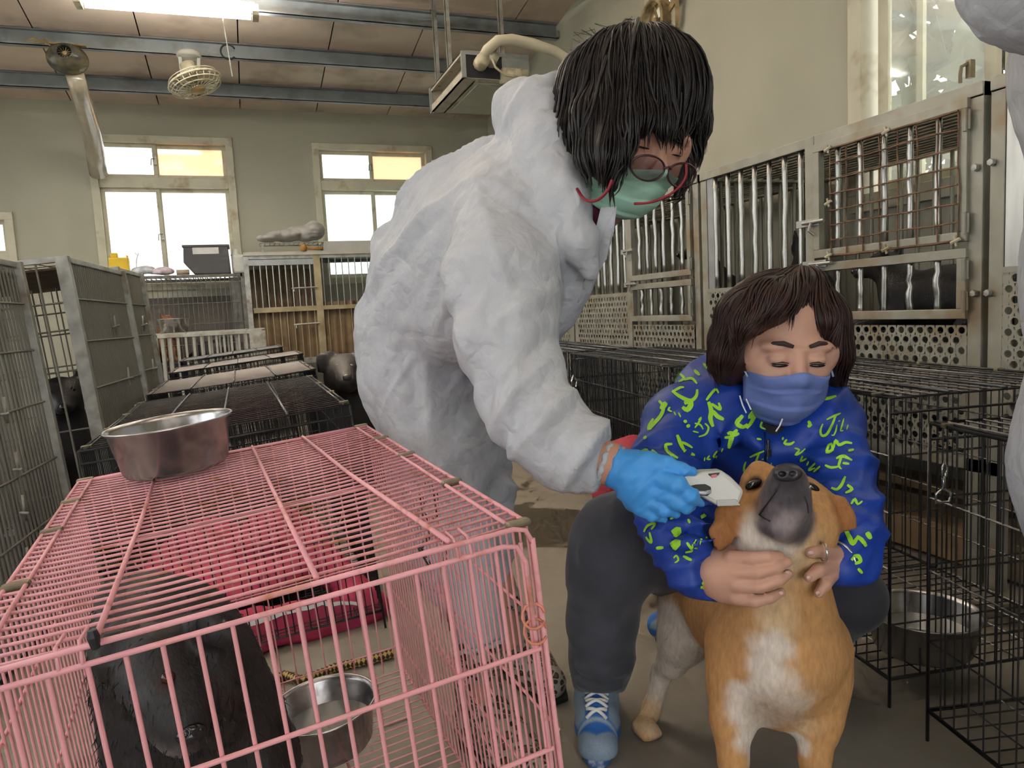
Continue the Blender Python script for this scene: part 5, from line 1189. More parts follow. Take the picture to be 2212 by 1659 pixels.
arm_a = [P(1095, 700, 1.14), P(1118, 830, 1.11), P(1200, 940, 1.085), P(1300, 1000, 1.066)]; arm_b = [P(1100, 480, 1.23), P(1088, 600, 1.17), P(1096, 700, 1.14)]; tor = [P(898, 700, 1.5), P(1060, 540, 1.38), P(1205, 420, 1.27)]; hoo = [P(1120, 230, 1.3), P(1180, 330, 1.22), P(1255, 520, 1.15)]; leg_ = [P(888, 720, 1.52), P(938, 980, 1.52), P(1030, 1360, 1.40)]
ad = P(1300, 1000, 1.066)-P(1096, 740, 1.135); ad2 = P(1088, 640, 1.16)-P(1100, 480, 1.23); td = P(1060, 700, 1.3)-P(980, 480, 1.4); ld_ = P(1050, 1000, 1.45)-P(870, 950, 1.5)
def suit_disp(v): return 1.35*suit_disp0(v)
def suit_disp0(v):
    o = crinkle(v, .42, 3); wa = near(v, arm_a, .06, .10); wb = near(v, arm_b, .075, .12)*(1-wa); wl = near(v, leg_, .09, .16)*(1-wa)*(1-wb); wh = near(v, hoo, .05, .09)*(1-wb); wt = np.clip(1-wa-wb-wl-wh, 0, 1)
    o += wa*(folds(v, ad+.12*_r, 12, 1, .013, .16, 4.5)+folds(v, ad+.15*_u, 22, 7, .006, .2, 5))
    o += wb*(folds(v, _r+.25*_u, 9, 2, .010)+folds(v, ad2-.1*_r, 12, 9, .005))
    o += wt*(folds(v, td, 8, 4, .012, .08)+folds(v, td+.12*_r, 15, 5, .005))
    o += wl*(folds(v, ld_+.05*_u, 8, 6, .013, .08)+folds(v, ld_-.08*_u, 15, 8, .005)+.005*nz(v, 6, 2)); o += wh*(folds(v, _r-.5*_u, 14, 11, .006, .14)+folds(v, _u, 11, 12, .005, .14)); return o
own(blob('coverall', fl, M_suit, smooth=1, disp=suit_disp), p1)
def gather(c, ax, r, m, parent, name, n=26):
    q = MB(); ax = np.array(ax)/np.linalg.norm(ax); u_ = np.cross(ax, V(0, 0, 1)); u_ /= np.linalg.norm(u_); w_ = np.cross(ax, u_)
    q.tube([c+(r+.0012*math.sin(9*t)+.0008*math.sin(17*t))*(math.cos(t)*u_+math.sin(t)*w_)+ax*.0015*math.sin(13*t) for t in np.linspace(0, 2*math.pi, 64, endpoint=False)], .0045, 7, closed=True); return own(q.build(name, m, smooth=True), parent)
gather(P(1306, 1001, 1.065), P(1340, 1012, 1.06)-P(1280, 990, 1.07), .029, M_suit, p1, 'cuff')
gather(P(1036, 1388, 1.385), P(1036, 1390, 1.385)-P(1015, 1300, 1.39), .048, M_suit, p1, 'hem')
q = MB(); fp = [(1298, 448, 1.135), (1332, 446, 1.12), (1326, 500, 1.13), (1310, 560, 1.16), (1262, 640, 1.21), (1215, 690, 1.255), (1200, 680, 1.25), (1248, 600, 1.20), (1278, 530, 1.165), (1288, 490, 1.15)]
va = [P(*a) for a in fp]; nrm = _f*.006; q.add(va+[a+nrm for a in va], [tuple(range(10)), tuple(range(19, 9, -1))]+[(i, (i+1) % 10, 10+(i+1) % 10, 10+i) for i in range(10)]); own(q.build('zip_flap', M_suit), p1)
S = Sculpt(); S.chain([(1238, 405, 1.20, 40), (1255, 440, 1.20, 46), (1275, 500, 1.205, 42)], .02); own(blob('shirt', S.field(.006), mat('maroon_shirt', (.10, .012, .03), .8)), p1)
# gloved hand closing on the clipper
S = Sculpt()
S.chain([(1338, 1012, 1.062, 40), (1365, 1022, 1.055, 45), (1396, 1038, 1.045, 50), (1416, 1050, 1.035, 42)], .02); S.chain([(1380, 1068, 1.05, 36), (1400, 1080, 1.035, 30)], .02)
S.chain([(1400, 1000, 1.040, 27), (1440, 1005, 1.018, 20), (1472, 1014, 1.008, 16), (1496, 1020, 1.004, 10)], .006)
S.chain([(1424, 1034, 1.015, 23), (1466, 1050, .988, 20.5), (1496, 1075, .985, 16.5), (1515, 1087, .994, 9)], .004)
S.chain([(1418, 1063, 1.018, 21), (1454, 1079, .992, 18.5), (1481, 1095, .990, 14.5), (1494, 1093, 1.002, 9)], .004)
S.chain([(1404, 1086, 1.024, 19), (1434, 1100, 1.002, 16), (1458, 1108, 1.004, 11)], .004)
S.chain([(1386, 1098, 1.032, 17), (1410, 1112, 1.018, 14), (1432, 1120, 1.018, 10)], .004)
S.chain([(1330, 1008, 1.063, 44), (1322, 1004, 1.064, 49)], .006)
S.cut(P(1324, 1006, 1.064), P(1280, 990, 1.07)-P(1340, 1012, 1.06), .002, .09)
M_glove = mat('blue_nitrile', (.055, .30, .72), .42, var=.08, scale=14, spec=.4, bmp=.25, bscale=70, bdist=.0015)
gv = own(blob('glove', S.field(.0024), M_glove, smooth=1, disp=lambda v: .0010*nz(v, 60, 2)+folds(v, _r-_u, 40, 3, .0025, .2)), p1)
# second arm, mostly behind the body
# leopard print boots
def leopard():
    m, nt, b = new_mat('leopard_rubber'); v = coords(nt); vo = nt.nodes.new('ShaderNodeTexVoronoi'); vo.inputs['Scale'].default_value = 62; vo.feature = 'F1'; nt.links.new(v, vo.inputs['Vector'])
    ve = nt.nodes.new('ShaderNodeTexVoronoi'); ve.inputs['Scale'].default_value = 62; ve.feature = 'DISTANCE_TO_EDGE'; nt.links.new(v, ve.inputs['Vector'])
    c = ramp(nt, vo.outputs['Distance'], [(.0, (.115, .055, .028)), (.26, (.13, .06, .03)), (.34, (.022, .014, .01)), (.48, (.022, .014, .01)), (.56, (.38, .33, .26))])
    c2 = ramp(nt, ve.outputs['Distance'], [(.05, (1, 1, 1)), (.10, (0, 0, 0))]); c = mixc(nt, c2, c, (.40, .35, .28)); nt.links.new(c, b.inputs['Base Color']); b.inputs['Roughness'].default_value = .35; return m
M_leo = leopard(); M_sole = mat('dark_rubber_sole', (.03, .024, .02), .6)
def boot(top, ankle, heel, toe, rt, parent):
    top, ankle, heel, toe = (np.array(a, float) for a in (top, ankle, heel, toe)); S = Sculpt()
    S.chain([(top, rt), (ankle, rt*.80)], .02); S.chain([(heel+V(0, 0, .045), .040), (ankle, rt*.78)], .03); S.chain([(heel+V(0, 0, .040), .040), (heel*.4+toe*.6+V(0, 0, .042), .044), (toe+V(0, 0, .036), .036)], .03); S.chain([(ankle, rt*.75), (heel*.5+toe*.5+V(0, 0, .06), .036)], .03)
    S.cut((heel+toe)/2+V(0, 0, .006), (0, 0, -1), .004); o = own(blob('boot', S.field(.005), M_leo), parent)
    q = MB(); d = toe-heel; d /= np.linalg.norm(d); n_ = V(-d[1], d[0], 0); pts = [heel-d*.035+n_*.02, heel-d*.035-n_*.02, heel-n_*.042, (heel+toe)/2-n_*.042, toe-n_*.042, toe+d*.035-n_*.022, toe+d*.035+n_*.022, toe+n_*.042, (heel+toe)/2+n_*.042, heel+n_*.042]
    q.prism([(a[0], a[1]) for a in pts], .0, .012); o2 = q.build('sole', M_sole, o, bevel=.003); return o
def fdir(a, b): d = np.array(b)-np.array(a); d[2] = 0; return d/np.linalg.norm(d)
h_ = onz(1030, 1600, 0); boot(P(1034, 1400, 1.385), h_+V(.005, -.01, .12), h_, h_+fdir(onz(1030, 1600, 0), onz(1115, 1668, 0))*.19, .046, p1)
h_ = onz(1102, 1442, 0); boot(P(1086, 1290, 1.63), h_+V(.005, -.01, .12), h_, h_+fdir(onz(1102, 1442, 0), onz(1180, 1500, 0))*.17, .040, p1)
# ================================================================ crouching woman in the blue jacket
p2 = empty('person', onz(1300, 1560, 0)); tag(p2, 'person in blue jacket with lime lettering, crouching and holding the tan dog', 'person')
B2 = basis(.02, .30, .0); C2 = P(1683, 752, 1.265)
S = Sculpt(); g2 = head_shape(S, C2, B2, .98)
S.chain([(g2(0, -.04, -.035), .050), (P(1665, 900, 1.36), .055), (P(1650, 960, 1.40), .07)], .03)
S.chain([(1650, 960, 1.40, 80), (1640, 1150, 1.48, 95), (1640, 1270, 1.58, 100)], .05)
S.chain([(1475, 930, 1.30, 45), (1450, 1050, 1.20, 42), (1480, 1160, 1.11, 38), (1530, 1230, 1.055, 36), (1548, 1240, 1.045, 40)], .03); S.chain([(1800, 930, 1.30, 45), (1825, 1060, 1.20, 42), (1832, 1160, 1.12, 38), (1808, 1205, 1.07, 34)], .03)
# her right hand: broad back, four fingers laid round the dog's throat, thumb up along the jaw
S.chain([(1540, 1236, 1.050, 38), (1564, 1238, 1.035, 41), (1588, 1238, 1.020, 37)], .02); S.chain([(1572, 1272, 1.035, 30), (1592, 1284, 1.020, 24)], .015)
S.chain([(1582, 1206, 1.012, 17), (1625, 1206, .990, 14.5), (1660, 1203, .984, 13), (1684, 1200, .990, 10.5)], .003)
S.chain([(1588, 1235, 1.004, 17), (1638, 1236, .984, 14.5), (1680, 1225, .978, 13), (1702, 1214, .984, 10.5)], .003)
S.chain([(1592, 1264, 1.004, 17), (1640, 1267, .984, 14.5), (1682, 1253, .980, 13), (1703, 1240, .986, 10.5)], .003)
S.chain([(1592, 1292, 1.010, 16), (1632, 1299, .990, 13.5), (1664, 1291, .986, 12), (1688, 1279, .992, 10)], .003)
S.chain([(1562, 1208, 1.04, 22), (1580, 1186, 1.06, 15), (1600, 1172, 1.08, 11)], .010)
# her left hand from the other side
S.chain([(1806, 1208, 1.07, 38), (1788, 1218, 1.055, 30)], .02)
S.chain([(1800, 1196, 1.05, 19), (1774, 1190, 1.015, 15), (1752, 1194, 1.000, 12.5)], .004); S.chain([(1794, 1222, 1.045, 18), (1768, 1232, 1.010, 14.5), (1748, 1247, 1.000, 12)], .004); S.chain([(1796, 1240, 1.045, 17), (1782, 1262, 1.015, 13), (1768, 1282, 1.006, 10.5)], .004)
S.chain([(1640, 1270, 1.58, 90), (1480, 1200, 1.48, 75), (1345, 1168, 1.40, 46), (1300, 1340, 1.43, 36), (1294, 1480, 1.47, 28), (1294, 1515, 1.46, 26)], .04); S.chain([(1660, 1290, 1.58, 85), (1760, 1295, 1.50, 55), (1830, 1290, 1.42, 36), (1740, 1360, 1.58, 32), (1600, 1376, 1.72, 26)], .04)
bd2 = own(blob('body', S.field(.0028), M_skin2, smooth=1), p2)
M_nail = mat('fingernail', (.60, .36, .30), .25, spec=.6)
for (x, y, d, w_) in ((1683, 1204, .985, 7), (1700, 1217, .979, 7), (1701, 1237, .981, 7), (1687, 1281, .985, 7), (1752, 1194, .992, 8), (1747, 1248, .992, 7.5), (1767, 1281, .999, 6.5)):
    S = Sculpt(); S.ell(P(x, y, d), np.array([w_, w_*.8, 3])*d/F, np.array(basis(0, 0)).T, .001); own(blob('fingernail', S.field(.001), M_nail), p2)
for k in (-1, 1):
    q = MB(); q.tube([g2(k*.014, .026, .093), g2(k*.030, .031, .090), g2(k*.044, .029, .083), g2(k*.054, .022, .074)], [.0032, .0042, .0034, .0012], 7); own(q.build('eyebrow', M_brow, smooth=True), p2)
    R = np.array(B2).T; S = Sculpt(); S.ell(g2(k*.031, -.0065, .0895), (.0140, .0036, .005), R, .001); own(blob('eye', S.field(.0012), M_eye), p2)
    q = MB(); q.tube([g2(k*.017, -.003, .0905), g2(k*.03, .0000, .0945), g2(k*.046, -.004, .088)], [.0009, .0014, .0007], 5); own(q.build('eyelash', M_brow, smooth=True), p2)
q = MB()
for k in (-1, 1): q.lathe([(0, .002), (.0035, .0015), (.0035, -.001), (0, -.001)], g2(k*.079, -.036, .004), 10, B2[2])
own(q.build('earring', MATS['bright_chrome']), p2)
q = MB(); q.tube([P(1778, 1192, 1.000)+.013*(math.cos(t)*_u+math.sin(t)*_f) for t in np.linspace(0, 2*math.pi, 20, endpoint=False)], .0016, 6, closed=True); own(q.build('ring', MATS['bright_chrome'], smooth=True), p2)
q = MB(); wc = P(1800, 1212, 1.062); wa = P(1785, 1222, 1.05)-P(1815, 1200, 1.09); wa /= np.linalg.norm(wa); wu = np.cross(wa, V(0, 0, 1)); wu /= np.linalg.norm(wu); ww_ = np.cross(wa, wu)
q.tube([wc+.031*(math.cos(t)*wu+math.sin(t)*ww_) for t in np.linspace(0, 2*math.pi, 30, endpoint=False)], .0022, 6, closed=True); own(q.build('bracelet', MATS['bright_chrome'], smooth=True), p2)
# hair: bob parted on one side
S = Sculpt()
S.ell(P(1683, 705, 1.295), (.104, .098, .105), np.array(basis(0, .2)).T, .03)
S.chain([(1610, 690, 1.25, 62), (1583, 770, 1.25, 42), (1575, 815, 1.27, 24)], .03); S.chain([(1575, 740, 1.30, 40), (1568, 800, 1.31, 30), (1590, 825, 1.30, 22)], .02); S.chain([(1770, 690, 1.25, 52), (1797, 770, 1.26, 30), (1795, 830, 1.29, 22)], .03); S.chain([(1780, 720, 1.30, 50), (1790, 800, 1.32, 34)], .03)
S.chain([(1735, 618, 1.235, 40), (1660, 655, 1.185, 42), (1612, 700, 1.175, 24), (1590, 745, 1.19, 12)], .025); S.chain([(1735, 618, 1.235, 36), (1776, 690, 1.20, 22), (1796, 770, 1.225, 14)], .02)
S.ell(g2(0, -.005, .13), (.064, .072, .075), np.array(B2).T, .012, sub=True); S.ell(P(1690, 712, 1.13), (.045, .022, .05), np.array(basis(0, 0, -.25)).T, .01, sub=True)
hm2 = hair_mat('dark_brown_hair', (.018, .008, .006), (.055, .024, .017))
h2 = own(blob('hair', S.field(.0045), hm2, smooth=3, disp=lambda v: .0022*nz(v*[1, 1, .35], 60, 6)), p2)
part2 = P(1735, 592, 1.25)
def flow2(p):
    d = p-part2; d = d/np.linalg.norm(d); return d*.9+down*.6
own(strands('hair_strands', h2, hm2, None, lambda c: (c[:, 2] > C2[2]-.05).astype(float), flow2, 1500, 13, .012, .0013, .0009, 8, .003, down), p2)
M_bmask = mat('blue_mask', (.155, .215, .50), .75, var=.05, scale=30, bmp=.2, bscale=500, bdist=.0004)
face_mask(g2, M_bmask, p2, bd2, B2, .076, -.022, -.128, .098, 2, .052)
q = MB()
for k in (-1, 1): q.tube([g2(k*.074, -.034, .062), g2(k*.079, -.015, .03), g2(k*.081, .01, .0)], .0018, 5)
own(q.build('mask_strap', mat('pale_blue_elastic', (.42, .48, .60), .7)), p2)
# jacket
M_jack = mat('blue_nylon', (.008, .046, .33), .48, var=.12, scale=10, spec=.45, bmp=.25, bscale=22, bdist=.004)
S = Sculpt()
S.chain([(1650, 930, 1.38, 120), (1640, 1040, 1.42, 150), (1640, 1160, 1.47, 160), (1645, 1250, 1.55, 150)], .06)
S.chain([(1475, 905, 1.31, 72), (1560, 895, 1.34, 90), (1740, 895, 1.34, 90), (1790, 915, 1.31, 62)], .05)
S.chain([(1468, 915, 1.30, 74), (1440, 1010, 1.22, 70), (1452, 1100, 1.14, 68), (1482, 1175, 1.085, 62), (1520, 1225, 1.06, 54), (1540, 1240, 1.05, 46)], .035)
S.chain([(1795, 920, 1.30, 62), (1812, 1010, 1.22, 62), (1826, 1100, 1.15, 60), (1834, 1165, 1.11, 54), (1822, 1200, 1.085, 46), (1808, 1212, 1.07, 42)], .035)
S.chain([(1552, 800, 1.36, 22), (1566, 850, 1.30, 30), (1600, 910, 1.25, 30), (1640, 960, 1.235, 20)], .03); S.chain([(1798, 850, 1.35, 20), (1760, 905, 1.27, 26), (1700, 965, 1.24, 18)], .03); S.chain([(1536, 800, 1.40, 36), (1512, 840, 1.38, 44), (1545, 890, 1.34, 50)], .04); S.chain([(1650, 1000, 1.30, 60), (1645, 1100, 1.34, 70)], .05)
S.chain([(1660, 900, 1.23, 34), (1668, 940, 1.20, 30)], .02, sub=True)
for a, b, r in (((1390, 960, 1.17), (1500, 1010, 1.13), 11), ((1400, 1060, 1.09), (1540, 1090, 1.06), 12), ((1420, 1120, 1.06), (1545, 1130, 1.03), 12), ((1450, 1180, 1.03), (1545, 1165, 1.0), 12), ((1790, 1040, 1.13), (1860, 1080, 1.12), 10), ((1800, 1110, 1.08), (1875, 1130, 1.08), 10), ((1545, 900, 1.25), (1520, 1040, 1.2), 12), ((1840, 960, 1.22), (1770, 1000, 1.18), 9), ((1600, 900, 1.215), (1560, 980, 1.235), 10)):
    S.chain([(*a, r*.4), ((a[0]+b[0])/2, (a[1]+b[1])/2+6, (a[2]+b[2])/2, r), (*b, r*.4)], .018)
S.cut(P(1543, 1241, 1.048), P(1572, 1238, 1.025)-P(1510, 1220, 1.07), .004, .075)
sl_a = [P(1440, 1010, 1.22), P(1452, 1100, 1.14), P(1482, 1175, 1.085), P(1540, 1240, 1.05)]; sl_b = [P(1812, 1010, 1.22), P(1826, 1100, 1.15), P(1834, 1165, 1.11), P(1808, 1212, 1.07)]
def jack_disp(v):
    wa = near(v, sl_a, .05, .085); wb = near(v, sl_b, .05, .085); o = .002*nz(v, 24, 2)
    o += wa*(folds(v, P(1520, 1230, 1.06)-P(1440, 1020, 1.2), 15, 3, .010, .25)+folds(v, -_u+.3*_r, 27, 5, .005, .3))+wb*(folds(v, -_u, 15, 6, .009, .25)+folds(v, -_u+.5*_r, 27, 8, .004, .3))
    return o+(1-np.maximum(wa, wb))*(folds(v, _r+.4*_u, 8, 9, .009, .25)+folds(v, _u-.4*_r, 13, 10, .005, .3))
jk = own(blob('jacket', S.field(.0050), M_jack, smooth=2, disp=jack_disp), p2)
gather(P(1541, 1241, 1.048), P(1572, 1238, 1.025)-P(1510, 1220, 1.07), .034, M_jack, p2, 'cuff'); gather(P(1812, 1210, 1.075), P(1785, 1222, 1.05)-P(1820, 1195, 1.09), .031, M_jack, p2, 'cuff')
S = Sculpt(); S.chain([(1655, 880, 1.31, 55), (1664, 930, 1.285, 40), (1666, 985, 1.30, 26)], .02); own(blob('shirt', S.field(.006), mat('black_shirt', (.012, .011, .014), .8)), p2)
q = MB()
for a in (((1598, 855, 1.235), (1604, 875, 1.225), (1612, 892, 1.222)), ((1612, 862, 1.228), (1622, 885, 1.216)), ((1690, 905, 1.21), (1684, 920, 1.205), (1676, 932, 1.203))): q.tube([P(*t) for t in a], .0013, 5)
own(q.build('shirt_print', M_white2, kind='stuff'), p2)
# lettering printed on the jacket: strokes laid on the cloth itself
deps = bpy.context.evaluated_depsgraph_get(); jb = BVHTree.FromObject(jk, deps)
M_lime = mat('lime_print', (.36, .75, .035), .55, var=.05)
def lay(px, py):
    d = Vector(ray(px, py)).normalized(); h = jb.ray_cast(Vector(CAM), d); return (np.array(h[0]), np.array(h[1])) if h[0] is not None else None
PRN = MB()
def stroke(pts, w=4.5, taper=True):
    fine = []
    for i in range(len(pts)-1):
        p0, p1, p2_, p3 = (np.array(pts[j], float) for j in (max(i-1, 0), i, i+1, min(i+2, len(pts)-1)))
        n = max(2, int(np.linalg.norm(p2_-p1)/3.5))
        for t in np.linspace(0, 1, n, endpoint=False): fine.append(.5*((2*p1)+(-p0+p2_)*t+(2*p0-5*p1+4*p2_-p3)*t*t+(-p0+3*p1-3*p2_+p3)*t**3))
    fine.append(np.array(pts[-1], float)); vs = []; ok = []; n = len(fine)
    for i, p in enumerate(fine):
        d = fine[min(i+1, n-1)]-fine[max(i-1, 0)]; d = d/(np.linalg.norm(d)+1e-9); nn = V(-d[1], d[0]); ww = w*.5*(.45+.75*math.sin(math.pi*(.12+.8*i/max(n-1, 1)))) if taper else w*.5
        hs = [lay(*(p+nn*s_)) for s_ in (-ww, 0, ww)]
        if any(h is None for h in hs) or max(np.linalg.norm(hs[a][0]-hs[1][0]) for a in (0, 2)) > .02: vs.append(None); continue
        vs.append([h[0]+h[1]*.0011 for h in hs])
    for i in range(n-1):
        if vs[i] is None or vs[i+1] is None or np.linalg.norm(vs[i][1]-vs[i+1][1]) > .025: continue
        a, b = vs[i], vs[i+1]; PRN.add(a+b, [(0, 3, 4, 1), (1, 4, 5, 2)])
def J(x, y, s, w=5):
    stroke([(x-6*s, y+4*s), (x+6*s, y-2*s), (x+20*s, y-8*s)], w*.8); stroke([(x+11*s, y-4*s), (x+3*s, y+18*s), (x-5*s, y+32*s), (x-14*s, y+34*s), (x-17*s, y+24*s), (x-13*s, y+12*s)], w)
    stroke([(x+14*s, y+14*s), (x+12*s, y+26*s), (x+8*s, y+34*s), (x+4*s, y+33*s)], w*.6); stroke([(x+17*s, y+6*s), (x+18*s, y+8*s)], w*.8, False); stroke([(x+26*s, y+2*s), (x+22*s, y+20*s), (x+21*s, y+26*s), (x+26*s, y+25*s)], w*.6); stroke([(x+34*s, y+14*s), (x+32*s, y+24*s)], w*.5)
J(1627, 983, 1.15); J(1792, 902, 1.15)
for s_ in ([((1424, 866), (1434, 880), (1428, 898), (1414, 915), (1402, 928), (1404, 918), (1412, 905)), 7], [((1440, 870), (1428, 885)), 10], [((1455, 846), (1470, 838), (1478, 838)), 5], [((1452, 845), (1470, 858), (1492, 866), (1504, 856), (1506, 842)), 7], [((1478, 822), (1494, 818), (1506, 830)), 5], [((1478, 872), (1490, 868), (1492, 876), (1484, 886), (1474, 880)), 10], [((1525, 865), (1545, 842), (1552, 850)), 5], [((1530, 868), (1536, 888), (1534, 905), (1540, 922)), 9], [((1540, 888), (1550, 900), (1564, 906)), 8], [((1536, 872), (1556, 885), (1552, 870)), 6],
    [((1508, 908), (1514, 902), (1508, 914), (1500, 925)), 4], [((1500, 915), (1512, 918), (1518, 928)), 3.5], [((1496, 932), (1508, 935)), 3], [((1522, 915), (1530, 924), (1524, 938), (1508, 944)), 4], [((1448, 880), (1444, 886), (1452, 890)), 4], [((1456, 890), (1460, 898)), 3], [((1466, 892), (1470, 902)), 3], [((1478, 908), (1482, 914)), 7], [((1484, 918), (1488, 924)), 8],
    [((1462, 940), (1470, 960), (1478, 975)), 7], [((1468, 955), (1482, 960), (1495, 968)), 5], [((1484, 978), (1500, 984)), 6], [((1478, 974), (1480, 976)), 8], [((1452, 960), (1438, 962), (1442, 976), (1464, 990)), 6], [((1408, 972), (1420, 982), (1434, 990)), 5], [((1392, 944), (1396, 948)), 8], [((1386, 976), (1394, 972), (1402, 974)), 5],
    [((1628, 884), (1618, 902), (1630, 894), (1622, 912), (1612, 925)), 8], [((1604, 898), (1592, 914), (1604, 922), (1614, 916)), 8], [((1592, 928), (1584, 940), (1596, 936)), 7], [((1572, 938), (1582, 936), (1574, 968)), 8], [((1566, 946), (1580, 944)), 5],
    [((1522, 988), (1520, 996)), 3], [((1532, 984), (1526, 992), (1534, 992)), 3.5], [((1548, 974), (1540, 986), (1546, 988), (1552, 976), (1536, 1006)), 4], [((1562, 968), (1558, 976)), 3], [((1634, 948), (1644, 950)), 4],
    [((1648, 906), (1642, 922), (1654, 928)), 4], [((1758, 850), (1770, 856), (1784, 862), (1806, 856)), 6], [((1736, 868), (1746, 876)), 5], [((1746, 910), (1750, 918), (1744, 922)), 7],
    [((1692, 945), (1690, 951)), 4], [((1700, 950), (1694, 958), (1706, 960), (1716, 954)), 5], [((1716, 968), (1726, 972), (1718, 982), (1730, 978), (1740, 970)), 4], [((1735, 985), (1730, 996), (1744, 990)), 4], [((1748, 996), (1744, 1006)), 3.5], [((1762, 1000), (1748, 1016), (1762, 1010)), 4], [((1772, 1006), (1758, 1020)), 4],
    [((1790, 962), (1786, 978), (1798, 972), (1796, 960), (1788, 964)), 6], [((1800, 968), (1806, 952), (1812, 962), (1826, 956), (1840, 958)), 6], [((1818, 984), (1812, 1006), (1818, 1014)), 5], [((1806, 990), (1822, 986), (1840, 994)), 5], [((1782, 1004), (1796, 1010), (1812, 1008)), 5], [((1820, 1000), (1834, 1002)), 5], [((1832, 975), (1844, 972)), 5],
    [((1768, 1056), (1776, 1062), (1784, 1055)), 6], [((1796, 1054), (1808, 1058), (1818, 1048), (1826, 1030)), 6], [((1830, 1048), (1840, 1058), (1826, 1066)), 6], [((1838, 1090), (1846, 1078), (1852, 1090), (1862, 1082)), 5], [((1812, 1100), (1828, 1098)), 5], [((1834, 1108), (1844, 1114), (1830, 1120)), 5],
    [((1826, 1142), (1834, 1160), (1842, 1175), (1852, 1160)), 9], [((1850, 1158), (1862, 1168), (1870, 1180)), 8], [((1872, 1150), (1880, 1164)), 10], [((1838, 1210), (1850, 1200), (1858, 1212), (1846, 1218)), 8], [((1852, 1228), (1862, 1238)), 6],
    [((1434, 1118), (1444, 1112), (1456, 1116), (1448, 1122)), 6], [((1462, 1110), (1466, 1104)), 5], [((1392, 1150), (1400, 1136), (1416, 1132), (1408, 1145)), 5], [((1396, 1160), (1408, 1172), (1404, 1150)), 5], [((1452, 1150), (1466, 1144), (1458, 1160)), 12], [((1450, 1178), (1466, 1172), (1456, 1186)), 12], [((1418, 1184), (1434, 1182)), 6], [((1486, 1122), (1490, 1130)), 5], [((1516, 1112), (1526, 1130), (1522, 1140)), 12], [((1484, 1172), (1494, 1188), (1480, 1192)), 5], [((1504, 1166), (1496, 1180), (1506, 1184)), 4], [((1516, 1162), (1512, 1176)), 4], [((1524, 1160), (1530, 1170)), 4], [((1456, 1206), (1462, 1200), (1466, 1210), (1458, 1216)), 4], [((1476, 1200), (1494, 1210)), 6], [((1516, 1258), (1526, 1268), (1512, 1268)), 8],
    [((1500, 800), (1512, 812)), 6], [((1520, 786), (1532, 800)), 5], [((1470, 808), (1478, 818), (1466, 826)), 5]):
    stroke(*s_)
# the print goes on round the back and over the far shoulder, drawn from that side
rg = np.random.default_rng(11)
for i in range(70):
    a = rg.random()*math.pi; o_ = np.array(P(1640, 1060, 1.42)); src = o_+V(math.cos(a+.3)*1.0, math.sin(a+.3)*1.0+.2, rg.normal()*.15); tgt = o_+rg.normal(size=3)*V(.08, .05, .16); d0 = tgt-src; pts = []; side = np.cross(d0, V(0, 0, 1)); side /= np.linalg.norm(side); prev = None
    for t in np.linspace(0, 1, 9):
        off = side*(.03*(t-.5))+V(0, 0, .014*math.sin(5*t+i)); h = jb.ray_cast(Vector(src), Vector((d0+off)/np.linalg.norm(d0+off)))
        if h[0] is None or (np.array(h[0])-CAM)@_f < 1.36: prev = None; continue
        c = np.array(h[0])+np.array(h[1])*.0011; cur = [c-V(0, 0, .003), c+V(0, 0, .003)]
        if prev is not None and np.linalg.norm(prev[0]-cur[0]) < .03: PRN.add([prev[0], cur[0], cur[1], prev[1]], [(0, 1, 2, 3)])
        prev = cur
o = own(PRN.build('lettering', M_lime), p2); o['kind'] = 'stuff'
q = MB(); zp = [lay(1652+.2*i, 935+7*i) for i in range(17)]; zp = [h[0]+h[1]*.0015 for h in zp if h is not None]
if len(zp) > 3: q.tube(zp, .0022, 5)
own(q.build('zip', mat('dark_blue_zip', (.01, .02, .09), .5)), p2)
q = MB(); h = lay(1656, 962); c = h[0]+h[1]*.004; q.box(c, (.006, .004, .018)); q.box(c+V(0, -.001, -.013), (.009, .004, .014)); own(q.build('zip_pull', MATS['dark_chrome'], bevel=.001), p2)
# trousers and shoes
M_jean = mat('charcoal_trousers', (.055, .058, .072), .85, var=.18, scale=14, bmp=.3, bscale=320, bdist=.0006, sheen=.2)
S = Sculpt()
S.chain([(1650, 1275, 1.60, 120), (1560, 1230, 1.54, 108), (1440, 1175, 1.45, 92), (1345, 1165, 1.39, 84), (1322, 1185, 1.38, 80)], .05)
S.chain([(1335, 1165, 1.39, 82), (1312, 1240, 1.39, 76), (1302, 1340, 1.42, 66), (1298, 1420, 1.445, 60), (1294, 1478, 1.45, 54)], .04)
S.chain([(1660, 1285, 1.60, 110), (1760, 1295, 1.48, 85), (1838, 1290, 1.39, 64)], .04); S.chain([(1838, 1295, 1.39, 62), (1760, 1350, 1.54, 56), (1640, 1380, 1.68, 44)], .04)
for a, b, r in (((1250, 1440, 1.39), (1345, 1455, 1.38), 12), ((1245, 1472, 1.40), (1340, 1485, 1.39), 11), ((1350, 1420, 1.40), (1352, 1450, 1.40), 13), ((1385, 1230, 1.37), (1340, 1190, 1.32), 10), ((1255, 1185, 1.33), (1270, 1215, 1.33), 9)): S.chain([(*a, r*.5), ((a[0]+b[0])/2, (a[1]+b[1])/2+5, (a[2]+b[2])/2, r), (*b, r*.5)], .016)
S.cut(P(1293, 1492, 1.44), P(1293, 1560, 1.42)-P(1295, 1440, 1.45), .004, .12)
own(blob('trousers', S.field(.006), M_jean, smooth=2, disp=lambda v: .004*(1-2*np.abs(nz(v, 9, 7)))**3), p2)
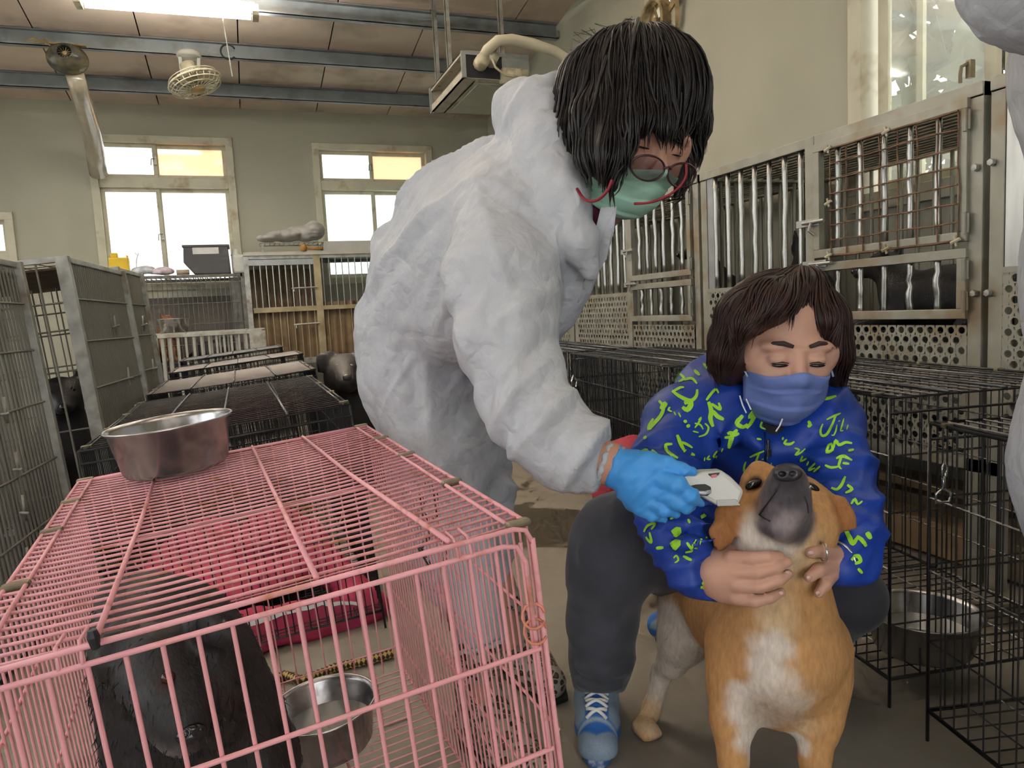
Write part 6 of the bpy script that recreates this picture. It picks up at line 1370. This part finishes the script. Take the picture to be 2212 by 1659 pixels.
def vmat(name, rough=.6, bmp=.0, bscale=200, spec=.4, attr='coat', var=0.0, vs=40, stretch=(1, 1, 1), bdist=.001):
    m, nt, b = new_mat(name); a = nt.nodes.new('ShaderNodeAttribute'); a.attribute_name = attr; c = a.outputs['Color']; v = coords(nt, stretch)
    if var:
        n = noise(nt, v, vs, 4); f = ramp(nt, n, [(.3, (1-var,)*3), (.7, (1+var,)*3)]); mu = nt.nodes.new('ShaderNodeMix'); mu.data_type = 'RGBA'; mu.blend_type = 'MULTIPLY'; mu.inputs[0].default_value = 1; nt.links.new(c, mu.inputs[6]); nt.links.new(f, mu.inputs[7]); c = mu.outputs[2]
    nt.links.new(c, b.inputs['Base Color']); b.inputs['Roughness'].default_value = rough; b.inputs['Specular IOR Level'].default_value = spec
    if bmp: bump(nt, b, noise(nt, v, bscale, 3), bmp, bdist)
    return m
M_shoe = vmat('running_shoe', .6, .3, 700, bdist=.0005, var=.1, vs=300)
def shoe(toe, heel, parent, laces=True):
    toe = np.array(toe); heel = np.array(heel); d = fdir(toe, heel); n_ = V(-d[1], d[0], 0); at = lambda a, s_, z: toe+d*a+n_*s_+V(0, 0, z); S = Sculpt()
    S.chain([(at(.040, -.002, .024), .030), (at(.09, .0, .034), .040), (at(.14, .004, .045), .040), (at(.20, .002, .045), .036), (at(.235, 0, .042), .034)], .02); S.chain([(at(.10, 0, .060), .028), (at(.15, .002, .080), .032), (at(.19, .0, .085), .034)], .03); S.chain([(at(.04, .012, .02), .022), (at(.04, -.014, .02), .022)], .02)
    S.cut(at(.1, 0, .012), (0, 0, -1), .004)
    blue, grey, pale = V(.02, .13, .42), V(.22, .30, .38), V(.30, .38, .46)
    def col(v, n):
        a = (v-toe)@d; s_ = (v-toe)@n_; z = v[:, 2]; c = np.tile(blue, (len(v), 1)); f = ss(.030+.62*np.abs(s_)-a, -.003, .003)[:, None]; c = c*(1-f)+grey*f
        f = (ss(.024-z, -.003, .003)*ss(a, .0, .01))[:, None]; c = c*(1-f)+grey*f; f = (ss(a, .098, .104)*ss(.030-np.abs(s_), -.003, .003)*0+ss(a, .052, .056)*ss(.062-a, 0, .004))[:, None]; c = c*(1-f)+pale*f
        f = (ss(np.abs(s_), .021, .024)*ss(a, .06, .066)*ss(z, .04, .046))[:, None]; c = c*(1-f)+grey*f; return c
    o = own(blob('shoe', S.field(.0035), M_shoe, color=col), parent)
    q = MB(); pts = []
    for t in np.linspace(0, 2*math.pi, 36, endpoint=False):
        ca, sa = math.cos(t), math.sin(t); a = .128-.122*ca; w_ = .040*(1-.12*ca) if abs(ca) < .8 else .040; pts.append(at(a, w_*sa*(abs(sa)**-.25 if abs(sa) > .05 else 1), 0))
    q.prism([(p[0], p[1]) for p in pts], .0, .016); o2 = q.build('sole', mat('blue_sole', (.05, .12, .30), .6, dirt=(.55, .58, .62), dirt_amt=.5, dscale=40), o, bevel=.005)
    if laces:
        sb = BVHTree.FromObject(o, bpy.context.evaluated_depsgraph_get())
        def sp(a, s_):
            h = sb.ray_cast(Vector(at(a, s_, .3)), Vector((0, 0, -1))); return (np.array(h[0]) if h[0] is not None else at(a, s_, .08))+V(0, 0, .003)
        for i in range(6):
            a = .060+.0165*i; w_ = .019+.0016*i
            for k in (-1, 1):
                q = MB(); q.tube([sp(a+.012*t, k*w_*(1-2*t))+V(0, 0, .002*math.sin(math.pi*t)) for t in np.linspace(0, 1, 7)], .0036, 6); q.build('lace', M_white2, o, smooth=True)
        for k in (-1, 1):
            q = MB(); b0 = sp(.150, 0); q.tube([b0, b0+n_*k*.03+V(0, 0, .010)-d*.01, b0+n_*k*.052-d*.018-V(0, 0, .005), b0+n_*k*.03-d*.03-V(0, 0, .008), b0], .003, 6); q.build('lace', M_white2, o, smooth=True)
    return o
tip = onz(1290, 1668, 0); hl = onz(1296, 1520, 0); shoe(tip, hl, p2)
tip2 = onz(1640, 1400, 0); hl2 = onz(1530, 1392, 0); shoe(tip2, hl2, p2, False)
# ================================================================ the tan dog
S = Sculpt()
S.chain([(1683, 1310, 1.10, 92), (1682, 1390, 1.12, 120), (1682, 1450, 1.15, 118)], .05); S.chain([(1600, 1400, 1.14, 66), (1590, 1480, 1.13, 52)], .04); S.chain([(1762, 1400, 1.14, 64), (1768, 1480, 1.13, 52)], .04)
S.chain([(1688, 1215, 1.085, 78), (1684, 1270, 1.09, 82), (1683, 1330, 1.11, 92)], .04)
fL = P(1585, 1500, 1.12); fR = P(1765, 1500, 1.12)
S.chain([(1590, 1470, 1.12, 50), (1580, 1560, 1.11, 36), (1584, 1640, 1.10, 28)], .03); gz = onz(1584, 1640, 0)
kL = P(1584, 1640, 1.10); S.chain([(kL, .020), (V(kL[0]+.004, kL[1]-.004, .05), .017), (V(kL[0]+.004, kL[1]-.03, .025), .024)], .02)
S.chain([(1768, 1470, 1.12, 50), (1770, 1560, 1.11, 36), (1760, 1640, 1.10, 28)], .03); kR = P(1760, 1640, 1.10); S.chain([(kR, .020), (V(kR[0]-.004, kR[1]-.004, .05), .017), (V(kR[0]-.004, kR[1]-.03, .025), .024)], .02)
for kf in (kL, kR):
    for j in (-1.2, -.4, .4, 1.2): S.chain([(V(kf[0]+j*.011, kf[1]-.035, .018), .011), (V(kf[0]+j*.012, kf[1]-.052, .012), .009)], .006)
S.chain([(1670, 1380, 1.20, 110), (1600, 1310, 1.34, 105), (1540, 1275, 1.46, 88)], .06)
S.chain([(1535, 1270, 1.46, 80), (1492, 1300, 1.44, 62), (1478, 1375, 1.425, 50), (1452, 1430, 1.45, 32)], .035); S.chain([(1452, 1430, 1.45, 30), (1430, 1452, 1.475, 21), (1408, 1530, 1.475, 19), (1400, 1550, 1.465, 20)], .014); S.ell(onz(1394, 1572, .016), (.024, .034, .018), None, .012)
pw = onz(1394, 1576, .012)
for j in (-1.3, -.45, .45, 1.3): S.chain([(pw+V(j*.010, .012, .008), .010), (pw+V(j*.012, -.022, .0), .0085)], .005)
S.chain([(1600, 1290, 1.50, 78), (1650, 1360, 1.52, 55), (1690, 1440, 1.55, 32), (1700, 1480, 1.56, 22)], .035); hr = P(1700, 1480, 1.56); S.chain([(hr, .019), (V(hr[0], hr[1]+.02, .06), .017), (V(hr[0], hr[1]-.01, .018), .024)], .02)
S.chain([(1520, 1250, 1.52, 24), (1480, 1190, 1.60, 16), (1470, 1120, 1.66, 9)], .03)
# head thrown back: throat and jaw towards us
S.ell((1688, 1105, 1.12), (.068, .066, .075), np.array(basis(0, 0)).T, .02)
S.chain([(1644, 1095, 1.07, 60), (1642, 1130, 1.06, 62), (1652, 1172, 1.06, 60)], .03); S.chain([(1732, 1095, 1.07, 56), (1736, 1130, 1.06, 60), (1724, 1172, 1.06, 58)], .03); S.ell((1690, 1165, 1.055), (.060, .034, .04), np.array(basis(0, 0)).T, .03)
S.chain([(1690, 1125, 1.03, 62), (1696, 1085, 1.0, 46), (1701, 1050, .985, 34), (1702, 1036, .985, 28)], .025)
S.chain([(1668, 1135, 1.0, 22), (1690, 1143, .99, 22), (1715, 1138, 1.0, 22)], .012); S.ell((1701, 1028, .985), (.021, .014, .018), np.array(basis(0, -.3)).T, .008)
S.chain([(1640, 1115, 1.005, 6), (1652, 1085, .985, 6), (1672, 1062, .965, 6)], .006, sub=True); S.chain([(1745, 1110, 1.0, 6), (1738, 1080, .98, 6)], .006, sub=True)
S.ell((1627, 1048, 1.055), (.016, .010, .010), np.array(basis(-.6, 0, .5)).T, .006, sub=True)
S.chain([(1622, 1036, 1.065, 20), (1640, 1022, 1.07, 22), (1660, 1025, 1.06, 20)], .015)
# ears
S.chain([(1598, 1088, 1.075, 22), (1572, 1112, 1.04, 25), (1556, 1150, 1.025, 21), (1552, 1186, 1.025, 8)], .006, (_f, .38)); S.chain([(1582, 1126, 1.035, 18), (1568, 1166, 1.028, 13)], .006, (_f, .38))
S.chain([(1780, 1082, 1.08, 24), (1806, 1098, 1.06, 25), (1828, 1120, 1.05, 19), (1844, 1138, 1.05, 7)], .006, (_f, .38)); S.chain([(1796, 1118, 1.055, 16), (1822, 1132, 1.05, 11)], .006, (_f, .38))
tan, dtan, white, grey_, dark_, cream = V(.50, .265, .105), V(.36, .155, .055), V(.66, .58, .49), V(.13, .11, .115), V(.035, .03, .033), V(.60, .42, .24)
patches = [((1690, 1185, 1.02), .050, cream, .03), ((1640, 1178, 1.01), .045, white, .02), ((1600, 1170, 1.03), .03, white, .02), ((1668, 1300, 1.03), .022, cream, .018), ((1672, 1350, 1.03), .026, cream, .018), ((1664, 1400, 1.04), .028, white, .014), ((1666, 1440, 1.05), .032, white, .014), ((1690, 1482, 1.06), .036, white, .02), ((1640, 1480, 1.06), .020, white, .012), ((1604, 1485, 1.08), .022, white, .010), ((1612, 1525, 1.09), .034, white, .012), ((1618, 1575, 1.10), .034, white, .012), ((1622, 1620, 1.10), .022, white, .01), ((1672, 1520, 1.08), .04, V(.42, .32, .24), .025), ((1738, 1500, 1.08), .020, cream, .014), ((1732, 1550, 1.10), .026, cream, .015), ((1726, 1600, 1.10), .018, white, .01),
    ((1450, 1400, 1.42), .105, white, .012), ((1420, 1480, 1.45), .085, white, .02), ((1396, 1560, 1.45), .05, cream, .02), ((1520, 1340, 1.42), .035, white, .02), ((1700, 1130, 1.0), .018, grey_, .01), ((1688, 1118, .99), .038, grey_, .014), ((1718, 1112, .99), .036, grey_, .014), ((1698, 1075, .975), .042, grey_, .014), ((1702, 1045, .965), .032, V(.075, .065, .07), .012), ((1652, 1150, .99), .012, dark_*2.5, .012), ((1722, 1148, .99), .016, dark_*2.5, .012), ((1700, 1128, .975), .017, V(.30, .25, .25), .012), ((1702, 1022, .97), .022, dark_, .006), ((1627, 1050, 1.05), .0135, V(.06, .03, .02), .006), ((1556, 1170, 1.022), .026, dtan, .008), ((1560, 1140, 1.025), .026, dtan, .008), ((1568, 1115, 1.035), .024, dtan, .01), ((1812, 1112, 1.05), .026, dtan, .012), ((1836, 1130, 1.05), .024, dtan, .012)]
wp = [(P(*a), r, c, s_) for a, r, c, s_ in patches]
def dogcol(v, n):
    c = np.tile(tan, (len(v), 1))*(1+.18*nz(v, 18, 3))[:, None]; w_ = .012*nz(v, 30, 1)+.006*nz(v, 70, 5)
    for p_, r, k, s_ in wp: f = ss(r-(np.linalg.norm(v-p_, axis=1)+w_), -s_, s_)[:, None]; c = c*(1-f)+k*f
    return np.clip(c, 0, 1)
M_coat = vmat('short_fur', .75, .35, 260, .25, var=.16, vs=150, stretch=(1, 1, .35), bdist=.002)
dg = empty('dog', V(P(1680, 1450, 1.15)[0], P(1680, 1450, 1.15)[1], 0)); tag(dg, 'tan dog with white chest and dark muzzle, head raised, held by the throat', 'dog')
db = own(blob('body', S.field(.0042), M_coat, smooth=2, disp=lambda v: .0016*nz(v, 45, 2), color=dogcol), dg); me_ = db.data; dbv = BVHTree.FromPolygons([tuple(v.co) for v in me_.vertices], [tuple(p_.vertices) for p_ in me_.polygons])
def on_dog(px, py, lift=0.0):
    d = Vector(ray(px, py)).normalized(); h = dbv.ray_cast(Vector(CAM), d); return np.array(h[0])-np.array(d)*lift
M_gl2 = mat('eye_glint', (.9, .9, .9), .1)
for (x, y, rl) in ((1628, 1046, .5), (1752, 1052, -.5)):
    c_ = on_dog(x, y); S = Sculpt(); S.ell(c_, (.0135, .0065, .006), np.array(basis(0, 0, rl)).T, .002); own(blob('eye', S.field(.0013), M_eye), dg)
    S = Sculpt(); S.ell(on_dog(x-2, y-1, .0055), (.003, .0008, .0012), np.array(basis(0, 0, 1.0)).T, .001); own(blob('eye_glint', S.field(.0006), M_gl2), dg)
c_ = on_dog(1701, 1022); S = Sculpt(); S.ell(c_, (.020, .012, .012), np.array(basis(0, -.3)).T, .004)
for k in (-1, 1): S.ell(on_dog(1701+k*12, 1024, .010), (.0048, .0036, .006), np.array(basis(0, 0)).T, .002, sub=True)
own(blob('nose', S.field(.0014), mat('dog_nose', (.03, .026, .03), .35, spec=.6)), dg)
for pts in ([(1640, 1112), (1650, 1098), (1664, 1080), (1676, 1062), (1684, 1048)], [(1640, 1112), (1652, 1120), (1664, 1126)], [(1746, 1108), (1744, 1090), (1738, 1072)]): q = MB(); q.tube([on_dog(x, y, .0004) for x, y in pts], [.0012]*len(pts), 5); own(q.build('lip_line', mat('dark_lip', (.02, .016, .018), .5), smooth=True), dg)
for (x, y) in ((1384, 1588), (1392, 1592), (1401, 1590), (1410, 1585)):
    q = MB(); c = onz(x, y, .008); q.tube([c+V(0, .008, .005), c, c+V(0, -.007, -.005)], [.0026, .0022, .0006], 6); own(q.build('claw', M_blackm, smooth=True), dg)
# ================================================================ the clipper in her hand
cl = empty('clipper', P(1540, 1060, 1.03)); tag(cl, 'white handheld clipper with black and silver grip held against the dog', 'clipper')
def sheet(name, pxs, d0, d1, m, parent, bev=.004):
    q = MB(); a = [P(x, y, d0) for x, y in pxs]; b = [P(W/2+(x-W/2)*d0/d1, H/2+(y-H/2)*d0/d1, d1) for x, y in pxs]; n = len(pxs)
    q.add(a+b, [tuple(range(n)), tuple(range(2*n-1, n-1, -1))]+[(i, n+i, n+(i+1) % n, (i+1) % n) for i in range(n)]); return own(q.build(name, m, bevel=bev), parent)
M_clip2 = mat('off_white_plastic', (.62, .62, .57), .35, var=.03, spec=.5)
sheet('body', [(1440, 1040), (1470, 1026), (1500, 1027), (1520, 1020), (1562, 1018), (1580, 1030), (1610, 1060), (1600, 1088), (1585, 1095), (1548, 1092), (1520, 1076), (1480, 1058)], .998, 1.036, M_clip2, cl, .006)
sheet('grip_window', [(1487, 1051), (1504, 1047), (1524, 1046), (1536, 1052), (1537, 1064), (1528, 1072), (1510, 1070), (1495, 1060)], .9965, 1.0, M_blackm, cl, .001)
q = MB(); q.tube([P(1499, 1060, .996), P(1510, 1064, .9955), P(1522, 1065, .9955), P(1535, 1061, .996)], [.0026, .003, .003, .0026], 6); own(q.build('silver_braid', mat('silver_braid', (.65, .65, .66), .4, .4, var=.4, scale=300), smooth=True), cl)
sheet('blade_plate', [(1548, 1080), (1590, 1078), (1600, 1092), (1550, 1094)], .9965, 1.0, mat('grey_plastic', (.42, .42, .40), .4), cl, .001)
sheet('switch', [(1530, 1024), (1556, 1021), (1552, 1027), (1534, 1029)], .996, 1.0, mat('dark_switch', (.05, .04, .045), .4), cl, .001); sheet('indicator', [(1536, 1026), (1549, 1024), (1549, 1031), (1537, 1033)], .9955, .999, mat('pink_marker', (.55, .18, .18), .5), cl, .001)
# ================================================================ the other dogs
M_bfur = mat('black_fur', (.017, .015, .015), .55, var=.35, scale=60, spec=.35, bmp=.5, bscale=240, bdist=.002, stretch=(1, 1, .4))
def fur_lines(o, parent, m, n=900, L=.012, seed=3, box=None):
    """short coarse hairs that break the outline"""
    rg = np.random.default_rng(seed); me = o.data; co = np.array([v.co for v in me.vertices]); nr = np.array([v.normal for v in me.vertices]); idx = rg.choice(len(co), n); q = MB()
    for i in idx:
        p = co[i]; d = nr[i]*.25+V(0, 0, -.9)+rg.normal(size=3)*.3; d /= np.linalg.norm(d); q.tube([p, p+d*L*.6, p+d*L+nr[i]*-.002], [.0007, .0005, .0002], 3, cap=False)
    k_ = own(q.build('fur', m), parent); k_['kind'] = 'stuff'
# black dog in the pink cage: standing across it, head lowered towards the bars
d1 = empty('dog', P(300, 1600, .98)*V(1, 1, 0)); tag(d1, 'black dog with a grey chin inside the pink cage', 'dog')
S = Sculpt()
S.chain([(300, 1370, 1.16, 135), (350, 1420, 1.09, 150), (410, 1470, 1.06, 140)], .06)
S.chain([(290, 1480, 1.04, 115), (300, 1600, 1.03, 112), (320, 1700, 1.02, 105)], .05); S.chain([(420, 1430, 1.06, 90), (500, 1560, 1.06, 90), (560, 1650, 1.06, 85)], .05)
hd = P(345, 1440, .945); S.chain([(330, 1400, .99, 96), (352, 1450, .955, 88)], .03); S.chain([(352, 1455, .945, 76), (372, 1515, .918, 58), (392, 1565, .905, 44), (404, 1586, .902, 36)], .03)
S.chain([(372, 1570, .918, 38), (388, 1596, .910, 27)], .02); S.chain([(300, 1395, .98, 40), (352, 1398, .94, 34), (410, 1415, .97, 38)], .02)
S.chain([(418, 1372, .955, 36), (452, 1352, .94, 34), (486, 1372, .93, 26), (500, 1408, .93, 9)], .006, (_f, .4)); S.chain([(276, 1388, .955, 34), (244, 1400, .94, 32), (226, 1440, .93, 24), (222, 1480, .93, 9)], .006, (_f, .4)); S.chain([(440, 1360, .98, 40), (468, 1470, .97, 48), (476, 1560, .98, 40)], .03)
S.ell((362, 1462, .885), (.014, .009, .014), np.array(basis(0, 0)).T, .006, sub=True)
lL = P(300, 1690, 1.03); lR = P(560, 1640, 1.06); zfl = Mp @ Vector((0, 0, .006))
for p_ in (lL, lR, P(450, 1620, 1.12)): S.chain([(p_, .045), (V(p_[0], p_[1], .16), .03), (V(p_[0]+.004, p_[1]-.02, .115), .03)], .03)
for p_, n_ in (((-hx+.012, 0, 0), (-1, 0, 0)), ((hx-.012, 0, 0), (1, 0, 0)), ((0, -hy+.012, 0), (0, -1, 0)), ((0, hy-.012, 0), (0, 1, 0)), ((0, 0, .006), (0, 0, -1)), ((0, 0, PH-.012), (0, 0, 1))):
    S.cut(np.array(Mp @ Vector(p_)), np.array(Mp.to_3x3() @ Vector(n_)), .025)
def bdcol(v, n):
    c = np.tile(V(.021, .018, .017), (len(v), 1))*(1+.4*nz(v, 30, 2))[:, None]
    for p_, r, k, s_ in ((P(385, 1602, .90), .028, V(.20, .19, .18), .012), (P(318, 1500, .91), .045, V(.034, .033, .034), .025), (P(372, 1540, .88), .04, V(.030, .029, .030), .02), (P(352, 1468, .88), .016, V(.05, .022, .018), .008), (P(480, 1560, .95), .06, V(.030, .024, .022), .03)):
        f = ss(r-np.linalg.norm(v-p_, axis=1)-.006*nz(v, 60, 4), -s_, s_)[:, None]; c = c*(1-f)+k*f
    return np.clip(c, 0, 1)
M_bcoat = vmat('black_short_fur', .5, .5, 240, .35, var=.3, vs=200, stretch=(1, 1, .4), bdist=.002)
o = own(blob('body', S.field(.005), M_bcoat, smooth=2, disp=lambda v: .002*nz(v, 50, 2), color=bdcol), d1); fur_lines(o, d1, M_bfur, 2600, .013)
S = Sculpt(); S.ell((363, 1463, .893), (.009, .008, .008), None, .002); own(blob('eye', S.field(.0014), mat('amber_eye', (.06, .02, .01), .1, spec=.7)), d1)
S = Sculpt(); S.ell((412, 1584, .884), (.018, .014, .012), None, .004)
for k in (-1, 1): S.ell(P(412+k*12, 1584, .872), (.004, .004, .005), None, .002, sub=True)
own(blob('nose', S.field(.0014), mat('wet_black_nose', (.015, .014, .016), .18, spec=.7)), d1)
# black dog sitting behind the white coverall
d2 = empty('dog', (P(755, 900, 3.6)[0], P(755, 900, 3.6)[1], 0)); tag(d2, 'black dog sitting in the aisle beside the net covered crates', 'dog')
D_ = 3.55; S = Sculpt()
S.ell((748, 805, D_), np.array([46, 42, 50])*D_/F, np.array(basis(0, .1)).T, .02); S.chain([(748, 812, D_-.08, 34), (750, 826, D_-.17, 21), (750, 828, D_-.20, 16)], .03)
S.chain([(716, 776, D_, 20), (700, 780, D_-.05, 19), (690, 802, D_-.06, 7)], .006, (_f, .4)); S.chain([(776, 770, D_, 18), (792, 774, D_-.05, 17), (800, 796, D_-.06, 7)], .006, (_f, .4))
S.chain([(752, 830, D_+.05, 46), (760, 900, D_+.10, 62), (765, 985, D_+.15, 72)], .06); cb = P(765, 985, D_+.15)
for dx in (-.07, .05): p_ = V(cb[0]+dx, cb[1]-.08, cb[2]); S.chain([(p_, .06), (V(p_[0], p_[1]-.03, .06), .03), (V(p_[0], p_[1]-.07, .03), .03)], .04)
S.chain([(cb+V(.03, .1, -.05), .11), (V(cb[0]+.08, cb[1]+.16, .14), .12)], .08)
for dx in (-.14, .14): S.chain([(V(cb[0]+dx*.5+.07, cb[1]+.12, .16), .09), (V(cb[0]+dx*.6+.06, cb[1]-.02, .04), .045)], .05)
S.chain([(V(cb[0]+.05, cb[1]+.25, .08), .03), (V(cb[0]+.2, cb[1]+.38, .03), .02)], .02)
own(blob('body', S.field(.011), M_bfur, smooth=2), d2)
M_glint = mat('glinting_eye', (.30, .24, .16), .12, spec=.8)  # the glint of the eyes is put into this pale colour
for x in (729, 759): S = Sculpt(); S.ell((x, 790, D_-.113), (.009, .009, .009), None, .002); own(blob('eye', S.field(.002), M_glint), d2)
S = Sculpt(); S.ell((750, 815, D_-.225), (.022, .016, .016), None, .004); own(blob('nose', S.field(.003), mat('grey_nose', (.045, .04, .04), .3, spec=.6)), d2)
# dogs resting in the kennels and tall cages
def lying_dog(c, yaw, s, m, label, up=True):
    """a dog lying on its belly, head raised or down"""
    c = np.array(c, float); e = empty('dog', c); tag(e, label, 'dog'); ca, sa = math.cos(yaw), math.sin(yaw); g = lambda x, y, z: c+s*V(ca*x-sa*y, sa*x+ca*y, z); S = Sculpt(); hz = .26 if up else .12
    S.chain([(g(-.28, 0, .13), .12*s), (g(0, 0, .15), .13*s), (g(.20, 0, .16), .11*s)], .06); S.chain([(g(.20, 0, .18), .09*s), (g(.28, 0, hz+.02), .07*s)], .05)
    S.ell(g(.31, 0, hz+.06), np.array([.075, .065, .065])*s, None, .03); S.chain([(g(.34, 0, hz+.05), .045*s), (g(.44, 0, hz+.03), .030*s)], .03)
    for k in (-1, 1):
        S.chain([(g(.28, k*.055, hz+.10), .022*s), (g(.27, k*.07, hz+.17), .008*s)], .015); S.chain([(g(.18, k*.09, .08), .05*s), (g(.40, k*.08, .03), .028*s)], .03); S.chain([(g(-.25, k*.10, .10), .08*s), (g(-.12, k*.15, .035), .032*s)], .04)
    S.chain([(g(-.38, 0, .10), .03*s), (g(-.52, .12, .04), .016*s)], .03)
    own(blob('body', S.field(.010*s+.002), m, smooth=2), e)
    for k in (-1, 1): S = Sculpt(); S.ell(g(.365, k*.032, hz+.075), (.009*s,)*3, None, .002); own(blob('eye', S.field(.0025), M_eye), e)
    S = Sculpt(); S.ell(g(.465, 0, hz+.038), (.014*s,)*3, None, .002); own(blob('nose', S.field(.003), M_eye), e); return e
def sitting_dog(c, yaw, s, m, label):
    c = np.array(c, float); e = empty('dog', c); tag(e, label, 'dog'); ca, sa = math.cos(yaw), math.sin(yaw); g = lambda x, y, z: c+s*V(ca*x-sa*y, sa*x+ca*y, z); S = Sculpt()
    S.chain([(g(-.12, 0, .14), .13*s), (g(0, 0, .26), .125*s), (g(.10, 0, .38), .105*s)], .06); S.chain([(g(.10, 0, .42), .085*s), (g(.14, 0, .53), .065*s)], .05); S.ell(g(.17, 0, .58), np.array([.075, .066, .066])*s, None, .03); S.chain([(g(.20, 0, .565), .045*s), (g(.30, 0, .545), .028*s)], .03)
    for k in (-1, 1):
        S.chain([(g(.14, k*.055, .62), .024*s), (g(.12, k*.075, .70), .008*s)], .015); S.chain([(g(.12, k*.07, .34), .05*s), (g(.15, k*.07, .14), .032*s), (g(.16, k*.07, .03), .026*s), (g(.20, k*.07, .025), .025*s)], .03); S.chain([(g(-.10, k*.10, .13), .095*s), (g(.05, k*.14, .05), .045*s)], .04)
    S.chain([(g(-.22, 0, .06), .03*s), (g(-.38, .1, .03), .016*s)], .03); own(blob('body', S.field(.010*s+.002), m, smooth=2), e)
    for k in (-1, 1): S = Sculpt(); S.ell(g(.225, k*.034, .60), (.009*s,)*3, None, .002); own(blob('eye', S.field(.0025), M_eye), e)
    S = Sculpt(); S.ell(g(.325, 0, .55), (.013*s,)*3, None, .002); own(blob('nose', S.field(.003), M_eye), e); return e
def platform(k, y0, y1, z): q = MB(); q.box2((KX+.06, y0, z-.012), (XR-.12, y1, z)); kid(q.build('platform', M_blackm), k)
platform(ka, 1.50, 2.64, .70); platform(kb, 2.80, 3.94, .68)
lying_dog((2.22, 1.76, .70), 1.75, .76, M_bfur, 'black dog curled up behind the rusty mesh kennel door')
sitting_dog((2.26, 3.02, .68), 2.9, .72, M_bfur, 'black dog in the kennel with the bare barred door')
sitting_dog((2.28, 2.45, .70), 1.2, .62, M_bfur, 'black dog in the barred half of the mesh door kennel')
sitting_dog((ony(125, 800, 3.45)[0], 3.45, zf(-.9)+.06), -1.35, 1.12, M_bfur, 'black dog in the tall wire cage with the broad post')
M_brn = mat('brown_fur', (.17, .075, .03), .7, var=.25, scale=30, bmp=.4, bscale=240, bdist=.002)
sitting_dog((-1.05, 2.55, zf(-1)+.06), -.4, .85, M_brn, 'brown dog in the nearest tall wire cage')
lying_dog((ony(480, 700, BY+.13)[0], BY+.14, .56), .05, .62, M_bfur, 'black dog lying in the dark wire cage at the back')
q = MB(); q.box2((sx0+.03, BY+.03, .54), (sx1-.12, BY+.24, .56)); kid(q.build('platform', M_gw), k2)
bp = ony(345, 695, BY+.10); sitting_dog((bp[0], BY+.11, .56), -.9, .62, M_brn, 'small brown dog peering over the pale cage at the back')
lying_dog((ony(790, 690, BY+.16)[0]+.1, BY+.16, .60), 3.1, .62, M_bfur, 'black dog behind the bars of the corrugated back kennel')
q = MB(); q.box2((bx0+.04, BY+.06, .58), (bx1-.03, BY+.26, .60)); kid(q.build('platform', M_dull), kback)
# ================================================================ third person, only a sleeve and flank in view
p3 = empty('person', (P(2420, 1200, .95)[0], P(2420, 1200, .95)[1], 0)); tag(p3, 'person in white coverall standing at the picture edge with one arm raised', 'person')
S = Sculpt(); Dp = .92
c0 = P(2505, 900, Dp); x0, y0 = c0[0]+.02, c0[1]
S.chain([(V(x0, y0, .85), .15), (V(x0, y0, 1.15), .16), (V(x0, y0, 1.30), .13)], .08); S.chain([(V(x0-.03, y0, .85), .13), (V(x0-.085, y0-.02, .62), .125), (V(x0-.07, y0-.02, .35), .105), (V(x0-.03, y0-.02, .10), .07)], .06); S.chain([(V(x0+.12, y0, .85), .13), (V(x0+.14, y0, .45), .10), (V(x0+.14, y0, .10), .07)], .06)
S.chain([(V(x0-.10, y0, 1.30), .09), (P(2500, 150, .86), .080), (P(2340, -80, .80), .072), (P(2280, -62, .79), .064), (P(2240, -75, .78), .062), (P(2230, -200, .74), .05)], .05)
S.chain([(V(x0+.16, y0, 1.28), .09), (V(x0+.28, y0+.02, 1.0), .075), (V(x0+.26, y0-.06, .78), .055)], .05)
own(blob('coverall', S.field(.010), M_suit, smooth=2, disp=lambda v: crinkle(v, .6, 8)), p3)
S = Sculpt(); B3 = basis(-.5, .2); g3 = head_shape(S, V(x0, y0, 1.54), B3, 1.0); S.chain([(V(x0, y0, 1.50), .05), (V(x0, y0, 1.30), .06)], .03); S.chain([(P(2230, -200, .74), .035), (P(2235, -260, .73), .04)], .02)
S.chain([(V(x0+.26, y0-.06, .78), .035), (V(x0+.25, y0-.10, .68), .04)], .02); bd3 = own(blob('body', S.field(.006), M_skin), p3)
S = Sculpt(); S.ell(V(x0, y0, 1.57)-B3[2]*.015, (.098, .10, .098), None, .03); S.ell(g3(0, -.03, .13), (.066, .085, .08), np.array(B3).T, .01, sub=True); own(blob('hair', S.field(.007), hm1), p3)
face_mask(g3, M_gmask, p3, bd3, B3, .080, -.012, -.125, .098)
for dx in (-.02, .14):
    h_ = V(x0+dx, y0+.03, 0); boot(V(x0+dx, y0, .14), h_+V(0, -.02, .10), h_, h_+V(-.04, -.18, 0), .045, p3)
